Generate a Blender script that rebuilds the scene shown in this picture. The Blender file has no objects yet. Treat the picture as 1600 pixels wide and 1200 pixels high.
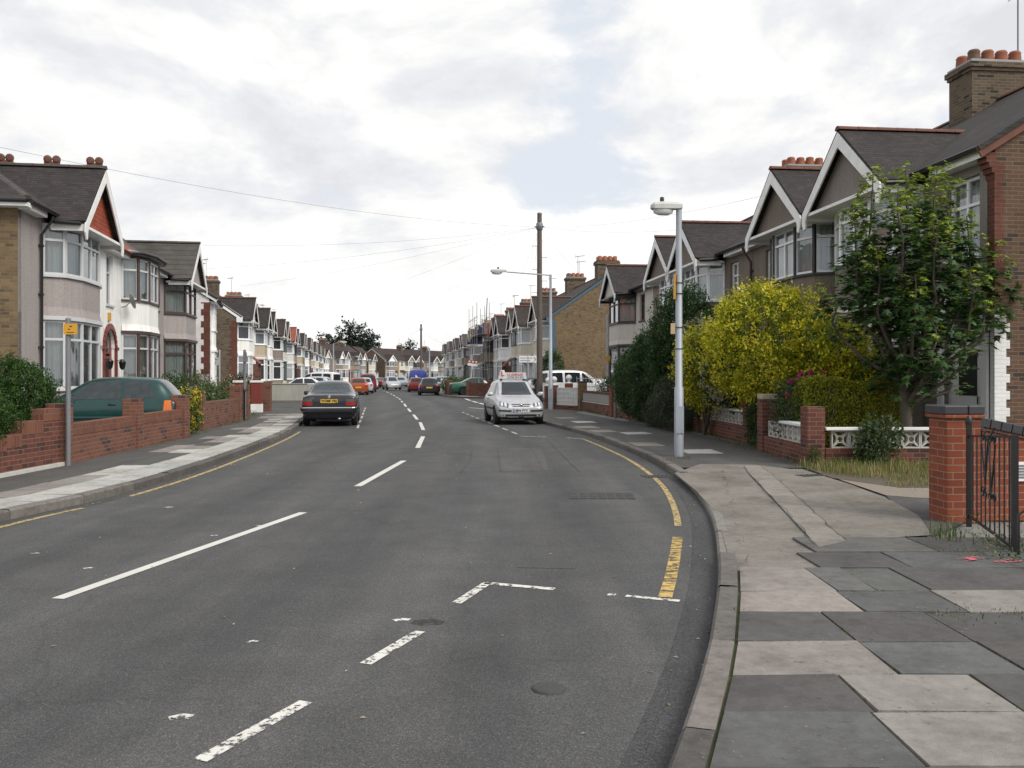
import bpy, bmesh, math, random
from mathutils import Vector, Matrix
from mathutils.bvhtree import BVHTree
R = math.radians
rnd = random.Random(7)
scene = bpy.context.scene
COL = scene.collection

# ---------------------------------------------------------------- camera, sky, sun, exposure
H_EYE, FPX, HOR = 1.6, 1400.0, 588.0            # eye height, focal length in photo pixels, horizon row
cam_d = bpy.data.cameras.new('camera'); cam = bpy.data.objects.new('camera', cam_d); COL.objects.link(cam)
cam.location = (0, 0, H_EYE); cam.rotation_euler = (R(90), 0, 0)
cam_d.sensor_width = 36.0; cam_d.lens = 36.0*FPX/1600.0
cam_d.shift_y = -12.0/1600.0
cam_d.clip_start = 0.1; cam_d.clip_end = 3000
scene.camera = cam
SUN_EL, SUN_AZ = R(44), R(127)                   # azimuth clockwise from +Y (behind right)
sd = bpy.data.lights.new('sun', 'SUN'); sun = bpy.data.objects.new('sun', sd); COL.objects.link(sun)
sd.energy = 3.0; sd.angle = R(30); sd.color = (1.0, 0.95, 0.88)
sdir = Vector((math.sin(SUN_AZ)*math.cos(SUN_EL), math.cos(SUN_AZ)*math.cos(SUN_EL), math.sin(SUN_EL)))
sun.rotation_euler = sdir.to_track_quat('Z', 'Y').to_euler()
scene.view_settings.view_transform = 'Standard'; scene.view_settings.look = 'None'
scene.view_settings.gamma = 1; scene.view_settings.exposure = 0.0

world = bpy.data.worlds.new('World'); scene.world = world; world.use_nodes = True
nt = world.node_tree; nt.nodes.clear()
def N(nt, t, **kw):
    n = nt.nodes.new(t)
    for k, v in kw.items():
        if k.startswith('i_'):
            n.inputs[k[2:].replace('_', ' ')].default_value = v
        else: setattr(n, k, v)
    return n
def L(nt, a, b): nt.links.new(a, b)
def ramp(nt, fac, stops, interp='LINEAR'):
    r = nt.nodes.new('ShaderNodeValToRGB'); r.color_ramp.interpolation = interp
    e = r.color_ramp.elements
    while len(e) < len(stops): e.new(0.5)
    for i, (p, c) in enumerate(stops):
        e[i].position = p; e[i].color = c if len(c) == 4 else (*c, 1)
    if fac is not None: L(nt, fac, r.inputs[0])
    return r
def math_n(nt, op, a, b=None, clamp=False):
    m = nt.nodes.new('ShaderNodeMath'); m.operation = op; m.use_clamp = clamp
    for i, x in enumerate((a, b)):
        if x is None: continue
        if isinstance(x, (int, float)): m.inputs[i].default_value = x
        else: L(nt, x, m.inputs[i])
    return m.outputs[0]
def build_world():
    sky = N(nt, 'ShaderNodeTexSky', sky_type='NISHITA', sun_disc=False)
    sky.sun_elevation = SUN_EL; sky.sun_rotation = SUN_AZ; sky.dust_density = 2.5; sky.air_density = 1.0
    bg1 = N(nt, 'ShaderNodeBackground'); bg1.inputs[1].default_value = 0.14; L(nt, sky.outputs[0], bg1.inputs[0])
    tc = N(nt, 'ShaderNodeTexCoord'); sep = N(nt, 'ShaderNodeSeparateXYZ'); L(nt, tc.outputs['Generated'], sep.inputs[0])
    mp = N(nt, 'ShaderNodeMapping'); mp.inputs['Location'].default_value = (1.35, 4.2, .75); mp.inputs['Scale'].default_value = (1.0, 1.0, 1.9); L(nt, tc.outputs['Generated'], mp.inputs[0])
    def puff(vec):
        n1 = N(nt, 'ShaderNodeTexNoise'); n1.inputs['Scale'].default_value = 3.1; n1.inputs['Detail'].default_value = 11; n1.inputs['Roughness'].default_value = 0.59; n1.inputs['Distortion'].default_value = .25
        L(nt, vec, n1.inputs['Vector']); return n1.outputs[0]
    up = N(nt, 'ShaderNodeVectorMath', operation='ADD'); L(nt, mp.outputs[0], up.inputs[0]); up.inputs[1].default_value = (.02, 0, .075)
    base, above = puff(mp.outputs[0]), puff(up.outputs[0])
    # single large heaps of cloud, in the sky's own directions
    fac = base
    def heap(px, py, rad, amt, f):
        d = Vector(((px-800)/FPX, 1.0, (HOR-py)/FPX)).normalized()
        dp = N(nt, 'ShaderNodeVectorMath', operation='DISTANCE'); L(nt, tc.outputs['Generated'], dp.inputs[0]); dp.inputs[1].default_value = d
        mr = N(nt, 'ShaderNodeMapRange', interpolation_type='SMOOTHSTEP'); L(nt, dp.outputs['Value'], mr.inputs[0])
        mr.inputs[1].default_value = 0.0; mr.inputs[2].default_value = rad; mr.inputs[3].default_value = amt; mr.inputs[4].default_value = 0
        return math_n(nt, 'ADD', f, mr.outputs[0])
    for h in ((700, 130, .17, .22), (60, 190, .3, .16), (1180, 230, .22, .16), (1400, 60, .3, .12), (640, 400, .3, .12), (250, 60, .2, .08),
              (420, 40, .2, -.05), (900, 60, .22, -.08), (880, 240, .22, -.06), (320, 210, .15, -.05), (1000, 330, .14, -.04)):
        fac = heap(*h, fac)
    mask = ramp(nt, fac, [(0.42, (0, 0, 0)), (0.50, (1, 1, 1))])
    # sunlit crowns where the cloud thins upwards, grey bellies where it thickens
    lit = math_n(nt, 'ADD', math_n(nt, 'MULTIPLY', math_n(nt, 'SUBTRACT', base, above), 2.6), math_n(nt, 'ADD', math_n(nt, 'MULTIPLY', sep.outputs[2], -.5), .64))
    cc = ramp(nt, lit, [(0.10, (.77, .78, .81)), (0.36, (.87, .88, .905)), (0.52, (.985, .98, .975)), (0.75, (1.10, 1.095, 1.085))])
    bg2 = N(nt, 'ShaderNodeBackground'); bg2.inputs[1].default_value = 1.0; L(nt, cc.outputs[0], bg2.inputs[0])
    veil = N(nt, 'ShaderNodeBackground'); veil.inputs[0].default_value = (.84, .88, .94, 1); veil.inputs[1].default_value = 1.0
    mxa = N(nt, 'ShaderNodeMixShader'); mxa.inputs[0].default_value = 0.86; L(nt, bg1.outputs[0], mxa.inputs[1]); L(nt, veil.outputs[0], mxa.inputs[2])
    mx = N(nt, 'ShaderNodeMixShader'); L(nt, mask.outputs[0], mx.inputs[0]); L(nt, mxa.outputs[0], mx.inputs[1]); L(nt, bg2.outputs[0], mx.inputs[2])
    out = N(nt, 'ShaderNodeOutputWorld'); L(nt, mx.outputs[0], out.inputs[0])
build_world()

# ---------------------------------------------------------------- measuring: a ground point seen at a photo pixel
def G(px, py, z=0.0):
    Y = FPX*(H_EYE-z)/(py-HOR)
    return Vector(((px-800)/FPX*Y, Y, z))
def P3(px, py, Y): return Vector(((px-800)/FPX*Y, Y, H_EYE+(HOR-py)/FPX*Y))

# ---------------------------------------------------------------- materials
MATS = {}
def newmat(name):
    m = bpy.data.materials.new(name); m.use_nodes = True
    t = m.node_tree; b = t.nodes['Principled BSDF']; MATS[name] = m
    return m, t, b
def bump(t, b, h, strength=.3, dist=.01):
    n = N(t, 'ShaderNodeBump'); n.inputs['Strength'].default_value = strength; n.inputs['Distance'].default_value = dist
    L(t, h, n.inputs['Height']); L(t, n.outputs[0], b.inputs['Normal'])
def coord(t, kind='Object'): return N(t, 'ShaderNodeTexCoord').outputs[kind]
def noise(t, vec, scale, detail=4, rough=.55):
    n = N(t, 'ShaderNodeTexNoise'); n.inputs['Scale'].default_value = scale; n.inputs['Detail'].default_value = detail; n.inputs['Roughness'].default_value = rough
    if vec is not None: L(t, vec, n.inputs['Vector'])
    return n.outputs[0]
def mixc(t, fac, a, b, mode='MIX'):
    m = N(t, 'ShaderNodeMix', data_type='RGBA', blend_type=mode)
    if isinstance(fac, (int, float)): m.inputs[0].default_value = fac
    else: L(t, fac, m.inputs[0])
    for i, c in ((6, a), (7, b)):
        if isinstance(c, tuple): m.inputs[i].default_value = c if len(c) == 4 else (*c, 1)
        else: L(t, c, m.inputs[i])
    return m.outputs[2]
def sc(c, k): return tuple(min(1, x*k) for x in c[:3])
def plain(name, c, rough=.6, var=.12, nscale=6, bs=0, metal=0, coat=0, spec=None):
    m, t, b = newmat(name)
    o = coord(t)
    n = noise(t, o, nscale, 6)
    col = mixc(t, n, sc(c, 1-var*1.6), sc(c, 1+var))
    L(t, col, b.inputs['Base Color']); b.inputs['Roughness'].default_value = rough; b.inputs['Metallic'].default_value = metal
    if coat: b.inputs['Coat Weight'].default_value = coat; b.inputs['Coat Roughness'].default_value = .04
    if spec is not None: b.inputs['Specular IOR Level'].default_value = spec
    if bs: bump(t, b, noise(t, o, nscale*8, 3), bs, .004)
    return m
def render_wall(name, c, dash=True, var=.12):
    """pebbledash or smooth render"""
    m, t, b = newmat(name); o = coord(t)
    big = noise(t, o, .9, 7, .6)
    mp = N(t, 'ShaderNodeMapping'); mp.inputs['Scale'].default_value = (7, 7, .5); L(t, o, mp.inputs[0])
    streak = noise(t, mp.outputs[0], 1.0, 4)
    col = mixc(t, big, sc(c, 1-var), sc(c, 1+var))
    st = ramp(t, streak, [(.36, (.80, .79, .76)), (.52, (1, 1, 1))])
    col = mixc(t, .5, col, st.outputs[0], 'MULTIPLY')
    if dash:
        v = N(t, 'ShaderNodeTexVoronoi'); v.inputs['Scale'].default_value = 70; L(t, o, v.inputs['Vector'])
        peb = ramp(t, v.outputs['Color'], [(.1, (.62, .62, .62)), (.5, (1, 1, 1)), (.95, (1.0, .98, .95))])
        col = mixc(t, .75, col, peb.outputs[0], 'MULTIPLY')
        bump(t, b, v.outputs['Distance'], .5, .008)
    else:
        bump(t, b, noise(t, o, 40, 3), .25, .004)
    L(t, col, b.inputs['Base Color']); b.inputs['Roughness'].default_value = .92
    b.inputs['Specular IOR Level'].default_value = .2
    return m
def brick(name, c1, c2, mortar, dark=None, bw=.225, bh=.075, painted=False):
    m, t, b = newmat(name); u = coord(t, 'UV')
    br = N(t, 'ShaderNodeTexBrick'); L(t, u, br.inputs['Vector'])
    br.inputs['Scale'].default_value = 1; br.inputs['Brick Width'].default_value = bw; br.inputs['Row Height'].default_value = bh
    br.inputs['Mortar Size'].default_value = .006; br.inputs['Mortar Smooth'].default_value = .3; br.inputs['Bias'].default_value = 0
    br.inputs['Color1'].default_value = (*c1, 1); br.inputs['Color2'].default_value = (*c2, 1); br.inputs['Mortar'].default_value = (*mortar, 1)
    col = br.outputs[0]
    # single odd bricks: a second brick lattice read as a random value per brick
    b2 = N(t, 'ShaderNodeTexBrick'); L(t, u, b2.inputs['Vector'])
    for k, v in (('Scale', 1), ('Brick Width', bw), ('Row Height', bh), ('Mortar Size', 0.0), ('Bias', 0)): b2.inputs[k].default_value = v
    b2.inputs['Color1'].default_value = (0, 0, 0, 1); b2.inputs['Color2'].default_value = (1, 1, 1, 1)
    odd = ramp(t, b2.outputs[0], [(.84, (0, 0, 0)), (.94, (1, 1, 1))])
    if dark:
        f = math_n(t, 'MULTIPLY', odd.outputs[0], math_n(t, 'SUBTRACT', 1.0, br.outputs['Fac']))
        col = mixc(t, f, col, dark)
    n = noise(t, coord(t), 1.3, 6, .6); st = ramp(t, n, [(.3, (.78, .77, .74)), (.6, (1, 1, 1))])
    col = mixc(t, .7, col, st.outputs[0], 'MULTIPLY')
    n2 = noise(t, u, 60, 3); col = mixc(t, .35, col, ramp(t, n2, [(.3, (.6, .6, .6)), (.7, (1, 1, 1))]).outputs[0], 'MULTIPLY')
    L(t, col, b.inputs['Base Color']); b.inputs['Roughness'].default_value = .9; b.inputs['Specular IOR Level'].default_value = .25
    inv = math_n(t, 'SUBTRACT', 1.0, br.outputs['Fac']); bump(t, b, inv, .5, .006)
    return m
def tiles(name, c1, c2, tw=.165, th=.105, moss=.35, lines=.5):
    m, t, b = newmat(name); u = coord(t, 'UV')
    br = N(t, 'ShaderNodeTexBrick'); L(t, u, br.inputs['Vector'])
    for k, v in (('Scale', 1), ('Brick Width', tw), ('Row Height', th), ('Mortar Size', .004), ('Mortar Smooth', .2), ('Bias', 0)): br.inputs[k].default_value = v
    br.inputs['Color1'].default_value = (*c1, 1); br.inputs['Color2'].default_value = (*c2, 1); br.inputs['Mortar'].default_value = (*sc(c1, .55), 1)
    sp = N(t, 'ShaderNodeSeparateXYZ'); L(t, u, sp.inputs[0])
    saw = math_n(t, 'FRACT', math_n(t, 'DIVIDE', sp.outputs[1], th))
    edge = ramp(t, saw, [(0.0, (lines, lines, lines)), (.16, (1, 1, 1)), (.9, (1, 1, 1)), (1, (1.0, 1.0, 1.0))])
    col = mixc(t, 1.0, br.outputs[0], edge.outputs[0], 'MULTIPLY')
    n = noise(t, coord(t), 1.1, 8, .65); st = ramp(t, n, [(.32, (.62, .62, .60)), (.55, (1, 1, 1)), (.75, (1.25, 1.22, 1.1))])
    col = mixc(t, .8, col, st.outputs[0], 'MULTIPLY')
    n3 = noise(t, coord(t), 9, 5, .7); col = mixc(t, ramp(t, n3, [(.60, (0, 0, 0)), (.75, (moss, moss, moss))]).outputs[0], col, (.17, .16, .12))
    L(t, col, b.inputs['Base Color']); b.inputs['Roughness'].default_value = .85; b.inputs['Specular IOR Level'].default_value = .3
    bump(t, b, math_n(t, 'SUBTRACT', 1.0, saw), .6, .015)
    return m
def leaf_mat(name, trans=.25, rough=.55):
    m, t, b = newmat(name)
    a = N(t, 'ShaderNodeAttribute', attribute_name='Col')
    L(t, a.outputs['Color'], b.inputs['Base Color']); b.inputs['Roughness'].default_value = rough; b.inputs['Specular IOR Level'].default_value = .3
    tr = N(t, 'ShaderNodeBsdfTranslucent'); hs = N(t, 'ShaderNodeHueSaturation'); hs.inputs['Value'].default_value = 1.3; L(t, a.outputs['Color'], hs.inputs['Color']); L(t, hs.outputs[0], tr.inputs[0])
    mx = N(t, 'ShaderNodeMixShader'); mx.inputs[0].default_value = trans
    out = t.nodes['Material Output']; L(t, b.outputs[0], mx.inputs[1]); L(t, tr.outputs[0], mx.inputs[2]); L(t, mx.outputs[0], out.inputs[0])
    return m
def attr_mat(name, rough=.9, n1=5, n2=60, spec=.25, bs=.3):
    """colour from the face attribute, broken up with stains and grain"""
    m, t, b = newmat(name)
    a = N(t, 'ShaderNodeAttribute', attribute_name='Col'); o = coord(t)
    st = ramp(t, noise(t, o, n1, 8, .65), [(.30, (.72, .71, .69)), (.5, (1, 1, 1)), (.72, (1.10, 1.09, 1.07))])
    col = mixc(t, 1.0, a.outputs['Color'], st.outputs[0], 'MULTIPLY')
    st2 = ramp(t, noise(t, o, 1.1, 6, .7), [(.34, (.80, .79, .77)), (.52, (1, 1, 1)), (.7, (1.1, 1.1, 1.08))]); col = mixc(t, .8, col, st2.outputs[0], 'MULTIPLY')
    st3 = ramp(t, noise(t, o, 11, 7, .75), [(.35, (.72, .72, .71)), (.6, (1.05, 1.05, 1.05))]); col = mixc(t, .75, col, st3.outputs[0], 'MULTIPLY')
    gr = noise(t, o, n2*3, 3, .7); col = mixc(t, .6, col, ramp(t, gr, [(.3, (.66, .66, .66)), (.65, (1.1, 1.1, 1.1))]).outputs[0], 'MULTIPLY')
    sp = ramp(t, noise(t, o, 17, 2, .5), [(.67, (0, 0, 0)), (.72, (.5, .5, .5))]); col = mixc(t, sp.outputs[0], col, (.05, .05, .048))
    lich = ramp(t, noise(t, o, 34, 3, .55), [(.69, (0, 0, 0)), (.72, (.4, .4, .4))]); col = mixc(t, lich.outputs[0], col, (.33, .33, .31))
    L(t, col, b.inputs['Base Color']); b.inputs['Roughness'].default_value = rough; b.inputs['Specular IOR Level'].default_value = spec
    bump(t, b, gr, bs, .004)
    return m
def glass_mat(name, refl=.16, tint=(.75, .8, .8)):
    m, t, b = newmat(name); t.nodes.remove(b)
    gl = N(t, 'ShaderNodeBsdfGlossy'); gl.inputs['Roughness'].default_value = .02; gl.inputs['Color'].default_value = (.95, .97, 1, 1)
    tr = N(t, 'ShaderNodeBsdfTransparent'); tr.inputs[0].default_value = (*tint, 1)
    bn = N(t, 'ShaderNodeBump'); bn.inputs['Strength'].default_value = .12; bn.inputs['Distance'].default_value = .05; L(t, noise(t, coord(t), 1.7, 2), bn.inputs['Height']); L(t, bn.outputs[0], gl.inputs['Normal'])
    lw = N(t, 'ShaderNodeFresnel'); lw.inputs['IOR'].default_value = 1.5
    f = math_n(t, 'ADD', lw.outputs[0], refl, True)
    mx = N(t, 'ShaderNodeMixShader'); L(t, f, mx.inputs[0]); L(t, tr.outputs[0], mx.inputs[1]); L(t, gl.outputs[0], mx.inputs[2])
    L(t, mx.outputs[0], t.nodes['Material Output'].inputs[0])
    return m
def paint(name, c, flake=0, rough=.25, metal=0):
    m, t, b = newmat(name); o = coord(t)
    d = ramp(t, noise(t, o, 5, 5), [(.35, sc(c, .85)), (.7, sc(c, 1.06))])
    L(t, d.outputs[0], b.inputs['Base Color']); b.inputs['Roughness'].default_value = rough; b.inputs['Metallic'].default_value = metal
    b.inputs['Coat Weight'].default_value = .5; b.inputs['Coat Roughness'].default_value = .06
    return m
def worn_mark(name, c, wear=.47, soft=.1, bands=0):
    m, t, b = newmat(name); o = coord(t)
    n = noise(t, o, 14, 8, .75)
    if bands:
        mp = N(t, 'ShaderNodeMapping'); mp.inputs['Scale'].default_value = (2, 26, 1); L(t, o, mp.inputs[0])
        n = math_n(t, 'ADD', math_n(t, 'MULTIPLY', n, .5), math_n(t, 'MULTIPLY', noise(t, mp.outputs[0], 1.0, 4, .7), .5))
    f = ramp(t, n, [(wear-soft, (0, 0, 0)), (wear, (1, 1, 1))])
    cv = mixc(t, noise(t, o, 3, 5), sc(c, .78), sc(c, 1.08)); L(t, cv, b.inputs['Base Color']); b.inputs['Roughness'].default_value = .8
    tr = N(t, 'ShaderNodeBsdfTransparent'); mx = N(t, 'ShaderNodeMixShader'); L(t, f.outputs[0], mx.inputs[0]); L(t, tr.outputs[0], mx.inputs[1]); L(t, b.outputs[0], mx.inputs[2])
    L(t, mx.outputs[0], t.nodes['Material Output'].inputs[0])
    return m
def asphalt(name, c, blotch=.16, cracks=True, tracks=False):
    m, t, b = newmat(name); o = coord(t)
    big = noise(t, o, .22, 6, .55); mid = noise(t, o, 1.7, 7, .65); fine = noise(t, o, 120, 2, .8); fin2 = noise(t, o, 38, 3, .7)
    col = mixc(t, big, sc(c, 1-blotch), sc(c, 1+blotch))
    col = mixc(t, .8, col, ramp(t, mid, [(.3, (.8, .8, .8)), (.65, (1.12, 1.12, 1.12))]).outputs[0], 'MULTIPLY')
    col = mixc(t, .9, col, ramp(t, fine, [(.3, (.5, .5, .5)), (.52, (1, 1, 1)), (.72, (1.7, 1.68, 1.62))]).outputs[0], 'MULTIPLY')
    col = mixc(t, .6, col, ramp(t, fin2, [(.3, (.75, .75, .75)), (.7, (1.25, 1.25, 1.22))]).outputs[0], 'MULTIPLY')
    # oil and tyre streaks drawn out along the road
    mp = N(t, 'ShaderNodeMapping'); mp.inputs['Scale'].default_value = (1.6, .12, 1); mp.inputs['Rotation'].default_value = (0, 0, .05); L(t, o, mp.inputs[0])
    stv = noise(t, mp.outputs[0], 1.0, 5, .6); col = mixc(t, .55, col, ramp(t, stv, [(.35, (.74, .74, .75)), (.62, (1.22, 1.21, 1.18))]).outputs[0], 'MULTIPLY')
    vo = N(t, 'ShaderNodeTexVoronoi'); vo.inputs['Scale'].default_value = 150; L(t, o, vo.inputs['Vector']); hv = N(t, 'ShaderNodeSeparateColor'); L(t, vo.outputs['Color'], hv.inputs[0])
    col = mixc(t, .55, col, ramp(t, hv.outputs[0], [(.0, (.55, .55, .56)), (.6, (.95, .95, .95)), (.85, (1.35, 1.34, 1.3)), (1, (2.1, 2.08, 2.0))]).outputs[0], 'MULTIPLY')
    if cracks:
        nv = N(t, 'ShaderNodeTexNoise'); nv.inputs['Scale'].default_value = .8; nv.inputs['Detail'].default_value = 5; L(t, o, nv.inputs['Vector'])
        av = N(t, 'ShaderNodeVectorMath', operation='ADD'); L(t, o, av.inputs[0]); L(t, nv.outputs['Color'], av.inputs[1])
        v = N(t, 'ShaderNodeTexVoronoi', feature='DISTANCE_TO_EDGE'); v.inputs['Scale'].default_value = .33; L(t, av.outputs[0], v.inputs['Vector'])
        cf = ramp(t, v.outputs['Distance'], [(0.0, (.55, .55, .55)), (.0035, (.72, .72, .72)), (.006, (1, 1, 1))])
        col = mixc(t, .30, col, cf.outputs[0], 'MULTIPLY')
    if tracks:                                                   # tyre-polished bands and the oily strip between them, across the carriageway (UV x = metres from its middle)
        us = N(t, 'ShaderNodeSeparateXYZ'); L(t, coord(t, 'UV'), us.inputs[0]); w_ = math_n(t, 'ADD', us.outputs[0], math_n(t, 'MULTIPLY', math_n(t, 'SUBTRACT', noise(t, o, .35, 3), .5), 1.1))
        q = math_n(t, 'DIVIDE', math_n(t, 'ABSOLUTE', w_), 5.0); g_ = lambda v: (v, v, v)
        tk = ramp(t, q, [(0.0, g_(.95)), (.10, g_(.98)), (.24, g_(1.17)), (.33, g_(1.04)), (.42, g_(.86)), (.50, g_(1.0)), (.60, g_(1.16)), (.72, g_(1.0)), (.82, g_(.86)), (1.0, g_(.92))])
        col = mixc(t, .85, col, tk.outputs[0], 'MULTIPLY')
    L(t, col, b.inputs['Base Color']); b.inputs['Roughness'].default_value = .87; b.inputs['Specular IOR Level'].default_value = .3
    bump(t, b, fine, .35, .006)
    return m

M = {}
M['asphalt'] = asphalt('asphalt', (.075, .0748, .0765), tracks=True)
M['asphalt_new'] = asphalt('asphalt_new', (.062, .062, .065), .08, False)
M['asphalt_old'] = asphalt('asphalt_old', (.088, .087, .086), .1, False)
M['tarmac_path'] = asphalt('tarmac_path', (.082, .080, .077), .15, False)
M['slab'] = attr_mat('slab', n1=2.5)
M['kerb'] = attr_mat('kerb', n1=14, bs=.7)
M['concrete'] = attr_mat('concrete', n1=1.1, bs=.5)
M['white_line'] = worn_mark('white_line', (.62, .61, .56), .30, .08)
M['white_worn'] = worn_mark('white_worn', (.66, .65, .6), .50, .06)
M['yellow_worn'] = worn_mark('yellow_worn', (.56, .39, .13), .52, .06, 1)
M['yellow_line'] = worn_mark('yellow_line', (.45, .34, .15), .50, .10)
M['pink_paint'] = worn_mark('pink_paint', (.6, .12, .16), .55, .1)
M['earth'] = plain('earth', (.10, .085, .06), .95, .3, 3, .5)
M['joint'] = plain('joint', (.075, .085, .035), .95, .45, 7, .4)
M['yard'] = plain('yard', (.20, .195, .18), .9, .2, 2, .4)
M['gravel'] = plain('gravel', (.26, .22, .18), .95, .3, 30, .8)
M['dash_pale'] = render_wall('dash_pale', (.37, .335, .325))
M['dash_grey'] = render_wall('dash_grey', (.255, .226, .206))
M['dash_brown'] = render_wall('dash_brown', (.215, .182, .152))
M['dash_tan'] = render_wall('dash_tan', (.30, .25, .20))
M['white'] = render_wall('white_render', (.82, .82, .80), False, .04)
M['white_dull'] = render_wall('white_dull', (.62, .62, .60), False, .08)
M['cream'] = render_wall('cream_render', (.62, .57, .47), False, .06)
M['cream_pale'] = render_wall('cream_pale', (.60, .57, .52), False, .07)
M['buff'] = render_wall('buff_render', (.42, .36, .27), False, .08)
M['yellow_stock'] = brick('yellow_stock', (.235, .165, .088), (.150, .105, .062), (.20, .17, .13), (.118, .088, .057), bw=.18)
M['stock_dark'] = brick('stock_dark', (.155, .115, .075), (.09, .068, .048), (.20, .18, .15), (.04, .034, .03))
M['brown_brick'] = brick('brown_brick', (.150, .088, .055), (.098, .062, .043), (.20, .165, .13), (.055, .042, .035))
M['red_brick'] = brick('red_brick', (.215, .092, .064), (.150, .066, .049), (.24, .17, .13), (.075, .05, .055))
M['red_new'] = brick('red_new', (.285, .078, .040), (.205, .056, .033), (.27, .20, .15))
M['red_dark'] = brick('red_dark', (.185, .066, .045), (.115, .042, .033), (.20, .165, .14), (.07, .038, .034))
M['quoin_red'] = brick('quoin_red', (.165, .058, .040), (.11, .043, .033), (.15, .10, .08))
M['white_brick'] = brick('white_brick', (.84, .84, .83), (.80, .80, .80), (.70, .70, .70))
M['soldier'] = brick('soldier', (.215, .085, .055), (.155, .062, .044), (.19, .14, .11), None, .075, .30)
M['tile_dark'] = tiles('tile_dark', (.052, .044, .042), (.032, .028, .028), lines=.30)
M['tile_brown'] = tiles('tile_brown', (.066, .050, .043), (.042, .034, .031), lines=.30)
M['tile_grey'] = tiles('tile_grey', (.092, .083, .074), (.074, .068, .062), .33, .33, .2, .35)
M['tile_red'] = tiles('tile_red', (.30, .085, .055), (.24, .07, .05), .3, .3, .1, .5)
M['tile_hang'] = tiles('tile_hang', (.33, .075, .040), (.27, .06, .035), .165, .12, .05, .35)
M['ridge'] = plain('ridge_tile', (.15, .064, .042), .85, .3, 5, .3)
M['ridge_dark'] = plain('ridge_dark', (.075, .06, .055), .85, .3, 5, .3)
M['pot'] = plain('terracotta_pot', (.30, .105, .055), .8, .3, 4, .3)
M['pot_dark'] = plain('sooty_pot', (.15, .085, .06), .85, .35, 4, .3)
M['wood_white'] = plain('white_paintwork', (.81, .81, .79), .5, .16, 3.5)
M['upvc'] = plain('white_plastic', (.80, .81, .82), .3, .03, 3)
M['frame_grey'] = plain('grey_paintwork', (.55, .56, .57), .4, .06, 3)
M['frame_dark'] = plain('dark_stained_wood', (.065, .038, .030), .5, .2, 8)
M['frame_black'] = plain('black_paintwork', (.022, .021, .022), .4, .2, 6)
M['frame_red'] = plain('red_brown_paint', (.20, .040, .028), .45, .12, 5)
M['frame_green'] = plain('dark_green_paint', (.03, .07, .055), .45, .12, 5)
M['trim_blue'] = plain('blue_paintwork', (.060, .115, .165), .5, .12, 4)
M['lead'] = plain('lead_flashing', (.30, .31, .32), .6, .15, 4, .2)
M['black'] = plain('black_iron', (.014, .014, .015), .4, .25, 10)
M['rubber'] = plain('tyre_rubber', (.018, .018, .019), .85, .2, 8)
M['plastic'] = plain('black_plastic', (.022, .022, .024), .5, .15, 6)
M['alloy'] = plain('wheel_silver', (.48, .49, .50), .35, .08, 6, 0, .7)
M['chrome'] = plain('chrome', (.75, .75, .76), .12, .03, 4, 0, 1)
M['galv'] = plain('galvanised_steel', (.37, .40, .44), .55, .14, 3, .15, .25)
M['galv_dark'] = plain('grey_steel', (.20, .205, .22), .55, .15, 3, .15, .2)
M['lantern'] = plain('lantern_grey', (.52, .53, .51), .5, .1, 4)
M['lens'] = plain('lantern_lens', (.72, .73, .72), .2, .05, 4)
M['pole_wood'] = plain('weathered_pole', (.13, .105, .088), .85, .25, 2.5, .4)
M['cable'] = plain('cable_sheath', (.17, .17, .18), .6, .1, 4)
M['curtain'] = plain('net_curtain', (.66, .67, .65), .9, .10, 3)
M['curtain_dim'] = plain('grey_curtain', (.34, .35, .35), .9, .15, 3)
M['curtain_cream'] = plain('cream_curtain', (.52, .48, .36), .9, .12, 3)
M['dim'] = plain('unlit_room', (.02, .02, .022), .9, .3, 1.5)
M['glass'] = glass_mat('window_glass', .10)
M['pane_pale'] = plain('curtained_pane', (.36, .38, .40), .15, .3, 1.3, 0, 0, 0, .8)
M['pane_far'] = plain('window_pane', (.20, .225, .25), .12, .35, 1.1, 0, 0, 0, .8)
M['pane_dark'] = plain('dark_window_pane', (.045, .05, .055), .08, .4, 1.1, 0, 0, 0, .8)
M['car_glass'] = plain('car_glass', (.022, .028, .033), .05, .5, 2.5, 0, 0, 0, .5)
M['car_glass_pale'] = plain('pale_car_glass', (.036, .046, .050), .05, .5, 7, 0, 0, 0, .6)
M['red_lens'] = plain('red_lens', (.36, .012, .014), .15, .15, 14)
M['amber_lens'] = plain('amber_lens', (.62, .15, .02), .15, .12, 14)
M['head_lens'] = plain('headlamp_lens', (.16, .17, .185), .06, .5, 22, 0, .2)
M['reflector'] = plain('lamp_reflector', (.78, .80, .82), .1, .1, 14, 0, .3)
M['smoke_lens'] = plain('smoked_lens', (.10, .09, .085), .15, .15, 14)
M['plate_y'] = plain('yellow_plate', (.72, .43, .03), .4, .03, 3)
M['plate_w'] = plain('white_plate', (.72, .73, .74), .4, .03, 3)
M['eu_blue'] = plain('blue_band', (.03, .09, .40), .4, .03, 3)
M['sign_yellow'] = plain('yellow_sign', (.58, .30, .02), .45, .1, 8)
M['tan_plate'] = plain('tan_plate', (.50, .36, .20), .5, .1, 8)
M['sign_white'] = plain('white_sign', (.80, .81, .82), .4, .05, 4)
M['sign_grey'] = plain('weathered_sign', (.44, .46, .47), .5, .1, 5)
M['ink'] = plain('black_lettering', (.02, .02, .02), .5, .05, 3)
M['ink_red'] = plain('red_lettering', (.60, .03, .03), .5, .05, 3)
M['ink_white'] = plain('white_lettering', (.75, .75, .75), .5, .05, 3)
M['p_black'] = paint('black_car_paint', (.016, .017, .024))
M['p_silver'] = paint('silver_car_paint', (.52, .53, .55), 0, .42, .35)
M['p_silver2'] = paint('dull_silver_paint', (.36, .38, .40), 0, .32, .5)
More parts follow.
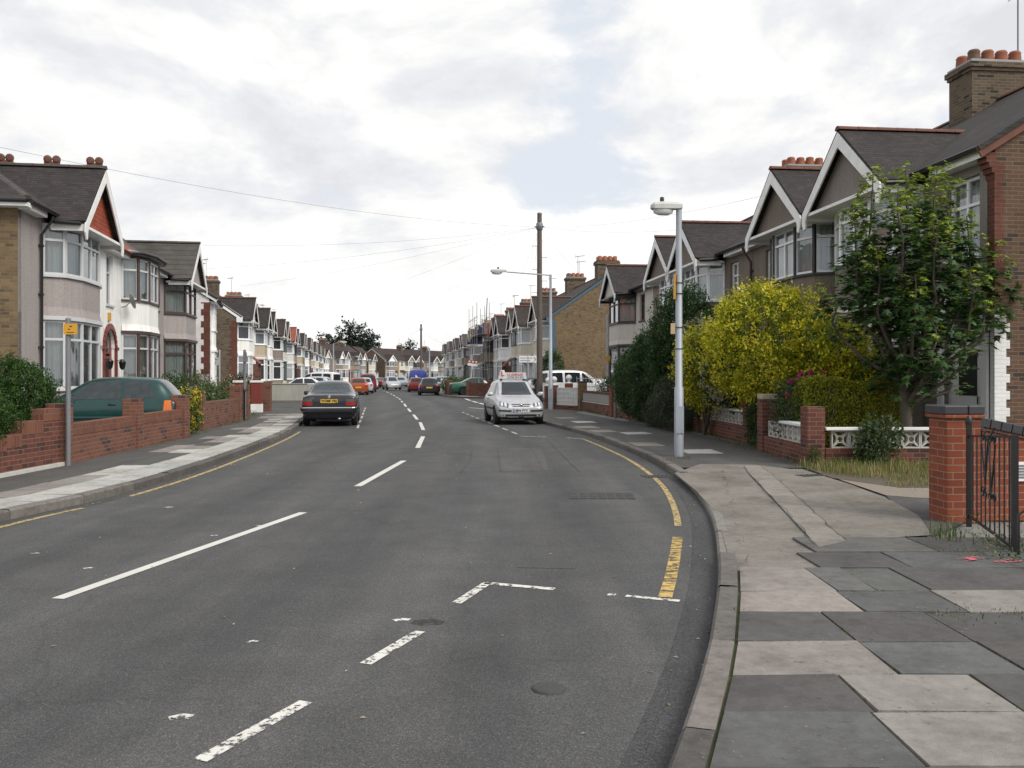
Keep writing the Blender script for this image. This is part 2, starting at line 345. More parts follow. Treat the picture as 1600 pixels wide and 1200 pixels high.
M['p_green'] = paint('green_car_paint', (.006, .046, .042), 0, .28, .2)
M['p_green2'] = paint('mid_green_car_paint', (.02, .10, .065), 0, .3, .2)
M['p_orange'] = paint('copper_car_paint', (.40, .075, .02), 0, .3, .3)
M['p_white'] = paint('white_car_paint', (.72, .73, .74))
M['p_red'] = paint('dark_red_car_paint', (.17, .012, .015))
M['p_blue'] = paint('blue_van_paint', (.030, .055, .30))
M['p_navy'] = paint('navy_car_paint', (.03, .04, .06))
M['p_sky'] = paint('pale_blue_car_paint', (.33, .38, .43), 0, .3, .4)
M['tube_steel'] = plain('scaffold_tube', (.36, .35, .33), .5, .2, 5, 0, .4)
M['plank'] = plain('scaffold_plank', (.21, .155, .10), .85, .25, 6)
M['tarp'] = plain('navy_sheet', (.022, .026, .10), .6, .15, 4)
M['red_cloth'] = plain('red_cloth', (.48, .035, .03), .8, .15, 4)
M['leaf'] = leaf_mat('leaf'); M['petal'] = leaf_mat('petal', .35)
M['grass'] = leaf_mat('grass_blade', .3, .7)
M['bark'] = plain('bark', (.10, .085, .065), .9, .3, 8, .6)
M['cast_white'] = plain('cast_concrete_block', (.52, .50, .46), .85, .2, 6, .3)
M['blue_brick'] = plain('engineering_brick', (.035, .036, .042), .5, .25, 10, .2)
M['cast_iron'] = plain('cast_iron', (.050, .050, .052), .7, .3, 20, .8)
M['wall_concrete'] = render_wall('wall_concrete', (.33, .32, .29), False, .22)
# ---------------------------------------------------------------- mesh builder and object helpers
class MB:
    def __init__(s): s.v = []; s.f = []; s.m = []; s.c = []; s.sm = []
    def add(s, vs, fs, mat=0, col=None, sm=False):
        b = len(s.v); s.v.extend([tuple(p) for p in vs])
        for f in fs: s.f.append(tuple(b+i for i in f)); s.m.append(mat); s.c.append(col); s.sm.append(sm)
    def quad(s, a, b, c, d, mat=0, col=None): s.add([a, b, c, d], [(0, 1, 2, 3)], mat, col)
    def box(s, x0, x1, y0, y1, z0, z1, mat=0, col=None):
        s.add([(x0,y0,z0),(x1,y0,z0),(x1,y1,z0),(x0,y1,z0),(x0,y0,z1),(x1,y0,z1),(x1,y1,z1),(x0,y1,z1)],
              [(0,3,2,1),(4,5,6,7),(0,1,5,4),(1,2,6,5),(2,3,7,6),(3,0,4,7)], mat, col)
    def obox(s, o, X, Y, Z, mat=0, col=None):
        """box from corner o along three edge vectors"""
        o, X, Y, Z = map(Vector, (o, X, Y, Z))
        if X.cross(Y).dot(Z) < 0: X, Y = Y, X
        s.add([o, o+X, o+X+Y, o+Y, o+Z, o+X+Z, o+X+Y+Z, o+Y+Z], [(0,3,2,1),(4,5,6,7),(0,1,5,4),(1,2,6,5),(2,3,7,6),(3,0,4,7)], mat, col)
    def bar(s, p, q, w, h, up=(0,0,1), mat=0):
        p, q = Vector(p), Vector(q); d = q-p; up = Vector(up)
        sx = d.cross(up)
        if sx.length < 1e-6: sx = d.cross(Vector((1,0,0)))
        sx.normalize(); uz = sx.cross(d).normalized()
        s.obox(p-sx*w/2-uz*h/2, d, sx*w, uz*h, mat)
    def prism(s, poly, vec, mat=0, col=None):
        """closed solid: polygon (3-D points) pushed along vec"""
        n = len(poly); P = [Vector(p) for p in poly]; V = Vector(vec)
        nrm = Vector((0,0,0))
        for i in range(n): nrm += P[i].cross(P[(i+1) % n])
        if nrm.dot(V) > 0: P = P[::-1]
        s.add(P+[p+V for p in P], [tuple(range(n)), tuple(range(2*n-1, n-1, -1))]+[(j, i, i+n, j+n) for i, j in [(i, (i+1) % n) for i in range(n)]], mat, col)
    def tube(s, pts, r, n=8, mat=0, cap=True, sm=True):
        pts = [Vector(p) for p in pts]; rs = r if isinstance(r, (list, tuple)) else [r]*len(pts)
        rings = []; prev = None
        for i, p in enumerate(pts):
            d = (pts[min(i+1, len(pts)-1)]-pts[max(i-1, 0)]).normalized()
            a = prev if prev is not None else (Vector((0,0,1)) if abs(d.z) < .9 else Vector((1,0,0)))
            x = a-d*a.dot(d)
            if x.length < 1e-5: x = Vector((1,0,0))-d*d.x
            x.normalize(); y = d.cross(x); prev = x
            rings.append([p+(x*math.cos(2*math.pi*k/n)+y*math.sin(2*math.pi*k/n))*rs[i] for k in range(n)])
        vs = [p for r_ in rings for p in r_]
        fs = [(i*n+k, i*n+(k+1) % n, (i+1)*n+(k+1) % n, (i+1)*n+k) for i in range(len(pts)-1) for k in range(n)]
        s.add(vs, fs, mat, None, sm)
        if cap: s.add(rings[0], [tuple(range(n-1, -1, -1))], mat); s.add(rings[-1], [tuple(range(n))], mat)
    def lathe(s, prof, c=(0,0,0), n=16, axis='z', mat=0, sm=True):
        """prof: (radius, height) pairs"""
        vs = []
        for r, h in prof:
            for k in range(n):
                a = 2*math.pi*k/n; x, y = r*math.cos(a), r*math.sin(a)
                p = (x, y, h) if axis == 'z' else (x, -h, y) if axis == 'y' else (h, x, y)
                vs.append((p[0]+c[0], p[1]+c[1], p[2]+c[2]))
        m = len(prof)
        s.add(vs, [(i*n+k, i*n+(k+1) % n, (i+1)*n+(k+1) % n, (i+1)*n+k) for i in range(m-1) for k in range(n)], mat, None, sm)
        s.add(vs[:n], [tuple(range(n-1, -1, -1))], mat); s.add(vs[-n:], [tuple(range(n))], mat)
    def build(s, name, mats, parent=None, loc=None, rot=0, bev=0, seg=2):
        me = bpy.data.meshes.new(name)
        me.from_pydata(s.v, [], s.f)
        mats = mats if isinstance(mats, (list, tuple)) else [mats]
        for k in mats: me.materials.append(M[k] if isinstance(k, str) else k)
        me.polygons.foreach_set('material_index', s.m); me.polygons.foreach_set('use_smooth', s.sm)
        uv = me.uv_layers.new(name='UVMap').data
        hascol = any(c is not None for c in s.c)
        ca = me.color_attributes.new('Col', 'FLOAT_COLOR', 'CORNER').data if hascol else None
        Zv = Vector((0,0,1)); buf = [0.0]*(2*len(me.loops)); cb = [1.0]*(4*len(me.loops)) if hascol else None
        for pi, p in enumerate(me.polygons):
            n = p.normal
            if abs(n.z) > .97 or n.length < .5: t, b = Vector((1,0,0)), Vector((0,1,0))
            else: t = Zv.cross(n).normalized(); b = n.cross(t)
            for li in p.loop_indices:
                co = Vector(s.v[me.loops[li].vertex_index]); buf[2*li] = co.dot(t); buf[2*li+1] = co.dot(b)
                if hascol:
                    c = s.c[pi] or (.5, .5, .5); cb[4*li:4*li+3] = c[:3]
        uv.foreach_set('uv', buf)
        if hascol: ca.foreach_set('color', cb)
        o = bpy.data.objects.new(name, me); COL.objects.link(o)
        if parent: o.parent = parent
        if loc is not None: o.location = loc
        o.rotation_euler.z = rot
        if bev:
            md = o.modifiers.new('edge', 'BEVEL'); md.width = bev; md.segments = seg; md.limit_method = 'ANGLE'; md.angle_limit = R(40)
        return o
def empty(name, loc, rz=0):
    o = bpy.data.objects.new(name, None); COL.objects.link(o); o.location = loc; o.rotation_euler.z = rz; o.empty_display_size = .2
    return o
LABELS = {}
def tag(o, label, cat, group=None, kind='thing'):
    o['label'] = label; o['category'] = cat; o['kind'] = kind
    if group: o['group'] = group
    return o
def struct(o, label=None, kind='structure'):
    o['kind'] = kind
    if label: o['label'] = label
    return o
def kids(o): return CH.get(o.name, [])
def copy_tree(o, childmap, parent=None, over=None):
    c = o.copy(); COL.objects.link(c)
    if parent: c.parent = parent
    base = o.name.split('.')[0]
    if over and base in over and c.type == 'MESH':
        c.material_slots[0].link = 'OBJECT'; c.material_slots[0].material = M[over[base]]
    for ch in childmap.get(o.name, []): copy_tree(ch, childmap, c, over)
    return c
def child_map():
    d = {}
    for o in COL.objects:
        if o.parent: d.setdefault(o.parent.name, []).append(o)
    return d
def text_mesh(name, body, size, mat, parent, loc, rot, width=None, bold=0.0, depth=.002):
    """lettering as a mesh; centred on loc, lying in its own XY plane turned by rot"""
    cu = bpy.data.curves.new(name, 'FONT'); cu.body = body; cu.size = size; cu.align_x = 'CENTER'; cu.align_y = 'CENTER'; cu.extrude = depth; cu.offset = bold
    t = bpy.data.objects.new(name, cu); COL.objects.link(t)
    bpy.context.view_layer.update()
    dg = bpy.context.evaluated_depsgraph_get(); me = bpy.data.meshes.new_from_object(t.evaluated_get(dg))
    bpy.data.objects.remove(t); bpy.data.curves.remove(cu)
    me.materials.clear(); me.materials.append(M[mat])
    if width:
        xs = [v.co.x for v in me.vertices]; k = width/(max(xs)-min(xs))
        for v in me.vertices: v.co.x *= k
    o = bpy.data.objects.new(name, me); COL.objects.link(o); o.parent = parent; o.location = loc; o.rotation_euler = rot
    return o

# ---------------------------------------------------------------- foliage
def rand_unit(r):
    while True:
        v = Vector((r.uniform(-1,1), r.uniform(-1,1), r.uniform(-1,1)))
        if .05 < v.length < 1: return v.normalized()
def add_leaf(mb, p, d, up, ln, wd, col, fold=.25):
    d = d.normalized(); s = d.cross(up)
    if s.length < 1e-3: s = d.cross(Vector((1,0,.3)))
    s.normalize(); n = s.cross(d)
    a = p; t = p+d*ln; l = p+d*ln*.45+s*wd*.5+n*wd*fold; r_ = p+d*ln*.45-s*wd*.5+n*wd*fold
    mb.add([a, r_, t, l], [(0, 1, 2, 3)], 0, col)
def vary(r, c, h=.15, v=.35):
    k = 1+r.uniform(-v, v)
    return (max(0, c[0]*k*(1+r.uniform(-h, h))), max(0, c[1]*k), max(0, c[2]*k*(1+r.uniform(-h, h))))
def leafy(blobs, n, ln, wd, cols, seed=1, clump=26, spread=.16, shell=.55, tips=None, tipcol=None, zmin=.02, droop=0, out=.55):
    """blobs: (centre, radii, weight). Leaves gather in clumps through the outer part of each blob, some clumps stand proud."""
    r = random.Random(seed); mb = MB(); tw = sum(b[2] for b in blobs); done = 0
    while done < n:
        x = r.uniform(0, tw)
        for c, rad, w in blobs:
            x -= w
            if x <= 0: break
        u = rand_unit(r); k = (shell+(1-shell)*r.random()**.5)*(1+max(0, r.gauss(0, .07)))
        ctr = Vector((c[0]+u.x*rad[0]*k, c[1]+u.y*rad[1]*k, c[2]+u.z*rad[2]*k))
        if ctr.z < zmin: continue
        outv = Vector((u.x/rad[0], u.y/rad[1], u.z/rad[2])).normalized()
        axis = (outv*out+rand_unit(r)*.7+Vector((0,0,.45))).normalized()
        hi = k > .93 and (tipcol is not None) and r.random() < (tips or .5)
        base = r.choice(tipcol) if hi else r.choice(cols)
        cl = r.uniform(.75, 1.2)
        m = int(clump*r.uniform(.6, 1.4)); sp = spread*r.uniform(.6, 1.3)
        for i in range(m):
            q = ctr+rand_unit(r)*sp*r.random()**.5+axis*sp*r.uniform(-1, 1.1)
            if q.z < zmin: continue
            d = (axis*.6+rand_unit(r)+Vector((0,0,-droop))).normalized()
            s_ = r.uniform(.6, 1.25)
            add_leaf(mb, q, d, rand_unit(r)*.5+Vector((0,0,1)), ln*s_, wd*s_, vary(r, sc(base, cl), .12, .22))
            done += 1
    return mb
def stems_mb(base, tops, r0, seed=3, wob=.08):
    r = random.Random(seed); mb = MB(); base = Vector(base)
    for t in tops:
        t = Vector(t); pts = []
        for i in range(6):
            k = i/5; p = base.lerp(t, k)+Vector((r.uniform(-wob, wob), r.uniform(-wob, wob), 0))*math.sin(math.pi*k)
            p.x += (base.x-p.x)*.25*(1-k)*k; pts.append(p)
        mb.tube(pts, [r0*(1-.8*i/5) for i in range(6)], 6)
    return mb
def shrub(name, label, blobs, n, ln, wd, cols, cat='shrub', group=None, seed=1, **kw):
    c = blobs[0][0]
    base = Vector((c[0], c[1], 0.08))
    loc = base
    rel = [((b[0][0]-loc.x, b[0][1]-loc.y, b[0][2]-loc.z), b[1], b[2]) for b in blobs]
    root = tag(empty(name, loc), label, cat, group)
    leafy(rel, n, ln, wd, cols, seed, zmin=.0, **kw).build('foliage', 'leaf', root)
    tops = [Vector(b[0]) + Vector((0, 0, b[1][2]*.35)) for b in rel]+[Vector(b[0])+Vector((b[1][0]*.4*s, b[1][1]*.35*s, b[1][2]*.2)) for b in rel for s in (-1, 1)]
    stems_mb((0, 0, -.02), tops, .03, seed).build('stems', 'bark', root)
    return root
def blades(mb, r, p, n, spread, h, cols, w=.012, lean=.5):
    for i in range(n):
        q = Vector((p[0]+r.gauss(0, spread), p[1]+r.gauss(0, spread), p[2])); a = r.uniform(0, 2*math.pi); hh = h*r.uniform(.45, 1.25)
        ln = Vector((math.cos(a), math.sin(a), 0))*hh*lean*r.random(); s = Vector((-math.sin(a), math.cos(a), 0))*w*r.uniform(.6, 1.3)
        c = vary(r, r.choice(cols), .15, .3)
        m = q+ln*.35+Vector((0,0,hh*.6)); t = q+ln+Vector((0,0,hh))
        mb.add([q-s*.5, q+s*.5, m+s*.4, m-s*.4, t], [(0, 1, 2, 3), (3, 2, 4)], 0, c)
def weeds(mb, r, p, n, spread, h, cols, ln=.07, wd=.03):
    for i in range(n):
        q = Vector((p[0]+r.gauss(0, spread), p[1]+r.gauss(0, spread), p[2]+h*r.random()**1.3))
        add_leaf(mb, q, rand_unit(r)+Vector((0,0,.5)), Vector((0,0,1)), ln*r.uniform(.5, 1.3), wd*r.uniform(.6, 1.3), vary(r, r.choice(cols), .15, .3))

# ---------------------------------------------------------------- ground, roads, pavements
def spline(pts, step=.6):
    """Catmull-Rom through plan points, resampled evenly"""
    P = [Vector((p[0], p[1], 0)) for p in pts]; P = [P[0]*2-P[1]]+P+[P[-1]*2-P[-2]]; out = []
    for i in range(1, len(P)-2):
        for k in range(24):
            t = k/24; a, b, c, d = P[i-1:i+3]
            out.append(.5*((2*b)+(c-a)*t+(2*a-5*b+4*c-d)*t*t+(3*b-a-3*c+d)*t**3))
    out.append(P[-2]); res = [out[0]]; acc = 0
    for a, b in zip(out, out[1:]):
        acc += (b-a).length
        if acc >= step: res.append(b); acc = 0
    if (res[-1]-out[-1]).length > .05: res.append(out[-1])
    return res
def offset(path, d):
    o = []
    for i, p in enumerate(path):
        t = (path[min(i+1, len(path)-1)]-path[max(i-1, 0)]).normalized(); o.append(p+Vector((t.y, -t.x, 0))*d)
    return o
def strip(mb, A, B, z, mat=0, col=None):
    for i in range(len(A)-1):
        a, b, c, d = A[i], A[i+1], B[i+1], B[i]
        vs = [(a.x, a.y, z), (b.x, b.y, z), (c.x, c.y, z), (d.x, d.y, z)]
        n = (Vector(vs[1])-Vector(vs[0])).cross(Vector(vs[2])-Vector(vs[0]))
        mb.add(vs, [(0, 1, 2, 3) if n.z > 0 else (3, 2, 1, 0)], mat, col)
def sheet(name, poly, z, mat, kind='structure', col=None):
    vs = [Vector((p[0], p[1], z)) for p in poly]; n = Vector((0,0,0))
    for i in range(len(vs)): n += vs[i].cross(vs[(i+1) % len(vs)])
    if n.z < 0: vs = vs[::-1]
    mb = MB(); mb.add(vs, [tuple(range(len(vs)))], 0, col); return struct(mb.build(name, mat), None, kind)
PAVE = .11
# kerb faces measured on the road surface
KR = spline([(-3.3, -8), (-1.3, -2), (.67, 3.66), (1.34, 5.91), (1.78, 7.75), (2.22, 10.0), (2.53, 12.6), (2.63, 15.0), (2.58, 17.8), (2.3, 21.6), (1.92, 24.9), (1.4, 28), (1.0, 30.5), (.55, 33.5), (.1, 36.5), (0.25, 39.2), (1.3, 41.4), (3.2, 43.0), (8, 44.6), (30, 50)])
KL = spline([(-7.6, -8), (-6.7, 0), (-5.95, 6), (-5.62, 9.9), (-5.36, 11.5), (-5.30, 14.1), (-5.50, 17.6), (-5.82, 21.3), (-6.2, 24.7), (-6.72, 28.2), (-7.3, 31.5), (-7.9, 34.8), (-8.6, 38.5), (-9.6, 41.5), (-11.5, 43.8), (-15, 46.6), (-26, 49.4), (-42, 52)])
# beyond the side streets
KR2 = spline([(30, 69), (8, 66.2), (1, 65.2), (-1.6, 64.8), (-3.6, 66.2), (-4.9, 68.8), (-5.7, 72.6), (-7.3, 83), (-9.6, 98), (-12.6, 117), (-15.4, 134), (-17.6, 150), (-18.6, 165), (-17.2, 182), (-10, 204), (8, 240), (30, 280)])
KL2 = spline([(-60, 62), (-30, 57), (-19, 55.2), (-14.8, 54.7), (-12.8, 55.7), (-12.1, 58.5), (-12.5, 66), (-14.6, 80), (-17.6, 98), (-20.8, 117), (-23.6, 134), (-26.2, 150), (-27.6, 165), (-27.2, 182), (-24.5, 200), (-16.5, 218), (2, 252), (20, 290)])
g = MB(); g.quad((-900, -300, -.03), (900, -300, -.03), (900, 1500, -.03), (-900, 1500, -.03)); struct(g.build('ground', 'earth'))
# carriageway: one sheet wide enough to run under every kerb
rd = MB(); CLn = spline([(-5.2, -8), (-3.2, 0), (-1.75, 8), (-1.45, 14), (-1.75, 20), (-2.7, 28), (-4.2, 38), (-6.2, 52), (-8.4, 66), (-11.5, 86), (-14.8, 107), (-19, 130), (-22, 150), (-23, 167), (-22.2, 183), (-17, 202), (-5, 228), (14, 266), (30, 300)], 2.0)
strip(rd, offset(CLn, -7.5), offset(CLn, 7.5), 0.0); ro_ = struct(rd.build('road', 'asphalt'))
uvd = ro_.data.uv_layers[0].data; nA = len(CLn)-1; acc_ = [0.0]
for a, b in zip(CLn, CLn[1:]): acc_.append(acc_[-1]+(b-a).length)
A_, B_ = offset(CLn, -7.5), offset(CLn, 7.5)
for pi, p in enumerate(ro_.data.polygons):
    for li in p.loop_indices:
        co = ro_.data.vertices[ro_.data.loops[li].vertex_index].co; e = [(co-q).length for q in (A_[pi], A_[pi+1], B_[pi+1], B_[pi])]; k = e.index(min(e)); uvd[li].uv = (-7.5 if k < 2 else 7.5, acc_[pi+(1 if k in (1, 2) else 0)])
for nm, pts in (('side_street', [(-3.5, 50.5), (4, 53.0), (30, 59.5), (70, 69)]), ('side_street', [(-6.5, 49.5), (-16, 51), (-40, 54.5), (-80, 60)])):
    s_ = spline(pts, 2); q = MB(); strip(q, offset(s_, -12), offset(s_, 12), -.008); struct(q.build(nm, 'asphalt'))
# yards: raised ground from the back of each pavement outwards
sheet('front_yard', [(2, -8), (1.2, -8), (3, 0), (3.2, 8), (3.6, 12), (3.6, 20), (2.6, 28), (1.2, 38), (2.8, 42.2), (8, 44.9), (30, 50.3), (70, 20), (70, -8)], .085, 'yard')
sheet('front_yard', [(-8.6, -8), (-7.2, 6), (-6.4, 12), (-6.6, 20), (-7.6, 28), (-9.2, 38.3), (-10.2, 41.6), (-12, 43.9), (-15.2, 46.4), (-26, 49.1), (-42, 51.7), (-80, 58), (-80, -8)], .085, 'yard')
sheet('front_yard', [(30, 69.4), (8, 66.6), (1, 65.6), (-1.4, 65.4), (-4.3, 69.2), (-6.6, 83), (-8.9, 98), (-11.9, 117), (-14.7, 134), (-17, 150), (-18, 165), (-16.6, 182), (-9.4, 204), (9, 240), (32, 280), (120, 280), (120, 75)], .085, 'yard')
sheet('front_yard', [(-60, 62.4), (-30, 57.4), (-19, 55.6), (-14.9, 55.1), (-13.2, 56), (-12.6, 58.6), (-13.0, 66), (-15.2, 80), (-18.2, 98), (-21.4, 117), (-24.2, 134), (-26.8, 150), (-28.2, 165), (-27.8, 182), (-25.1, 200), (-17, 219), (1.5, 253), (19, 290), (0, 330), (-140, 330), (-140, 60)], .085, 'yard')

# kerb stones, one mesh per run, each stone slightly its own colour and height
APRON0, APRON1 = 7.05, 14.6
def kerb(path, side, r, drops=(), w=.14, ln=.9, gap=.012, near=70):
    mb = MB(); mb2 = []; inner = path; outer = offset(path, side*w)
    acc = 0; seg = [0]; stones = []
    for i in range(1, len(path)):
        acc += (path[i]-path[i-1]).length
        if acc >= ln: seg.append(i); acc = 0
    for a, b in zip(seg, seg[1:]):
        y = path[a].y; col = r.choice([(.16, .145, .136), (.125, .115, .108), (.19, .175, .162)]); h = PAVE
        if any(d0 < y < d1 for d0, d1 in drops): h = .078; col = (.25, .235, .215)
        col = vary(r, col, .03, .10); h += r.uniform(-.006, .006); ch = .02
        for i in range(a, b):
            p, q, p2, q2 = inner[i], inner[i+1], outer[i], outer[i+1]
            if i == a: p = p.lerp(q, .009); p2 = p2.lerp(q2, .009)
            if i == b-1: q = q.lerp(p, .009); q2 = q2.lerp(p2, .009)
            e, f = p.lerp(p2, ch/w), q.lerp(q2, ch/w)
            for vs in ([(p.x,p.y,-.02),(q.x,q.y,-.02),(q.x,q.y,h-ch),(p.x,p.y,h-ch)], [(p.x,p.y,h-ch),(q.x,q.y,h-ch),(f.x,f.y,h),(e.x,e.y,h)],
                       [(e.x,e.y,h),(f.x,f.y,h),(q2.x,q2.y,h),(p2.x,p2.y,h)], [(q2.x,q2.y,-.02),(p2.x,p2.y,-.02),(p2.x,p2.y,h),(q2.x,q2.y,h)]):
                mb.add(vs if side > 0 else vs[::-1], [(3, 2, 1, 0)], 0, col)
            for (u_, w_, on) in ((p, p2, i == a), (q, q2, i == b-1)):
                if on: mb.add([(u_.x, u_.y, -.02), (w_.x, w_.y, -.02), (w_.x, w_.y, h), (u_.x, u_.y, h-ch)], [(0, 1, 2, 3)], 0, col)
    return mb
kr = random.Random(11)
struct(kerb([p for p in KR], 1, kr, ((APRON0, APRON1-1.0),)).build('kerb', 'kerb'))
struct(kerb([p for p in KL], -1, kr).build('kerb', 'kerb'))
struct(kerb([p for p in KR2], 1, kr).build('kerb', 'kerb'))
struct(kerb([p for p in KL2], -1, kr).build('kerb', 'kerb'))

# pavement beds, then slabs 4 mm and more above them
def cut(path, y0, y1): return [p for p in path if y0 <= p.y <= y1]
bed = MB()

for q0_, q1_ in ((-8, 7.05), (14.35, 70)): strip(bed, offset(cut(KR, q0_, q1_), .135), offset(cut(KR, q0_, q1_), 2.6), PAVE-.02)
strip(bed, offset(KL, -.135), offset(KL, -2.3), PAVE-.02)
strip(bed, offset(KR2, .135), offset(KR2, 2.2), PAVE-.014); strip(bed, offset(KL2, -.135), offset(KL2, -2.2), PAVE-.014)
struct(bed.build('pavement_bed', 'joint'))
PALE, PINK, DARK, BLUE, LIGHT = (.262, .244, .224), (.270, .244, .228), (.100, .097, .094), (.122, .124, .121), (.44, .435, .41)
def slab(mb, pts, col, r, z=PAVE, tilt=.006):
    n = Vector((0,0,0)); P = [Vector((p[0], p[1], 0)) for p in pts]; c = sum(P, Vector())/len(P)
    for i in range(len(P)): n += P[i].cross(P[(i+1) % len(P)])
    if n.z < 0: P = P[::-1]
    P = [p+(c-p).normalized()*.010 for p in P]; dz = [z+r.uniform(-tilt, tilt) for _ in P]
    top = [(p.x, p.y, d) for p, d in zip(P, dz)]; k = len(P)
    mb.add(top+[(p.x, p.y, z-.03) for p in P], [tuple(range(k))]+[(j, i, i+k, j+k) for i, j in [(i, (i+1) % k) for i in range(k)]], 0, vary(r, col, .02, .11))
sr = random.Random(5); sl = MB()
def kx(path, y):
    for a, b in zip(path, path[1:]):
        if a.y <= y <= b.y and b.y > a.y: return a.x+(b.x-a.x)*(y-a.y)/(b.y-a.y)
    return path[0].x
# near right pavement: rows straight across, breaks read off the photograph
rows = [(8.28, 7.61, 1255, [(1440, BLUE), (1650, DARK)], 850), (7.61, 6.98, 1262, [(1400, DARK), (1640, BLUE)], 876), (6.98, 6.23, 1150, [(1281, PALE), (1340, BLUE), (1420, BLUE), (1640, DARK)], 915), (6.23, 5.67, 1150, [(1328, PINK), (1482, BLUE), (1700, PALE)], 945),
        (5.67, 5.04, 1150, [(1309, DARK), (1480, DARK), (1700, DARK)], 985), (5.04, 4.48, 1147, [(1372, PINK), (1565, BLUE), (1750, DARK)], 1040),
        (4.48, 3.98, 1130, [(1337, DARK), (1555, PALE), (1800, DARK)], 1090), (3.98, 3.42, 1100, [(1402, BLUE), (1720, PALE)], 1150), (3.42, 2.85, 1060, [(1420, DARK), (1800, BLUE)], 1260)]
for y1, y0, px0, brks, rowpx in rows:
    ym = (y0+y1)/2; off = lambda px: (px-800)/FPX*ym
    x0 = None
    first = True; xa = off(px0) if px0 > 1200 else None
    for px, colr in brks:
        xb = off(px)
        if first and xa is None: pts = [(kx(KR, y1)+.16, y1), (xb, y1), (xb, y0), (kx(KR, y0)+.16, y0)]
        else: pts = [(xa, y1), (xb, y1), (xb, y0), (xa, y0)]
        slab(sl, pts, colr, sr); xa = xb; first = False
y = 2.85
while y > -7.5:
    x = kx(KR, y)+.16; w0 = 0
    while w0 < 4.2:
        w = sr.choice([.9, .76, .9, .61]); slab(sl, [(x+w0, y), (x+w0+w, y), (x+w0+w, y-.6), (kx(KR, y-.6)+.16+w0 if w0 == 0 else x+w0, y-.6)], sr.choice([PALE, DARK, BLUE, DARK, PINK]), sr); w0 += w
    y -= .6
# left pavement: two pale rows along the kerb, a staggered pink row, tarmac behind
def along(path, side, y0, y1, lanes, mb, r):
    P = cut(path, y0, y1); s0 = 0
    for (d0, d1, ln, colf) in lanes:
        i = 0
        while i < len(P)-2:
            L_ = r.choice(ln); acc = 0; j = i
            while j < len(P)-1 and acc < L_: acc += (P[j+1]-P[j]).length; j += 1
            A = offset(P, side*d0); B = offset(P, side*d1)
            c = colf(r, P[i].y)
            if c: slab(mb, [A[i], A[j], B[j], B[i]], c, r)
            i = j
pl = random.Random(3)
KLf = spline([(p.x, p.y) for p in KL if p.y < 37 and p.x > -9.2], .1)
along(KLf, -1, -7, 36, [(.15, .75, [.9, .9, .61], lambda r, y: LIGHT if y < 25 or r.random() < .5 else PALE),
                        (.75, 1.22, [.9, .76], lambda r, y: r.choice([PALE, PINK, PINK, LIGHT]) if r.random() < .80 else None),
                        (1.22, 1.66, [.9], lambda r, y: PINK if r.random() < .40 else None)], sl, pl)
KRf = spline([(p.x, p.y) for p in KR if 17 < p.y < 37.5], .1)
along(KRf, 1, 17.0, 37, [(.16, .8, [.9], lambda r, y: r.choice([PALE, None, None, None, None])), (.8, 1.5, [.9], lambda r, y: r.choice([LIGHT, None, None, None, None, PALE]))], sl, pl)
for P_, sd_ in ((KR2, 1), (KL2, -1)):
    along(P_, sd_, 60, 200, [(.15, .9, [1.2, .9], lambda r, y: r.choice([PALE, DARK, LIGHT, PINK, BLUE])), (.9, 2.0, [1.2, 2.], lambda r, y: r.choice([PALE, DARK, BLUE]))], sl, pl)
struct(sl.build('paving_slabs', 'slab'))
pt = MB()
strip(pt, offset(cut(KL, -8, 60), -.145), offset(cut(KL, -8, 60), -2.9), PAVE-.006)
strip(pt, offset(cut(KR, 14.2, 60), .145), offset(cut(KR, 14.2, 60), 2.62), PAVE-.006)
struct(pt.build('pavement', 'tarmac_path'))
# concrete crossover apron with its repaired seam
ap = MB(); zA = PAVE+.002
apoly = [G(1146, 897, .085), G(1131, 843, .08), G(1119, 801, .08), G(1087, 766, .085), G(1054, 739, .095), G(1094, 725, zA), G(1180, 726, zA), G(1262, 736, zA), G(1330, 757, zA), G(1395, 783, zA), G(1436, 806, zA), G(1456, 836, zA), G(1372, 841, zA), G(1330, 852, zA-.012), G(1320, 870, zA-.012), G(1330, 897, zA-.012)]
ctr = Vector((3.35, 10.2, zA))
ap.add(apoly, [tuple(range(len(apoly)))] if sum((apoly[i].cross(apoly[(i+1) % len(apoly)])).z for i in range(len(apoly))) > 0 else [tuple(range(len(apoly)-1, -1, -1))], 0, (.215, .198, .176))
struct(ap.build('crossover', 'concrete'))
seam = MB()
for pl_, c_, zz in (([(1160, 728), (1190, 728), (1322, 845), (1280, 855)], (.248, .230, .206), zA+.003),):
    P = [G(x, y, zz) for x, y in pl_]; n = (P[1]-P[0]).cross(P[2]-P[0]); seam.add(P if n.z > 0 else P[::-1], [(0, 1, 2, 3)], 0, c_)
struct(seam.build('crossover_seam', 'concrete'))
sheet('crossover_base', [(kx(KR, 6.9)+.16, 6.9), (4.9, 6.9), (4.9, 9.4), (4.4, 12), (3.5, 14.8), (kx(KR, 14.6)+.16, 14.6)]+[(p.x, p.y) for p in offset(cut(KR, 6.95, 14.5), .13)][::-1], .074, 'concrete', col=(.215, .198, .176))
cr = MB(); rr = random.Random(2)
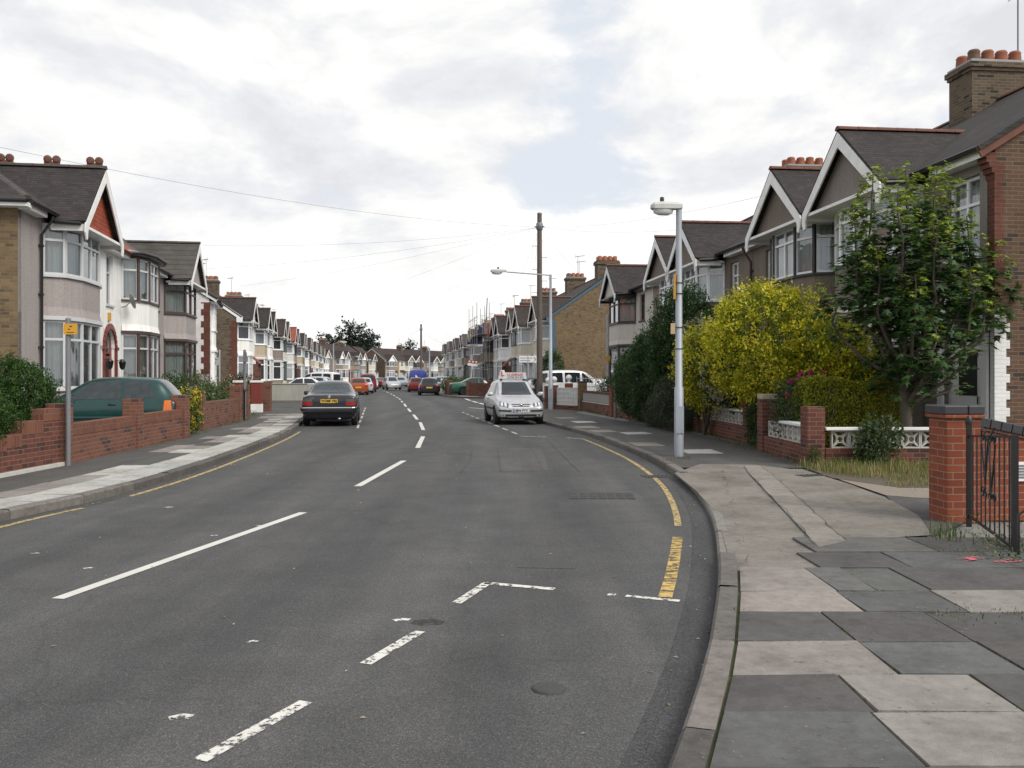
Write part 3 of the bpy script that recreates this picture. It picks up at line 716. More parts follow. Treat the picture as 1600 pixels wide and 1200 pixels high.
for a, b in (((1160, 728), (1280, 853)), ((1190, 728), (1322, 843)), ((1130, 735), (1172, 890))):
    A, B = G(*a, zA), G(*b, zA); pts = [A.lerp(B, i/26)+Vector((rr.gauss(0, .016), rr.gauss(0, .016), 0)) for i in range(27)]; wd = [max(.002, rr.gauss(.003, .0025)) for _ in pts]
    for i in range(26):
        if b[0] == 1172 and i % 3: continue
        t = (B-A).normalized(); s = Vector((t.y, -t.x, 0)); cr.quad(pts[i]-s*wd[i]+Vector((0,0,.006)), pts[i]+s*wd[i]+Vector((0,0,.006)), pts[i+1]+s*wd[i+1]+Vector((0,0,.006)), pts[i+1]-s*wd[i+1]+Vector((0,0,.006)))
struct(cr.build('crossover_cracks', 'joint'))
# driveway behind the apron: asphalt, gravel strip, dry grass
sheet('driveway', [G(1380, 770, .1), G(1452, 842, .1), (4.75, 9.3), (9.5, 9.3), (9.5, 11.1), G(1400, 765, .1)], .104, 'asphalt_old')
sheet('gravel_strip', [G(1300, 746, .1), G(1385, 775, .1), (5.0, 11.0), (9.5, 11.0), (9.5, 12.3), (5.6, 12.3)], .108, 'gravel')
sheet('grass_bed', [G(1255, 731, .1), G(1300, 748, .1), (5.2, 12.0), (9.5, 12.0), (9.5, 15.1), (5.25, 15.1)], .112, 'earth')
# road patches and gutter
def patch(name, pts, mat, z=.004): return sheet(name, [G(*p) for p in pts], z, mat)
patch('road_patch', [(778, 700), (846, 700), (858, 735), (782, 737)], 'asphalt_old', .003)
patch('road_patch', [(800, 686), (826, 686), (852, 737), (938, 737), (950, 790), (905, 820)], 'asphalt_old', .002) if False else None
gs = MB(); ky = cut(KR, 2, 13.5); strip(gs, offset(ky, -.02), offset(ky, -.22), .003); struct(gs.build('gutter_strip', 'asphalt_new'))
gs = MB(); ky = cut(KL, 4, 30); strip(gs, offset(ky, .02), offset(ky, .2), .003); struct(gs.build('gutter_strip', 'asphalt_new'))
tj = MB()                                                       # tar-sealed trench joints
def seamline(pts, w):
    P = [G(*p, .005) for p in pts]
    for a, b in zip(P, P[1:]):
        t = (b-a).normalized(); s = Vector((t.y, -t.x, 0))*w/2; tj.add([a-s, a+s, b+s, b-s], [(0, 1, 2, 3)])
for pts in ([(822, 684), (850, 737)], [(778, 700), (782, 737)], [(782, 737), (940, 738)], [(855, 688), (905, 737)], [(738, 703), (735, 720), (718, 740)], [(1077, 945), (1068, 1000), (1040, 1090), (1000, 1190)], [(808, 886), (900, 888)]): seamline(pts, .012)
struct(tj.build('tar_joint', 'asphalt_new'))

# painted markings
def mark(pts, w, mat, z=.004, wob=0):
    P = [Vector((p[0], p[1], 0)) for p in pts]; mb = MB(); A = offset(P, -w/2); B = offset(P, w/2); strip(mb, A, B, z); return struct(mb.build('road_marking', mat))
def markpx(a, b, w, mat, n=8, z=.004):
    A, B = G(*a), G(*b); return mark([A.lerp(B, i/n) for i in range(n+1)], w, mat, z)
markpx((90, 936), (474, 801), .10, 'white_line', 20)
for a, b in (((559, 760), (631, 720)), ((652.5, 700), (661, 682)), ((661.5, 672), (656.5, 660)), ((652, 655.5), (646, 648)), ((641.5, 643.5), (637.5, 638.5)), ((634.5, 635.5), (631.5, 631)), ((629, 628.6), (627, 626.4)), ((625.5, 624.4), (623.4, 622.8)), ((621.6, 621.6), (619, 620.2)), ((617, 619), (614.6, 617.4)), ((612.6, 616.4), (609.8, 615)), ((607, 613.6), (603.6, 612.2)), ((601, 611), (598, 610))):
    markpx(a, b, .11, 'white_line', 4)
Rk = cut(KR, 6.2, 23.2); a_ = offset(Rk, -.37)
mark([p for p in a_ if p.y < 9.5], .10, 'yellow_worn'); mark([p for p in a_ if p.y > 9.55], .075, 'yellow_line')
Lk = spline([(p.x, p.y) for p in KL if 3 < p.y < 26], .5); b_ = offset(Lk, .24)
mark([p for p in b_ if p.y < 11.3], .08, 'yellow_line'); mark([p for p in b_ if p.y > 11.8], .08, 'yellow_line')
for a, b in (((762, 911), (713, 943)), ((656, 987), (571, 1038)), ((478, 1097), (312, 1189)), ((190, 1262), (20, 1370))): markpx(a, b, .075, 'white_worn')
markpx((758, 911.5), (866, 921), .075, 'white_worn'); markpx((978, 931.5), (1062, 939.5), .06, 'white_worn'); markpx((950, 929), (962, 930), .07, 'white_worn')
for i in range(8):
    a = Vector((-.72, 25.4, 0)).lerp(Vector((.16, 22.3, 0)), 0)
p0, p1 = G(722, 644), G(815, 681)
for i in range(9):
    k0 = i/9; mark([p0.lerp(p1, k0), p0.lerp(p1, k0+.065)], .07, 'white_worn')
markpx((812, 681.5), (853, 683), .07, 'white_worn'); markpx((884, 684), (911, 686), .07, 'white_worn')
markpx((733, 637), (757, 639), .16, 'white_line')
for a, b in (((727, 623), (735, 626)), ((738, 626.8), (746, 629.2)), ((749, 629.8), (757, 632.2))): markpx(a, b, .18, 'white_line')
p0, p1 = G(571, 637), G(557, 673)
for i in range(6): mark([p0.lerp(p1, i/6), p0.lerp(p1, i/6+.1)], .07, 'white_worn')
for a in ((283, 1121), (628, 969), (263, 793), (405, 822), (335, 837), (55, 865), (138, 888), (723, 677.5), (395, 1003)):     # scraps of paint and gum on the asphalt
    c = G(*a); k = .05 if a[1] in (1121, 969, 793) else .03
    mark([c+Vector((-k, -.02, 0)), c+Vector((0, .015, 0)), c+Vector((k, 0, 0))], k*1.1, 'white_worn', .0035)
for a, b in (((1503, 876), (1530, 872)), ((1560, 880), (1590, 876))):
    A, B = G(*a, PAVE), G(*b, PAVE); mark([A, B], .10, 'pink_paint', PAVE+.008)
M['oil'] = worn_mark('oil_stain', (.034, .033, .032), .62, .24)
for (px, py, lx, ly) in ((668, 972, .12, .09),):
    c = G(px, py, .0025); mb = MB(); mb.add([(c.x+lx*math.cos(k*math.pi/8)*(.9+.12*math.sin(k*2.3)), c.y+ly*math.sin(k*math.pi/8)*(.9+.12*math.cos(k*1.7)), .0025) for k in range(16)], [tuple(range(16))]); struct(mb.build('oil_stain', 'oil'))
# covers set into the road and path
def cover(name, label, c, ang, lx, ly, z, cells):
    mb = MB(); mb.box(-lx/2, lx/2, -ly/2, ly/2, -.01, .006, 0)
    nx, ny = cells
    for i in range(nx):
        for j in range(ny):
            x = -lx/2+(i+.5)*lx/nx; y_ = -ly/2+(j+.5)*ly/ny; mb.box(x-lx/nx*.36, x+lx/nx*.36, y_-ly/ny*.36, y_+ly/ny*.36, .006, .011)
    o = mb.build(name, 'cast_iron', None, (c.x, c.y, z), ang); return tag(o, label, 'cover')
cover('manhole_cover', 'rectangular studded iron cover set in the road near the right kerb', G(940, 775), -.06, .86, .62, .0, (7, 4))
cover('drain_cover', 'small iron gully grate in the gutter crossing the yellow line', G(1268, 743, PAVE), .3, .42, .26, PAVE-.003, (5, 2))
cover('drain_cover', 'iron gully grate by the right kerb at the bend of the yellow line', G(1031, 744.5), .15, .55, .34, .0, (8, 2))
mb = MB(); mb.lathe([(.085, -.01), (.085, .008), (.07, .012)], n=18); tag(mb.build('valve_cover', 'cast_iron', None, G(857, 1077)), 'small round iron valve cover in the near road surface', 'cover')
# ---------------------------------------------------------------- terraced houses
# local frame: x runs along the front, -y is towards the street, z up from the path
EAVE, DEPTH, PITCH = 5.6, 8.2, .69
RIDGE = EAVE-.12+(DEPTH/2+.35)*PITCH
V2 = lambda a: Vector((a[0], a[1]))
def fbox(mb, a, b, s0, s1, z0, z1, d0, d1, mat=0):
    a, b = V2(a), V2(b); t = (b-a).normalized(); n = Vector((t.y, -t.x))
    p = a+t*s0+n*d0; mb.obox((p.x, p.y, z0), (t.x*(s1-s0), t.y*(s1-s0), 0), (n.x*(d1-d0), n.y*(d1-d0), 0), (0, 0, z1-z0), mat)
def fquad(mb, a, b, s0, s1, z0, z1, d, mat=0):
    a, b = V2(a), V2(b); t = (b-a).normalized(); n = Vector((t.y, -t.x)); p = a+t*s0+n*d; q = a+t*s1+n*d
    mb.quad((p.x, p.y, z0), (q.x, q.y, z0), (q.x, q.y, z1), (p.x, p.y, z1), mat)
def off2(path, d):
    o = []
    for i, p in enumerate(path):
        ns = []
        if i > 0: t = (V2(p)-V2(path[i-1])).normalized(); ns.append(Vector((t.y, -t.x)))
        if i < len(path)-1: t = (V2(path[i+1])-V2(p)).normalized(); ns.append(Vector((t.y, -t.x)))
        n = sum(ns, Vector((0, 0))).normalized(); k = 1/max(.5, n.dot(ns[0])); o.append(V2(p)+n*d*k)
    return o
def band(mb, path, z0, z1, d0=0, d1=None, mat=0):
    A = off2(path, d0); B = off2(path, d0 if d1 is None else d1)
    for i in range(len(path)-1):
        mb.quad((A[i].x, A[i].y, z0), (A[i+1].x, A[i+1].y, z0), (B[i+1].x, B[i+1].y, z1), (B[i].x, B[i].y, z1), mat)
def ledge(mb, path, z0, z1, d, mat=0, back=.3):
    """slab following the bay: outer face, top and underside"""
    A = off2(path, d); n = len(path)
    out = [(p.x, p.y) for p in A]; inn = [(p[0], p[1]+0) for p in off2(path, -back)]
    for i in range(n-1):
        a, b, c, e = out[i], out[i+1], inn[i+1], inn[i]
        mb.quad((*a, z0), (*b, z0), (*b, z1), (*a, z1), mat); mb.quad((*a, z1), (*b, z1), (*c, z1), (*e, z1), mat); mb.quad((*e, z0), (*c, z0), (*b, z0), (*a, z0), mat)
def bay_path(c, hw, proud, kind):
    if kind == 'bow':
        r = []
        for th in (180, 144, 108, 72, 36, 0):
            cc, ss = math.cos(R(th)), math.sin(R(th)); r.append((c+hw*math.copysign(abs(cc)**.7, cc), -proud*abs(ss)**.7))
        return r
    if kind == 'cant': return [(c-hw, 0), (c-hw*.66, -proud), (c, -proud), (c+hw*.66, -proud), (c+hw, 0)]
    return [(c-hw, 0), (c-hw, -proud), (c, -proud), (c+hw, -proud), (c+hw, 0)]
def facet_window(fr, pn, a, b, z0, z1, w=.055, tr=.72, inner=None, mull=0, op=None):
    Ls = (V2(b)-V2(a)).length; D0, D1 = -.06, .015
    if Ls < .16: fbox(fr, a, b, 0, Ls, z0, z1, D0, D1); return
    for s0, s1 in ((0, w), (Ls-w, Ls)): fbox(fr, a, b, s0, s1, z0, z1, D0, D1)
    zt = z0+(z1-z0)*tr
    for q0, q1 in ((z0, z0+w), (z1-w, z1), (zt-w*.5, zt+w*.5)): fbox(fr, a, b, w, Ls-w, q0, q1, D0, D1-.003)
    xs = [w+(Ls-2*w)*k/(mull+1) for k in range(1, mull+1)]
    for x in xs: fbox(fr, a, b, x-w*.5, x+w*.5, z0+w, z1-w, D0+.002, D1-.006)
    fquad(pn, a, b, w*.5, Ls-w*.5, z0+w*.5, z1-w*.5, -.028)
def pleats(mb, path, z0, z1, amp=.045, per=.11, back=.16, gap=None):
    P = [V2(p) for p in off2(path, -back)]
    pts = []
    for a, b in zip(P, P[1:]):
        L_ = (b-a).length; n = max(2, int(L_/(per/4))); t = (b-a)/n; nn = Vector((t.y, -t.x)).normalized()
        for i in range(n): pts.append(a+t*i+nn*amp*math.sin(2*math.pi*(len(pts))/4.3)*(.6+.4*math.sin(len(pts)*.37)))
    pts.append(P[-1])
    for i in range(len(pts)-1):
        if gap and gap(i/len(pts)): continue
        mb.add([(pts[i].x, pts[i].y, z0), (pts[i+1].x, pts[i+1].y, z0), (pts[i+1].x, pts[i+1].y, z1), (pts[i].x, pts[i].y, z1)], [(0, 1, 2, 3)], 0, None, True)
def holes_wall(mb, u0, u1, z0, z1, holes, v=0, rev=.12, mat=0):
    us = sorted({u0, u1, *[h[0] for h in holes], *[h[1] for h in holes]}); zs = sorted({z0, z1, *[h[2] for h in holes], *[h[3] for h in holes]})
    for a, b in zip(us, us[1:]):
        for c, d in zip(zs, zs[1:]):
            m, k = (a+b)/2, (c+d)/2
            if any(h[0] < m < h[1] and h[2] < k < h[3] for h in holes): continue
            mb.quad((a, v, c), (b, v, c), (b, v, d), (a, v, d), mat)
    for a, b, c, d in holes:
        mb.quad((a, v, c), (a, v, d), (a, v+rev, d), (a, v+rev, c), mat); mb.quad((b, v, d), (b, v, c), (b, v+rev, c), (b, v+rev, d), mat)
        mb.quad((a, v, d), (b, v, d), (b, v+rev, d), (a, v+rev, d), mat); mb.quad((b, v, c), (a, v, c), (a, v+rev, c), (b, v+rev, c), mat)
def ridge_run(mb, a, b, r=.11, ln=.42):
    a, b = Vector(a), Vector(b); n = max(1, int((b-a).length/ln)); d = (b-a)/n; t = d.normalized()
    s = t.cross(Vector((0, 0, 1))).normalized(); up = s.cross(t)
    for i in range(n):
        p, q = a+d*i, a+d*(i+.985); k0, k1 = 1.0, .96
        vs = []
        for pp, kk in ((p, k0), (q, k1)):
            for j in range(7):
                an = math.pi*j/6; vs.append(pp+s*math.cos(an)*r*kk+up*(math.sin(an)*r*.8*kk-.02))
        mb.add(vs, [(j, j+1, j+8, j+7) for j in range(6)]+[(6, 5, 4, 3, 2, 1, 0), (7, 8, 9, 10, 11, 12, 13)], 0)
DEF = dict(wall='dash_grey', bayw=None, low=None, flank='yellow_stock', frame='upvc', frame2=None, roof='tile_dark', ridge='ridge', gable='dash_grey', barge='wood_white', bay='cant', hw=1.5, proud=.72,
           gab=True, ghw=1.75, gz=6.93, gfoot=5.36, chim=(), chim_m='stock_dark', pots=(2, 4), near=False, fl=(False, False), hip=None, curtain='curtain', door='arch', doorc='frame_red', archc=None, win=(.95, 4.05, 5.25),
           glass='pane_far', trim='wood_white', verge='wood_white', aerial=(), gutter='frame_black', dish=False, pitch=None, mull=0, dtr=.72, depth=DEPTH, lowz=(1.2, 2.92), upz=(4.05, 5.42), quoin=None, fzs=None, wleft=True, gm=.35)
def house(label, loc, ang, u0, u1, bay_c, door_c, group='terraced houses along the street', name='terraced_house', **kw):
    o = dict(DEF); o.update(kw); near = o['near']
    root = tag(empty(name, loc, ang), label, 'house', group)
    D = o['depth']; ez = EAVE; rz = RIDGE if not o['pitch'] else EAVE-.12+(D/2+.35)*o['pitch']; pit = PITCH if not o['pitch'] else o['pitch']
    eb = ez-.12
    # --- walls
    ww, wz0, wz1 = o['win']; holes = []
    if door_c is not None:
        dw = .62 if near else .5
        holes = [(door_c-ww/2, door_c+ww/2, wz0, wz1), (door_c-dw, door_c+dw, .14, 3.0 if o['door'] == 'arch' else 2.4)]
    lowsplit = o['low']
    mb = MB(); holes_wall(mb, u0, u1, -.15, ez+.1, holes, 0, .16)
    bk_ = MB(); bk_.quad((u0, D, -.15), (u0, D, ez), (u1, D, ez), (u1, D, -.15)); bk_.build('back_wall', o['flank'], root)
    if door_c is not None:
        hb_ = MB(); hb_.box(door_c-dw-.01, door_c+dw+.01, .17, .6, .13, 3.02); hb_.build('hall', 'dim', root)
    mb.build('wall', o['wall'], root)
    for i, (x, s) in enumerate(((u0, -1), (u1, 1))):
        if not o['fl'][i]: continue
        fb = MB(); top = rz-.14; ezf = ez-.05
        if o['hip'] == i: pts = [(x, 0, -.15), (x, D, -.15), (x, D, ezf), (x, 0, ezf)]
        else: pts = [(x, 0, -.15), (x, D, -.15), (x, D, ezf), (x, D/2, top), (x, 0, ezf)]
        fb.prism([Vector(p)+Vector((s*.004, 0, 0)) for p in pts], (-s*.22, 0, 0)); fb.build('flank_wall', o['flank'], root)
        if o['fzs']:                                             # lower part of the flank left in another finish
            lb = MB(); lb.box(min(x+s*.006, x+s*.03), max(x+s*.006, x+s*.03), -.0, D, -.15, o['fzs'][0]); lb.build('flank_base', o['fzs'][1], root)
    # --- main roof
    rb = MB(); ov = .35; a0 = u0-(.12 if o['fl'][0] else 0); a1 = u1+(.12 if o['fl'][1] else 0); th = Vector((0, .05, .075))
    h0 = D/2 if o['hip'] == 0 else 0; h1 = D/2 if o['hip'] == 1 else 0; zr = rz
    z_e = eb
    rb.prism([(a0, -ov, z_e), (a1, -ov, z_e), (a1-h1, D/2, zr), (a0+h0, D/2, zr)], (0, -.045, .07)); rb.prism([(a1, D+ov, z_e), (a0, D+ov, z_e), (a0+h0, D/2, zr), (a1-h1, D/2, zr)], (0, .045, .07))
    if h0: rb.prism([(a0-.2, -ov, z_e), (a0+h0, D/2, zr), (a0-.2, D+ov, z_e)], (-.045, 0, .07))
    if h1: rb.prism([(a1+.2, -ov, z_e), (a1+.2, D+ov, z_e), (a1-h1, D/2, zr)], (.045, 0, .07))
    rb.build('roof', o['roof'], root)
    rg = MB(); ridge_run(rg, (a0+h0, D/2, zr+.09), (a1-h1, D/2, zr+.09))
    if h0: ridge_run(rg, (a0-.05, -ov+.1, z_e+.13), (a0+h0, D/2, zr+.1))
    if h1: ridge_run(rg, (a1+.05, -ov+.1, z_e+.13), (a1-h1, D/2, zr+.1))
    rg.build('ridge_tiles', o['ridge'], root); rg = MB()
    def gutter(pts, r=.055): m_ = MB(); m_.tube(pts, r, 6); m_.build('gutter', o['gutter'], root)
    gz, gf, gh, gp = o['gz'], o['gfoot'], o['ghw'], o['proud']+o['gm']
    if o['gab']:
        vb = (gz-z_e)/pit-ov+.25; vf = (gf-z_e)/pit-ov+.1
        gb = MB(); c = bay_c
        for s in (-1, 1):
            P = [(c+s*gh, -gp, gf), (c, -gp, gz), (c, vb, gz), (c+s*gh, max(vf, -.3), gf)]
            gb.prism(P, (s*.05, 0, .06))
        gb.build('gable_roof', o['roof'], root); ridge_run(rg, (c, -gp-.02, gz+.09), (c, vb, gz+.09))
        # bargeboards with a shaped foot, panel behind them, soffit under
        bb = MB(); slope = Vector((gh, 0, gf-gz)); sl = slope.normalized(); nn = Vector((sl.z, 0, -sl.x)); w = .21
        for s in (-1, 1):
            f = lambda v: Vector((c+s*v.x, -gp-.015, v.z))
            A = Vector((0, 0, gz+.02)); B = Vector((gh+.04, 0, gf-.01)); foot = Vector((gh-.02, 0, gf-.36)); inn = B+nn*w
            top = [A, B, B+Vector((.02, 0, -.22)), foot+Vector((.0, 0, -.05)), foot+Vector((-.10, 0, -.02)), inn+Vector((-.03, 0, -.05)), inn-sl*.12, Vector((0, 0, gz-.02-w*1.35))]
            bb.prism([f(v) for v in top], (0, .035, 0))
        bb.build('bargeboard', o['barge'], root)
        pb = MB(); pv = -gp+.20; k = .93; zb = gf-.02
        pb.prism([(c-gh*k, pv, zb), (c+gh*k, pv, zb), (c, pv, gz-.12)], (0, .06, 0)); pb.build('gable_panel', o['gable'], root)
        sb = MB(); sb.box(c-gh+.03, c+gh-.03, -gp+.02, -.1, gf-.10, gf-.03)
        for s in (-1, 1):                                         # boards closing the returns of the bay eaves
            x = c+s*(gh-.02); sb.box(min(x, x-s*.025), max(x, x-s*.025), -gp+.03, -.2, gf-.19, gf-.02)
        sb.build('soffit', o['trim'], root)
        for s in (-1, 1): gutter([(c+s*(gh+.06), -gp+.1, gf-.02), (c+s*(gh+.06), -.32, gf+.01)], .05)
    else:
        gb = MB(); P = bay_path(bay_c, o['hw'], o['proud'], o['bay']); A = off2(P, .22); zt = 5.62
        gb.add([(p.x, p.y, zt) for p in A]+[(bay_c+o['hw']+.1, .3, zt+.16), (bay_c-o['hw']-.1, .3, zt+.16)], [tuple(range(len(A)+2))]); ledge(gb, P, zt-.1, zt, .21); gb.build('bay_roof', 'lead', root)
        gutter([(p.x, p.y, zt-.05) for p in off2(P, .26)])
    if rg.v: rg.build('ridge_tiles', o['ridge'], root)
    segs = [(u0, u1)] if not o['gab'] else [(u0, bay_c-gh), (bay_c+gh, u1)]
    fa = MB()
    for a, b in segs:
        a_, b_ = (a+(.4 if o['gab'] and a > bay_c else 0), b-(.4 if o['gab'] and a < bay_c else 0))
        if b-a > .2: a, b = a_, b_; fa.box(a, b, -.26, -.235, ez-.22, ez-.03); fa.box(a, b, -.235, 0.01, ez-.22, ez-.20); gutter([(a, -.33, ez-.06), (b, -.33, ez-.06)])
    if o['hip'] is not None: hx = u0 if o['hip'] == 0 else u1; hs = -1 if o['hip'] == 0 else 1; fa.box(min(hx, hx+hs*.3), max(hx, hx+hs*.3), -.3, D, ez-.2, ez-.1); gutter([(hx+hs*.33, -.3, ez-.07), (hx+hs*.33, D, ez-.07)])
    vg = MB()
    for i, (x, s) in enumerate(((a0, -1), (a1, 1))):
        if o['fl'][i] and o['hip'] != i:                          # verge boards up the gable end
            for y0, y1 in ((-ov, D/2), (D+ov, D/2)): vg.bar((x-s*.05, y0, z_e-.03), (x-s*.05, y1, zr-.03), .04, .20, (0, 0, 1))
    if vg.v: vg.build('verge_board', o['verge'], root)
    fa.build('fascia', o['trim'], root)
    # --- bay
    P = bay_path(bay_c, o['hw'], o['proud'], o['bay']); (l0, l1), (q0, q1) = o['lowz'], o['upz']; q1 = min(q1, o['gfoot']-.08) if o['gab'] else q1
    bm, ba, bh_ = MB(), MB(), MB(); band(ba, P, -.15, l0, 0); ba.build('bay_base', o['wall'], root); band(bm, P, l1+.1, l1+.32, .06, .0); band(bm, P, l1+.32, q0-.05, 0); band(bh_, P, q1, (o['gfoot']-.02) if o['gab'] else ez+.02, 0); bh_.build('bay_head', o['frame2'] or o['frame'] if near else o['wall'], root)
    if not o['low']: bm.build('bay_wall', o['bayw'] or o['wall'], root)
    else:
        bm.build('bay_wall', o['bayw'] or o['wall'], root)
    for nm_, z0_, z1_, d_ in (('bay_sill', l0-.06, l0, .06), ('bay_sill', q0-.06, q0, .06), ('bay_hood', l1, l1+.10, .075))+((('bay_hood', q1, q1+.06, .04),) if near else ()):
        led = MB(); ledge(led, P, z0_, z1_, d_); led.build(nm_, o['frame2'] or o['frame'], root)
    for z0, z1, fr_m in ((l0, l1, o['frame']), (q0, q1, o['frame'])):
        fr, pn, cu = MB(), MB(), MB()
        for i in range(len(P)-1):
            Ls = (V2(P[i+1])-V2(P[i])).length
            facet_window(fr, pn, P[i], P[i+1], z0, z1, .06 if near else .075, o['dtr'], mull=1 if Ls > 1.25 else 0)
        if o['frame2']:
            pass
        w_ = fr.build('bay_window', fr_m, root); pn.build('pane', 'glass' if near else o['glass'], w_)
        if o['frame2']:
            for p in P[1:-1]:
                m2 = MB(); m2.lathe([(.055, z0), (.055, z1)], (p[0], p[1]-.005, 0), 8); m2.build('mullion', o['frame2'], w_)
        if near:
            pleats(cu, P, z0+.03, z1-.02, gap=o.get('gap')); cu.build('curtain', o['curtain'], w_)
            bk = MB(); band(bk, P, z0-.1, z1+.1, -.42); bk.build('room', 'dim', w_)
    # --- window over the door, door, porch
    if door_c is not None:
        a, b = (door_c-ww/2, .1), (door_c+ww/2, .1); fr, pn, cu = MB(), MB(), MB()
        facet_window(fr, pn, a, b, wz0, wz1, .06, .66, mull=1 if ww > .7 else 0); fr.box(door_c-ww/2-.05, door_c+ww/2+.05, -.05, .1, wz0-.06, wz0)
        w_ = fr.build('window', o['frame'], root); pn.build('pane', 'glass' if near else o['glass'], w_)
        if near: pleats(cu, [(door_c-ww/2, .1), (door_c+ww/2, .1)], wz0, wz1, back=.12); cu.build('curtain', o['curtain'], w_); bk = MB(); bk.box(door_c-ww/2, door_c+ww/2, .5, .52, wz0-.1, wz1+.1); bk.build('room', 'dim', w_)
        db = MB(); dv = .10 if near else .12; db.box(door_c-.45, door_c+.45, dv, dv+.05, .14, 2.15); 
        for x in (-.3, .06): db.box(door_c+x, door_c+x+.24, dv-.012, dv, .3, .95)
        d_ = db.build('door', o['doorc'], root)
        gl = MB(); gl.box(door_c-.28, door_c+.28, dv-.008, dv, 1.15, 1.95); gl.build('glazing', 'pane_dark', d_)
        hd = MB(); hd.box(door_c+.34, door_c+.38, dv-.05, dv, 1.0, 1.14); hd.build('handle', 'chrome', d_)
        fl = MB(); fl.box(door_c-dw, door_c-.45, dv, dv+.05, .14, 3.0); fl.box(door_c+.45, door_c+dw, dv, dv+.05, .14, 3.0); fl.box(door_c-.45, door_c+.45, dv, dv+.05, 2.22, 2.28); fl.box(door_c-.45, door_c+.45, dv+.01, dv+.03, 2.28, 3.0, 1)
        fl.build('door_frame', [o['archc'] or o['frame'], 'pane_dark'], root)
        if o['door'] == 'arch':
            sp, rgm = MB(), MB(); n = 14; r = dw-.02; zc = 3.0-dw+.02
            for i in range(n):
                t0, t1 = math.pi*i/n, math.pi*(i+1)/n
                p0, p1 = (door_c+r*math.cos(t0), zc+r*math.sin(t0)), (door_c+r*math.cos(t1), zc+r*math.sin(t1))
                sp.add([(p0[0], -.004, p0[1]), (p0[0], -.004, 3.01), (p1[0], -.004, 3.01), (p1[0], -.004, p1[1])], [(0, 1, 2, 3)])
                sp.add([(p0[0], -.004, p0[1]), (p1[0], -.004, p1[1]), (p1[0], .1, p1[1]), (p0[0], .1, p0[1])], [(0, 1, 2, 3)])
                q0_, q1_ = (door_c+(r+.17)*math.cos(t0), zc+(r+.17)*math.sin(t0)), (door_c+(r+.17)*math.cos(t1), zc+(r+.17)*math.sin(t1))
                rgm.obox((p0[0], -.05, p0[1]), (p1[0]-p0[0], 0, p1[1]-p0[1]), (0, .05, 0), (q0_[0]-p0[0], 0, q0_[1]-p0[1]))
            for s in (-1, 1):
                x = door_c+s*r; rgm.box(min(x, x+s*.17), max(x, x+s*.17), -.05, 0, .14, zc); rgm.box(min(x-s*.0, x+s*.24), max(x, x+s*.24), -.08, 0, zc-.06, zc+.04)
            sp.build('arch_wall', o['wall'], root); rgm.build('porch_arch', o['archc'] or o['wall'], root)
        elif o['door'] == 'porch':
            pb = MB(); c = door_c; pb.prism([(c-.95, -.75, 2.45), (c+.95, -.75, 2.45), (c+.95, 0, 3.05), (c-.95, 0, 3.05)], (0, -.03, .07)); pb.build('porch_roof', 'tile_red' if o['doorc'] == 'frame_red' else o['roof'], root)
            pp = MB()
            for x in (c-.9, c+.9): pp.box(x-.06, x+.06, -.66, .0, 0, 2.45)
            pp.build('porch_side', 'red_brick' if o['doorc'] == 'frame_red' else o['frame'], root)
    # --- chimneys on the party walls
    for cu_ in o['chim']:
        cb = MB(); w, l, zt = .48, .74, o.get('chz', 9.5) if not o['pitch'] else rz+1.06; cv = D/2
        cb.box(cu_-w, cu_+w, cv-l, cv+l, 7.2, zt-.28); cb.box(cu_-w-.04, cu_+w+.04, cv-l-.04, cv+l+.04, zt-.28, zt-.20); cb.box(cu_-w-.08, cu_+w+.08, cv-l-.08, cv+l+.08, zt-.20, zt-.07); cb.box(cu_-w-.03, cu_+w+.03, cv-l-.03, cv+l+.03, zt-.07, zt, 1)
        c_ = cb.build('chimney', [o['chim_m'], 'lead'], root)
        fl = MB(); fl.box(cu_-w-.03, cu_+w+.03, cv-l-.03, cv+l+.03, 7.3, zr-l*pit+.25) if False else fl.prism([(cu_-w-.02, cv-l-.3, zr-l*pit-.10), (cu_+w+.02, cv-l-.3, zr-l*pit-.10), (cu_+w+.02, cv-l-.01, zr-l*pit+.30), (cu_-w-.02, cv-l-.01, zr-l*pit+.30)], (0, -.012, .012)); None
        na, nb = o['pots']; rp = random.Random(int(cu_*31)+int(loc[1]*7))
        for i in range(na):
            for j in range(nb):
                pm = MB(); px, py = cu_-w+.24+(2*w-.48)*(i/max(1, na-1)), cv-l+.2+(2*l-.4)*j/(nb-1); h = .30+rp.choice([0, 0, 0, .02, .06])
                pm.lathe([(.155, zt-.03), (.15, zt+.12), (.14, zt+h-.08), (.15, zt+h-.05), (.115, zt+h), (.08, zt+h+.01)] if near else [(.15, zt-.03), (.14, zt+h), (.09, zt+h+.02)], (px, py, 0), 14 if near else 8); pm.build('pot', 'pot' if rp.random() < .75 else 'pot_dark', c_)
    for (au, az) in o['aerial']: aerial(root, au, D/2+.3, 9.2, az)
    if o['dish']:
        du, dv_, dz = o['dish']; db = MB(); db.lathe([(.01, 0), (.14, .015), (.25, .05), (.255, .055), (.245, .06), (.14, .03), (.01, .015)], n=18, axis='y'); ob = db.build('satellite_dish', 'galv_dark', root, (du, dv_-.32, dz)); ob.rotation_euler = (R(-18), 0, R(28))
        ab = MB(); ab.tube([(0, -.0, -.05), (.0, -.25, -.12), (0, -.33, .02)], .012, 5); ab.box(-.03, .03, -.37, -.3, -.0, .06); ab.tube([(0, .01, 0), (0, .2, -.1), (0.05, .32, -.1)], .018, 5); ab.build('feed_arm', 'galv_dark', ob)
    return root
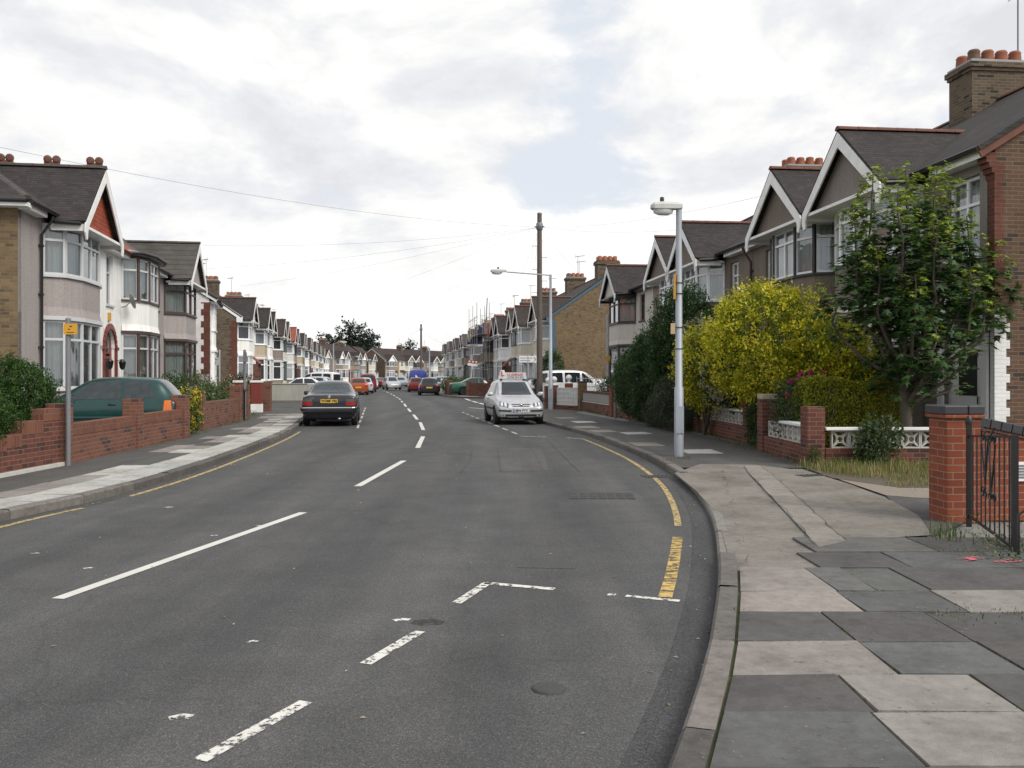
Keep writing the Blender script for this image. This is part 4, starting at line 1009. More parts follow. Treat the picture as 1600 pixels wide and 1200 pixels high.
def aerial(root, u, v, z0, h, rot=0.6):
    mb = MB(); zt = z0+h; mb.tube([(u, v, z0), (u, v, zt)], .018, 5); c, s = math.cos(rot), math.sin(rot)
    mb.tube([(u-.25*c, v-.25*s, zt-.06), (u+.75*c, v+.75*s, zt-.06)], .012, 4)
    for k in range(7): x = -.2+k*.15; mb.tube([(u+x*c+.19*s, v+x*s-.19*c, zt-.06), (u+x*c-.19*s, v+x*s+.19*c, zt-.06)], .007, 4)
    mb.tube([(u-.25*c, v-.25*s, zt-.25), (u-.25*c, v-.25*s, zt+.14)], .010, 4)
    mb.build('aerial', 'galv_dark', root)
def quoins(root, x, s, z0, z1, mat, y=0.0, alt=(.24, .36), h=.3):
    q = MB(); k = 0; z = z0
    while z < z1-.05:
        w1, w2 = alt[k % 2], alt[(k+1) % 2]; e = min(z+h, z1)
        q.box(min(x+s*.02, x-s*w1), max(x+s*.02, x-s*w1), y-.02, y+w2, z, e); z = e; k += 1
    q.build('quoins', mat, root)
def downpipe(root, u, mat='frame_black', z1=5.45, kink=None):
    d = MB(); d.tube([(u, -.33, z1), (u, -.30, z1-.12), (u, -.07, z1-.45), (u, -.07, .05)], .036, 7)
    for z in (.9, 2.2, 3.5, 4.7): d.box(u-.055, u+.055, -.11, .0, z, z+.05)
    d.build('downpipe', mat, root)

def frame_of(p, d):                                              # plan line -> (origin, rotation) with local x along d
    return (p[0], p[1], .09), math.atan2(d[1], d[0])
# ---- near right terrace: local x points towards the camera, measured from the first bay
dR = Vector((.1044, -.9945)); oR = Vector((7.1, 19.5)); nR = Vector((.9945, .1044)); oR = oR+nR*1.06
loc, ang = frame_of(oR, dR)
RN = dict(pitch=.62, gz=6.80, near=True, flank='yellow_stock', frame='upvc', bay='bow', hw=1.52, trim='wood_white')
h = house('brown-grey pebbledash end house with brick gable wall nearest on the right, behind the maple', loc, ang, -1.86, 3.77, 0, 2.84, wall='dash_grey', gable='dash_grey', archc='upvc', doorc='upvc', chim=(-2.5,), fl=(False, True), win=(1.0, 3.72, 5.2), aerial=(), pots=(2, 4), verge='ridge', **{**RN, 'flank': 'brown_brick'})
quoins(h, 3.77, 1, 2.62, 5.3, 'quoin_red', alt=(.13, .16)); qw = MB(); qw.box(3.67, 3.785, -.02, .0, -.1, 2.62)
for k in range(18): qw.box(3.77, 3.792, -.02, .20 if k % 2 else .27, -.1+k*.15, .05+k*.15)
qw.build('quoins', 'white_brick', h)
cb = MB()
for k in range(5): cb.box(3.55, 3.81, -.03-.05*k, 0, 5.02+.09*k, 5.11+.09*k)
cb.build('corbel', 'quoin_red', h); ledc = MB(); ledc.box(3.55, 3.98, -.09, .0, 2.62, 2.70); ledc.build('coping', 'upvc', h)
al = MB(); al.tube([(-2.5, 4.9, 9.0), (-2.5, 4.9, 11.2)], .02, 6); al.tube([(-2.5, 4.9, 11.1), (-2.0, 5.3, 11.35)], .012, 5); al.tube([(-2.6, 4.7, 11.0), (-2.4, 5.1, 11.3)], .010, 5); al.box(-2.57, -2.43, 4.86, 4.94, 8.6, 9.0); al.build('aerial', 'galv_dark', h)
h = house('brown pebbledash house with black and white bow window, second from the near brick end', loc, ang, -7.8, -1.87, -3.72, -6.35, wall='dash_brown', gable='dash_brown', frame2='frame_black', gap=lambda s: .36 < s < .47, chim=(), win=(.8, 3.95, 5.2), doorc='upvc', **RN); downpipe(h, -1.95)
h = house('brown pebbledash house with square-paned white bow window, third from the near brick end', loc, ang, -13.45, -7.81, -11.8, -9.35, wall='dash_brown', gable='dash_brown', chim=(-13.45,), win=(.8, 3.95, 5.2), doorc='upvc', **RN); downpipe(h, -7.75, 'frame_dark')
h = house('tan pebbledash house with leaded white bow window behind the street lamp', loc, ang, -19.4, -13.46, -15.1, -17.8, wall='dash_tan', gable='dash_brown', bayw='white_dull', chim=(), doorc='upvc', **RN)
h = house('cream rendered house with dark brown window frames beside the right side street', loc, ang, -25.8, -19.41, -24.0, -21.3, wall='cream_pale', gable='cream_pale', barge='frame_grey', frame='frame_dark', chim=(), fl=(True, False), flank='stock_dark', doorc='frame_dark', trim='frame_black', **{**{k: v for k, v in RN.items() if k not in ('flank', 'trim', 'frame', 'bay')}, 'bay': 'cant', 'gap': None})
# ---- near left terrace: local x runs away from the camera, measured from the first bay
dL = Vector((-.163, .987)); oL = Vector((-11.95, 23.95)); loc, ang = frame_of(oL, dL)
LN = dict(near=True, bay='bow', hw=1.72, proud=.68)
h = house('pale pebbledash house with red tile-hung gable and brick side wall, nearest on the left', loc, ang, -3.3, 3.2, 0, 2.35, wall='dash_pale', gable='tile_hang', frame='frame_grey', frame2=None, fl=(True, False), hip=0, flank='yellow_stock', archc='dash_pale', chim=(), gz=7.02, ghw=1.74, gfoot=5.34, win=(.7, 4.1, 5.2), ridge='ridge_dark', doorc='frame_red', gutter='frame_black', **LN)
downpipe(h, -1.95)
cr_ = MB()                                                       # crested ridge tiles and red hip
vb = 1.6
for y_ in (-.95, .12, 1.28, 3.0):
    for dx in (-.11, .11):
        cr_.lathe([(.05, -.025), (.105, -.025), (.105, .025), (.05, .025)], (0, y_+.2+dx, 7.3), 12, 'x')
    cr_.box(-.02, .02, y_, y_+.4, 7.1, 7.24)
cr_.build('crest_tiles', 'ridge', h)
h = house('white rendered house with red arched doorway and flat-roofed bow window on the left', loc, ang, 3.21, 9.5, 7.25, 4.25, wall='white', frame='frame_grey', frame2='frame_dark', gab=False, roof='tile_red', ridge='ridge', archc='frame_red', doorc='frame_red', chim=(), gap=lambda s: .44 < s < .50, win=(.75, 3.75, 5.3), dish=(5.35, -.05, 3.95), curtain='curtain', **{**LN, 'hw': 1.6})
wb = MB(); wb.box(4.02, 4.22, -.06, 0, 3.25, 3.5); wb.build('alarm_box', 'sign_yellow', h)
for s in (-1, 1):
    ln = MB(); x = 4.25+s*.72; ln.tube([(x, -.02, 2.0), (x, -.16, 2.05), (x, -.2, 2.0)], .012, 5); ln.lathe([(.03, 1.72), (.08, 1.78), (.11, 1.95), (.12, 1.97), (.03, 2.06)], (x, -.2, 0), 8); ln.build('wall_lantern', 'black', h)
rp = MB(); rp.box(3.62, 4.88, -.045, -.02, .14, 1.9); rp.build('door_side', 'frame_red', h) if False else None
h = house('pale pebbledash house with grey tiled gable and dark brown windows on the left', loc, ang, 9.51, 15.7, 13.6, 10.6, wall='dash_pale', bayw='dash_pale', gable='dash_pale', frame='frame_dark', roof='tile_grey', ridge='tile_grey', chim=(), fl=(False, True), flank='dash_pale', gfoot=5.36, gz=7.0, doorc='frame_red', **{**LN, 'hw': 1.62, 'bay': 'cant', 'proud': .75})
# white house standing at the corner of the left side street
dD = Vector((-.26, .966)).normalized(); loc, ang = frame_of((-13.95, 41.3), dD)
h = house('white-walled corner house with red brick quoins before the left side street', loc, ang, 0, 4.6, 2.4, None, wall='white', flank='white_brick', frame='upvc', bay='square', hw=.75, proud=.12, gab=False, fl=(True, True), chim=(), pitch=.66, roof='tile_dark', depth=8.5, fzs=(1.75, 'dash_pale'), quoin=1)
h.scale = (1, 1, .92); quoins(h, 0, -1, -.1, 5.35, 'quoin_red')
# ---------------------------------------------------------------- far terraces: built once per kind, then copied
def at_line(p0, d, t): return (p0[0]+d[0]*t, p0[1]+d[1]*t)
FAR = []
def far_template(tag_, mirror, w, **kw):
    """a house whose bay is at local 0; mirror puts the door on the other side"""
    s = -1 if mirror else 1
    u0, u1 = (-1.8, w-1.8) if not mirror else (-(w-1.8), 1.8)
    return house('terraced house', (0, 0, .09), 0, u0, u1, 0, s*(w-1.8-1.25), **kw)
LOOKS = [  # wall, bay panel, frame, roof, gable
    ('dash_grey', 'white', 'upvc', 'tile_dark', 'cream_pale'), ('white', 'buff', 'upvc', 'tile_dark', 'dash_grey'), ('dash_tan', 'dash_grey', 'upvc', 'tile_brown', 'white'),
    ('buff', 'cream', 'upvc', 'tile_brown', 'dash_tan'), ('dash_tan', 'dash_tan', 'frame_black', 'tile_dark', 'dash_tan'), ('dash_brown', 'white_dull', 'upvc', 'tile_dark', 'dash_brown'),
         ('cream', 'cream_pale', 'frame_green', 'tile_brown', 'cream'), ('dash_grey', 'dash_brown', 'frame_grey', 'tile_dark', 'white_dull'), ('white_dull', 'dash_tan', 'frame_dark', 'tile_grey', 'buff')]
ORD = ['first', 'second', 'third', 'fourth', 'fifth', 'sixth', 'seventh', 'eighth', 'ninth', 'tenth', 'eleventh', 'twelfth', 'thirteenth', 'fourteenth', 'fifteenth', 'sixteenth', 'seventeenth', 'eighteenth', 'nineteenth', 'twentieth']
TPL = {}
def tpl(look, mirror, w, chim, aer):
    key = (look, mirror, w, chim, aer)
    if key not in TPL:
        wl, bw, fr, rf, gb = LOOKS[look]; s = -1 if mirror else 1
        TPL[key] = far_template('t', mirror, w, wall=wl, bayw=bw, frame=fr, roof=rf, gable=gb, bay='cant', hw=1.5, chim=((-1.8*s,) if chim else ()), door='porch' if look in (1, 3) else 'arch', doorc='frame_red' if look in (1, 4, 5) else 'upvc', aerial=(((-1.5*s, 1.6 if look % 2 else 2.1),) if aer else ()), glass='pane_dark' if look == 4 else 'pane_far')
        TPL[key]['used'] = 0
    return TPL[key]
NAMEC = {'white': 'white', 'buff': 'buff', 'dash_grey': 'grey', 'cream': 'cream', 'dash_tan': 'tan', 'white_dull': 'off-white', 'dash_brown': 'brown', 'cream_pale': 'pale cream'}
NAMER = {'tile_grey': 'grey', 'tile_dark': 'dark', 'tile_brown': 'brown', 'tile_red': 'red'}
def row(p0, d, ts, w, looks, where, side, chim_ok, first=None, last=None, flip=False, over=None):
    """ts: bay distances along the row. side +1: local x runs along d (left rows), -1: against it (right rows)"""
    made = []
    cm = None
    for i, t in enumerate(ts):
        p = at_line(p0, d, t); ang = math.atan2(d[1], d[0]) if side > 0 else math.atan2(-d[1], -d[0])
        # a bay pairs with the neighbour it is nearest to; the door lies on the other side
        prv = t-ts[i-1] if i else 99; nxt = ts[i+1]-t if i < len(ts)-1 else 99
        door_on = (1 if prv < nxt else -1)*side
        if i == 0 and flip: door_on = 1*side
        mirror = door_on < 0
        lk = looks[i % len(looks)]
        ov = (over or {}).get(i, {})
        chim = chim_ok and (min(prv, nxt) < 5 and prv < nxt)
        T = tpl(lk, mirror, w, chim, (i*7) % 3 != 0)
        FAR.append((T, p, ang, where, i, lk, ov)); made.append((p, ang))
    return made
nl = Vector((.99, .165)).normalized(); dl = Vector((-.163, .987)).normalized()
back = lambda p, d, side, k=1.06: (p[0]+(-d[1] if side > 0 else d[1])*k, p[1]+(d[0] if side > 0 else -d[0])*k)
# left of the far street
pE = back((-18.0, 63.0), dl, 1); tsE = [0, 9.8, 14.1, 24.2, 28.4, 38.4, 42.6, 52.6, 56.8, 66.8, 71, 81, 85.2, 95.2, 99.4, 109.4, 113.6]
row(pE, dl, tsE, 7.05, [0, 1, 0, 2, 6, 5, 4, 1, 7, 0, 8, 1, 5, 3, 7, 2, 1], 'past the left side street', 1, True, flip=True, over={5: {'roof': 'tile_red', 'gable_roof': 'tile_red'}, 9: {'gable_roof': 'tile_brown'}, 0: {'bay_wall': 'white', 'wall': 'white_dull'}})
d2 = Vector((.15, .9887)); p2 = back((-37.6, 184.0), d2, 1); row(p2, d2, [0, 8.6, 12.2, 20.4, 24, 31.5], 6.0, [0, 2, 1, 4, 2, 3], 'on the far bend', 1, True, flip=True)
d3 = Vector((.47, .883)); p3 = back((-30.0, 226.0), d3, 1); row(p3, d3, [0, 8.4, 12, 20.4, 24, 32.4, 36], 6.0, [2, 3, 4, 5, 4, 2, 0], 'at the end of the street', 1, True, flip=True, over={1: {'wall': 'cream', 'bay_wall': 'cream'}})
# right of the far street
d4 = Vector((-.141, .990)); p4 = back((1.37, 62.0), d4, -1); ts4 = [0, 8.1, 11.6, 20.2, 23.7, 32.3, 35.8, 44.2, 47.8, 56.4, 60, 68.6, 72.2, 80.8, 84.4, 93, 96.6]
row(p4, d4, ts4, 5.98, [3, 3, 6, 1, 5, 4, 7, 2, 0, 8, 2, 3, 0, 2, 1, 0, 2], 'past the right side street', -1, True, flip=True, over={1: {'bay_wall': 'cream', 'wall': 'cream'}, 0: {'wall': 'cream_pale', 'bay_wall': 'cream'}, 3: {'wall': 'white', 'bay_wall': 'white'}, 2: {'wall': 'cream_pale', 'bay_wall': 'cream'}})
def child_map_of(h): return [o for o in h.children_recursive]
CM = child_map()
for T, p, ang, where, i, lk, ov in FAR:
    if not T['used']: h = T
    else: h = copy_tree(T, CM)
    first_use = not T['used']
    if ov and first_use: h = copy_tree(T, CM, None, ov)
    elif ov: bpy.data.objects.remove(h) if False else None
    if ov and not first_use:
        # recolour the copy's own slots
        st = [h]; cm2 = child_map()
        while st:
            q = st.pop(); b_ = q.name.split('.')[0]
            if b_ in ov and q.type == 'MESH': q.material_slots[0].link = 'OBJECT'; q.material_slots[0].material = M[ov[b_]]
            st.extend(cm2.get(q.name, []))
    if not (ov and first_use): T['used'] = 1
    rv = random.Random(i*13+len(where))
    pm_ = rv.choice(['pane_far', 'pane_pale', 'pane_pale', 'pane_dark', 'pane_far'])
    cmh = child_map_of(h)
    for q in cmh:
        if q.name.split('.')[0] == 'pane': q.material_slots[0].link = 'OBJECT'; q.material_slots[0].material = M[pm_ if rv.random() < .7 else rv.choice(['pane_far', 'pane_pale', 'pane_dark'])]
    h.location = (p[0], p[1], .09); h.rotation_euler.z = ang
    wl, bw, fr, rf, gb = LOOKS[lk]; bw = ov.get('bay_wall', bw); rf = ov.get('roof', rf)
    h['label'] = f'{ORD[i]} house {where}, {NAMEC[bw]} bay panel and {NAMER[rf]} roof'
# drop templates nobody stands on
for T in list(TPL.values()):
    if not T['used']:
        def kill(o):
            for c in CM.get(o.name, []): kill(c)
            bpy.data.objects.remove(o)
        kill(T)
for o in COL.objects:
    if 'used' in o.keys(): del o['used']
# gable ends that face the camera: built as parts of the first house of each row
heads = {o['label']: o for o in COL.objects if o.type == 'EMPTY' and o.name.startswith('terraced_house')}
def head(txt): return next(o for k, o in heads.items() if k.startswith(txt))
def end_wall(root, x, s, mat, verge, base=None, qm=None):
    fb = MB(); D = DEPTH; pts = [(x, 0, -.15), (x, D, -.15), (x, D, EAVE-.05), (x, D/2, RIDGE-.1), (x, 0, EAVE-.05)]
    fb.prism([Vector(p)+Vector((s*.02, 0, 0)) for p in pts], (s*.22, 0, 0)); fb.build('flank_wall', mat, root)
    fa = MB(); xx = x+s*.27
    for y0, y1 in ((-.38, D/2), (D+.38, D/2)): fa.bar((xx, y0, EAVE-.17), (xx, y1, RIDGE-.05), .05, .26)
    fa.box(min(xx-.03, xx+.03), max(xx-.03, xx+.03), -.42, -.02, EAVE-.42, EAVE-.10); fa.build('verge_board', verge, root)
    rb = MB()
    rb.prism([(x, -.35, EAVE-.12), (x+s*.3, -.35, EAVE-.12), (x+s*.3, D/2, RIDGE), (x, D/2, RIDGE)], (0, -.045, .07)); rb.prism([(x+s*.3, D+.35, EAVE-.12), (x, D+.35, EAVE-.12), (x, D/2, RIDGE), (x+s*.3, D/2, RIDGE)], (0, .045, .07)); rb.build('roof_edge', 'tile_dark', root)
    if qm: quoins(root, x+s*.24, s, -.1, 5.3, qm, 0.0, (.30, .42))
    if base: b = MB(); b.box(min(x+s*.24, x+s*.27), max(x+s*.24, x+s*.27), .4, D, -.15, base[0]); b.build('flank_base', base[1], root)
hE = head('first house past the left'); end_wall(hE, -1.8, -1, 'stock_dark', 'wood_white', None, 'quoin_red')
hR = head('first house past the right'); end_wall(hR, 1.8, 1, 'yellow_stock', 'trim_blue', (1.25, 'wall_concrete'), None)
bq = MB(); bq.box(1.76, 2.06, -.06, .22, -.1, 5.3); bq.build('corner_trim', 'trim_blue', hR)
sw = MB(); sw.box(2.05, 2.08, 6.6, 7.6, 1.2, 2.1, 0); fw = sw.build('side_window', 'pane_dark', hR); sf = MB(); sf.box(2.05, 2.10, 6.5, 6.6, 1.1, 2.2); sf.box(2.05, 2.10, 7.6, 7.7, 1.1, 2.2); sf.box(2.05, 2.10, 6.6, 7.6, 2.1, 2.2); sf.build('frame', 'upvc', fw)
end_wall(head('first house at the end'), -1.8, -1, 'stock_dark', 'frame_grey')
def add_chimney(root, u, v, mat='stock_dark', zt=9.5):
    c = MB(); w, l = .48, .74; c.box(u-w, u+w, v-l, v+l, 7.0, zt-.28); c.box(u-w-.08, u+w+.08, v-l-.08, v+l+.08, zt-.28, zt-.07); c.box(u-w-.03, u+w+.03, v-l-.03, v+l+.03, zt-.07, zt)
    ch = c.build('chimney', mat, root)
    for i in range(2):
        for j in range(4): p = MB(); p.lathe([(.15, zt-.03), (.14, zt+.3), (.09, zt+.32)], (u-.24+.48*i, v-.54+.36*j, 0), 8); p.build('pot', 'pot', ch)
add_chimney(hR, .6, 4.1); add_chimney(hE, -1.1, 4.1)
# ---------------------------------------------------------------- cars: lofted, subdivided bodies with cut wheel arches
# station: x, (bottom z, half width), (shoulder z, hw), (belt z, hw), (roof edge z, hw), crown
def stations(kind):
    if kind == 'hatch':     # 3.8 x 1.66 x 1.48
        L_, wb, r = 3.8, 2.45, .29
        S = [(-1.90, .36, .62, .60, .70, .80, .68, .84, .50, .01), (-1.86, .28, .70, .58, .78, .90, .73, .98, .54, .01), (-1.76, .24, .74, .60, .81, .93, .74, 1.08, .57, .02), (-1.50, .22, .76, .62, .82, .94, .745, 1.385, .545, .045), (-1.36, .22, .76, .62, .825, .945, .745, 1.43, .555, .05), (-.8, .21, .77, .62, .83, .945, .75, 1.45, .565, .055),
             (-.1, .21, .77, .62, .83, .94, .75, 1.445, .56, .055), (.16, .21, .77, .62, .83, .93, .75, 1.405, .55, .05), (.42, .21, .77, .62, .83, .925, .75, 1.25, .58, .03), (.92, .21, .77, .61, .82, .90, .72, .955, .62, .02), (1.10, .21, .77, .60, .82, .885, .72, .915, .60, .025), (1.45, .21, .76, .58, .81, .82, .70, .85, .54, .02), (1.70, .22, .73, .54, .78, .73, .66, .75, .48, .01), (1.82, .24, .68, .48, .73, .63, .62, .65, .44, .005), (1.88, .30, .58, .45, .63, .54, .55, .56, .38, 0)]
    elif kind == 'saloon':  # 4.7 x 1.74 x 1.43
        L_, wb, r = 4.7, 2.8, .31
        S = [(-2.34, .38, .72, .62, .78, .86, .74, .90, .60, .0), (-2.30, .30, .77, .62, .83, .93, .78, .975, .64, .0), (-2.18, .25, .79, .63, .85, .955, .79, 1.00, .66, .01), (-1.70, .23, .81, .64, .865, .965, .79, 1.015, .66, .015), (-1.45, .22, .81, .64, .87, .965, .79, 1.03, .65, .02), (-.92, .21, .81, .64, .87, .96, .79, 1.33, .575, .04), (-.72, .21, .81, .64, .87, .955, .79, 1.375, .57, .05), (-.2, .21, .81, .64, .87, .95, .79, 1.39, .575, .05),
             (.22, .21, .81, .64, .87, .945, .785, 1.375, .57, .05), (.45, .21, .81, .64, .87, .94, .78, 1.30, .58, .04), (1.0, .21, .81, .63, .865, .92, .76, .965, .66, .02), (1.2, .21, .81, .62, .86, .90, .75, .93, .64, .02), (1.8, .21, .79, .60, .84, .83, .72, .86, .60, .02), (2.2, .22, .75, .56, .80, .76, .68, .78, .54, .01), (2.32, .26, .70, .52, .75, .68, .64, .70, .50, 0), (2.36, .32, .64, .50, .68, .60, .60, .62, .48, 0)]
    elif kind == 'mpv':     # 4.1 x 1.72 x 1.85, glazed van
        L_, wb, r = 4.1, 2.7, .31
        S = [(-2.05, .36, .70, .70, .78, 1.05, .76, 1.12, .66, .0), (-2.03, .28, .76, .70, .83, 1.10, .80, 1.74, .66, .02), (-1.95, .25, .79, .70, .85, 1.11, .81, 1.81, .67, .04), (-1.2, .23, .80, .70, .86, 1.11, .82, 1.84, .68, .05), (-.2, .22, .80, .70, .86, 1.10, .82, 1.83, .68, .05), (.25, .22, .80, .70, .86, 1.09, .82, 1.77, .67, .05), (.55, .22, .80, .70, .86, 1.08, .81, 1.58, .68, .04), (1.12, .22, .80, .70, .855, 1.06, .78, 1.13, .70, .02), (1.3, .22, .80, .68, .85, 1.02, .76, 1.06, .66, .02), (1.7, .22, .77, .62, .82, .90, .70, .93, .58, .02), (1.95, .25, .72, .54, .77, .74, .64, .76, .52, .0), (2.05, .32, .62, .50, .68, .60, .58, .62, .46, 0)]
    else:                   # panel van 5.0 x 1.95 x 2.35
        L_, wb, r = 5.0, 3.1, .34
        S = [(-2.5, .40, .84, .9, .92, 1.4, .93, 1.46, .86, .0), (-2.49, .34, .88, .9, .95, 1.42, .95, 2.22, .84, .03), (-2.42, .32, .90, .9, .97, 1.42, .96, 2.28, .85, .05), (-1.0, .30, .90, .9, .97, 1.42, .96, 2.30, .85, .06), (.6, .30, .90, .9, .97, 1.40, .96, 2.28, .85, .06), (1.0, .30, .90, .9, .97, 1.38, .95, 2.16, .82, .05), (1.75, .30, .90, .88, .96, 1.30, .92, 1.38, .80, .03), (2.0, .30, .88, .84, .94, 1.20, .88, 1.25, .74, .02), (2.4, .34, .84, .74, .88, .98, .80, 1.0, .66, .0), (2.5, .40, .76, .66, .80, .78, .72, .80, .6, 0)]
    return L_, wb, r, S
def raycast_patch(bvh, corners, axis, nx, ny, off=.006):
    """corners in the two other coordinates, cast along axis ('+x' comes from the front); returns verts, faces"""
    vs, fs = [], []
    A, B, C_, D_ = [Vector(c) for c in corners]
    for j in range(ny+1):
        for i in range(nx+1):
            s, t = i/nx, j/ny; p = A*(1-s)*(1-t)+B*s*(1-t)+C_*s*t+D_*(1-s)*t
            if axis == '+x': o, d = Vector((5, p.x, p.y)), Vector((-1, 0, 0))
            elif axis == '-x': o, d = Vector((-5, p.x, p.y)), Vector((1, 0, 0))
            elif axis == '+y': o, d = Vector((p.x, 5, p.y)), Vector((0, -1, 0))
            elif axis == '-y': o, d = Vector((p.x, -5, p.y)), Vector((0, 1, 0))
            else: o, d = Vector((p.x, p.y, 6)), Vector((0, 0, -1))
            h = bvh.ray_cast(o, d)
            vs.append(h[0]+h[1].normalized()*off if h[0] is not None else None)
    for j in range(ny):
        for i in range(nx):
            q = [j*(nx+1)+i, j*(nx+1)+i+1, (j+1)*(nx+1)+i+1, (j+1)*(nx+1)+i]
            if any(vs[k] is None for k in q): continue
            fs.append(tuple(q))
    vs = [v if v is not None else Vector((0, 0, .5)) for v in vs]
    for k, f in enumerate(fs):                                   # face outwards
        n = (vs[f[1]]-vs[f[0]]).cross(vs[f[2]]-vs[f[0]]); dd = {'+x': (1,0,0), '-x': (-1,0,0), '+y': (0,1,0), '-y': (0,-1,0), '+z': (0,0,1)}[axis]
        if n.dot(Vector(dd)) < 0: fs[k] = f[::-1]
    return vs, fs
BODY = {}
def body_mesh(kind):
    if kind in BODY: return BODY[kind]
    L_, wb, r, S = stations(kind); mb = MB(); rings = []
    for x, zb, w_b, zs, ws, zt, wt, zr, wr, cr in S:
        zb -= .045
        h = [(0, zb), (w_b*.8, zb), (w_b, zb+.04), (ws-.005, zs-.12), (ws, zs), (ws-.02, (zs+zt)/2+.03), (wt+.012, zt-.03), (wt, zt), (wr+(wt-wr)*.06, zr-(zr-zt)*.10), (wr-.07, zr+cr*.35), (wr*.45, zr+cr*.85), (0, zr+cr)]
        ring = [(x, y, z) for y, z in h]+[(x, -y, z) for y, z in h[-2:0:-1]]; rings.append(ring)
    n = len(rings[0])
    vs = [p for q in rings for p in q]; fs = []
    for i in range(len(rings)-1):
        for k in range(n): fs.append((i*n+k, (i+1)*n+k, (i+1)*n+(k+1) % n, i*n+(k+1) % n))
    fs.append(tuple(range(n))); fs.append(tuple(range(len(vs)-1, len(vs)-n-1, -1)))
    me = bpy.data.meshes.new('body'); me.from_pydata(vs, [], fs)
    bm = bmesh.new(); bm.from_mesh(me); bmesh.ops.recalc_face_normals(bm, faces=bm.faces[:]); bm.to_mesh(me); bm.free()
    o = bpy.data.objects.new('body_tmp', me); COL.objects.link(o)
    o.modifiers.new('s', 'SUBSURF').levels = 2
    cut_ = MB()
    for x in (-wb/2, wb/2):
        for s in (-1, 1): cut_.lathe([(r+.065, -.32), (r+.065, .32)], (x, s*1.0 if kind != 'van' else s*1.1, r+.0), 28, 'y')
    c = cut_.build('cut_tmp', 'plastic'); cm = c.data
    md = o.modifiers.new('b', 'BOOLEAN'); md.operation = 'DIFFERENCE'; md.object = c; md.solver = 'EXACT'
    bpy.context.view_layer.update()
    dg = bpy.context.evaluated_depsgraph_get(); res = bpy.data.meshes.new_from_object(o.evaluated_get(dg))
    bpy.data.objects.remove(o); bpy.data.objects.remove(c)
    res.materials.clear()
    zmax = [(abs(v.co.y)) for v in res.vertices]
    for p in res.polygons: p.use_smooth = True
    bm = bmesh.new(); bm.from_mesh(res); bvh = BVHTree.FromBMesh(bm); bm.free()
    # arch linings dark
    res.materials.append(None); res.materials.append(M['plastic'])
    for p in res.polygons:
        c = p.center; p.material_index = 0
        for x in (-wb/2, wb/2):
            rr_ = math.hypot(c.x-x, c.z-r)
            if rr_ < r+.07 and abs(c.y) > .55: p.material_index = 1
        if c.z < .27: p.material_index = 1
    BODY[kind] = (res, bvh, L_, wb, r, S); return BODY[kind]
WHEEL = {}
def wheel_meshes(r, spokes):
    k = (r, spokes)
    if k in WHEEL: return WHEEL[k]
    t = MB(); t.lathe([(r*.60, -.09), (r*.86, -.10), (r*.97, -.085), (r, -.05), (r, .05), (r*.97, .085), (r*.86, .10), (r*.60, .09)], n=28, axis='y')
    a = t.build('tyre', 'rubber'); rm = MB(); rm.lathe([(.02, -.075), (r*.2, -.08), (r*.56, -.055), (r*.64, -.092), (r*.66, -.08), (r*.62, .0), (.02, .0)], n=24, axis='y')
    for i in range(spokes):
        an = 2*math.pi*i/spokes; rm.obox((0, 0.092, 0), (math.cos(an)*r*.6, -.03, math.sin(an)*r*.6), (-math.sin(an)*.025, 0, math.cos(an)*.025), (0, -.012, 0), 1)
    b = rm.build('rim', ['alloy', 'plastic']); WHEEL[k] = (a.data, b.data); bpy.data.objects.remove(a); bpy.data.objects.remove(b); return WHEEL[k]
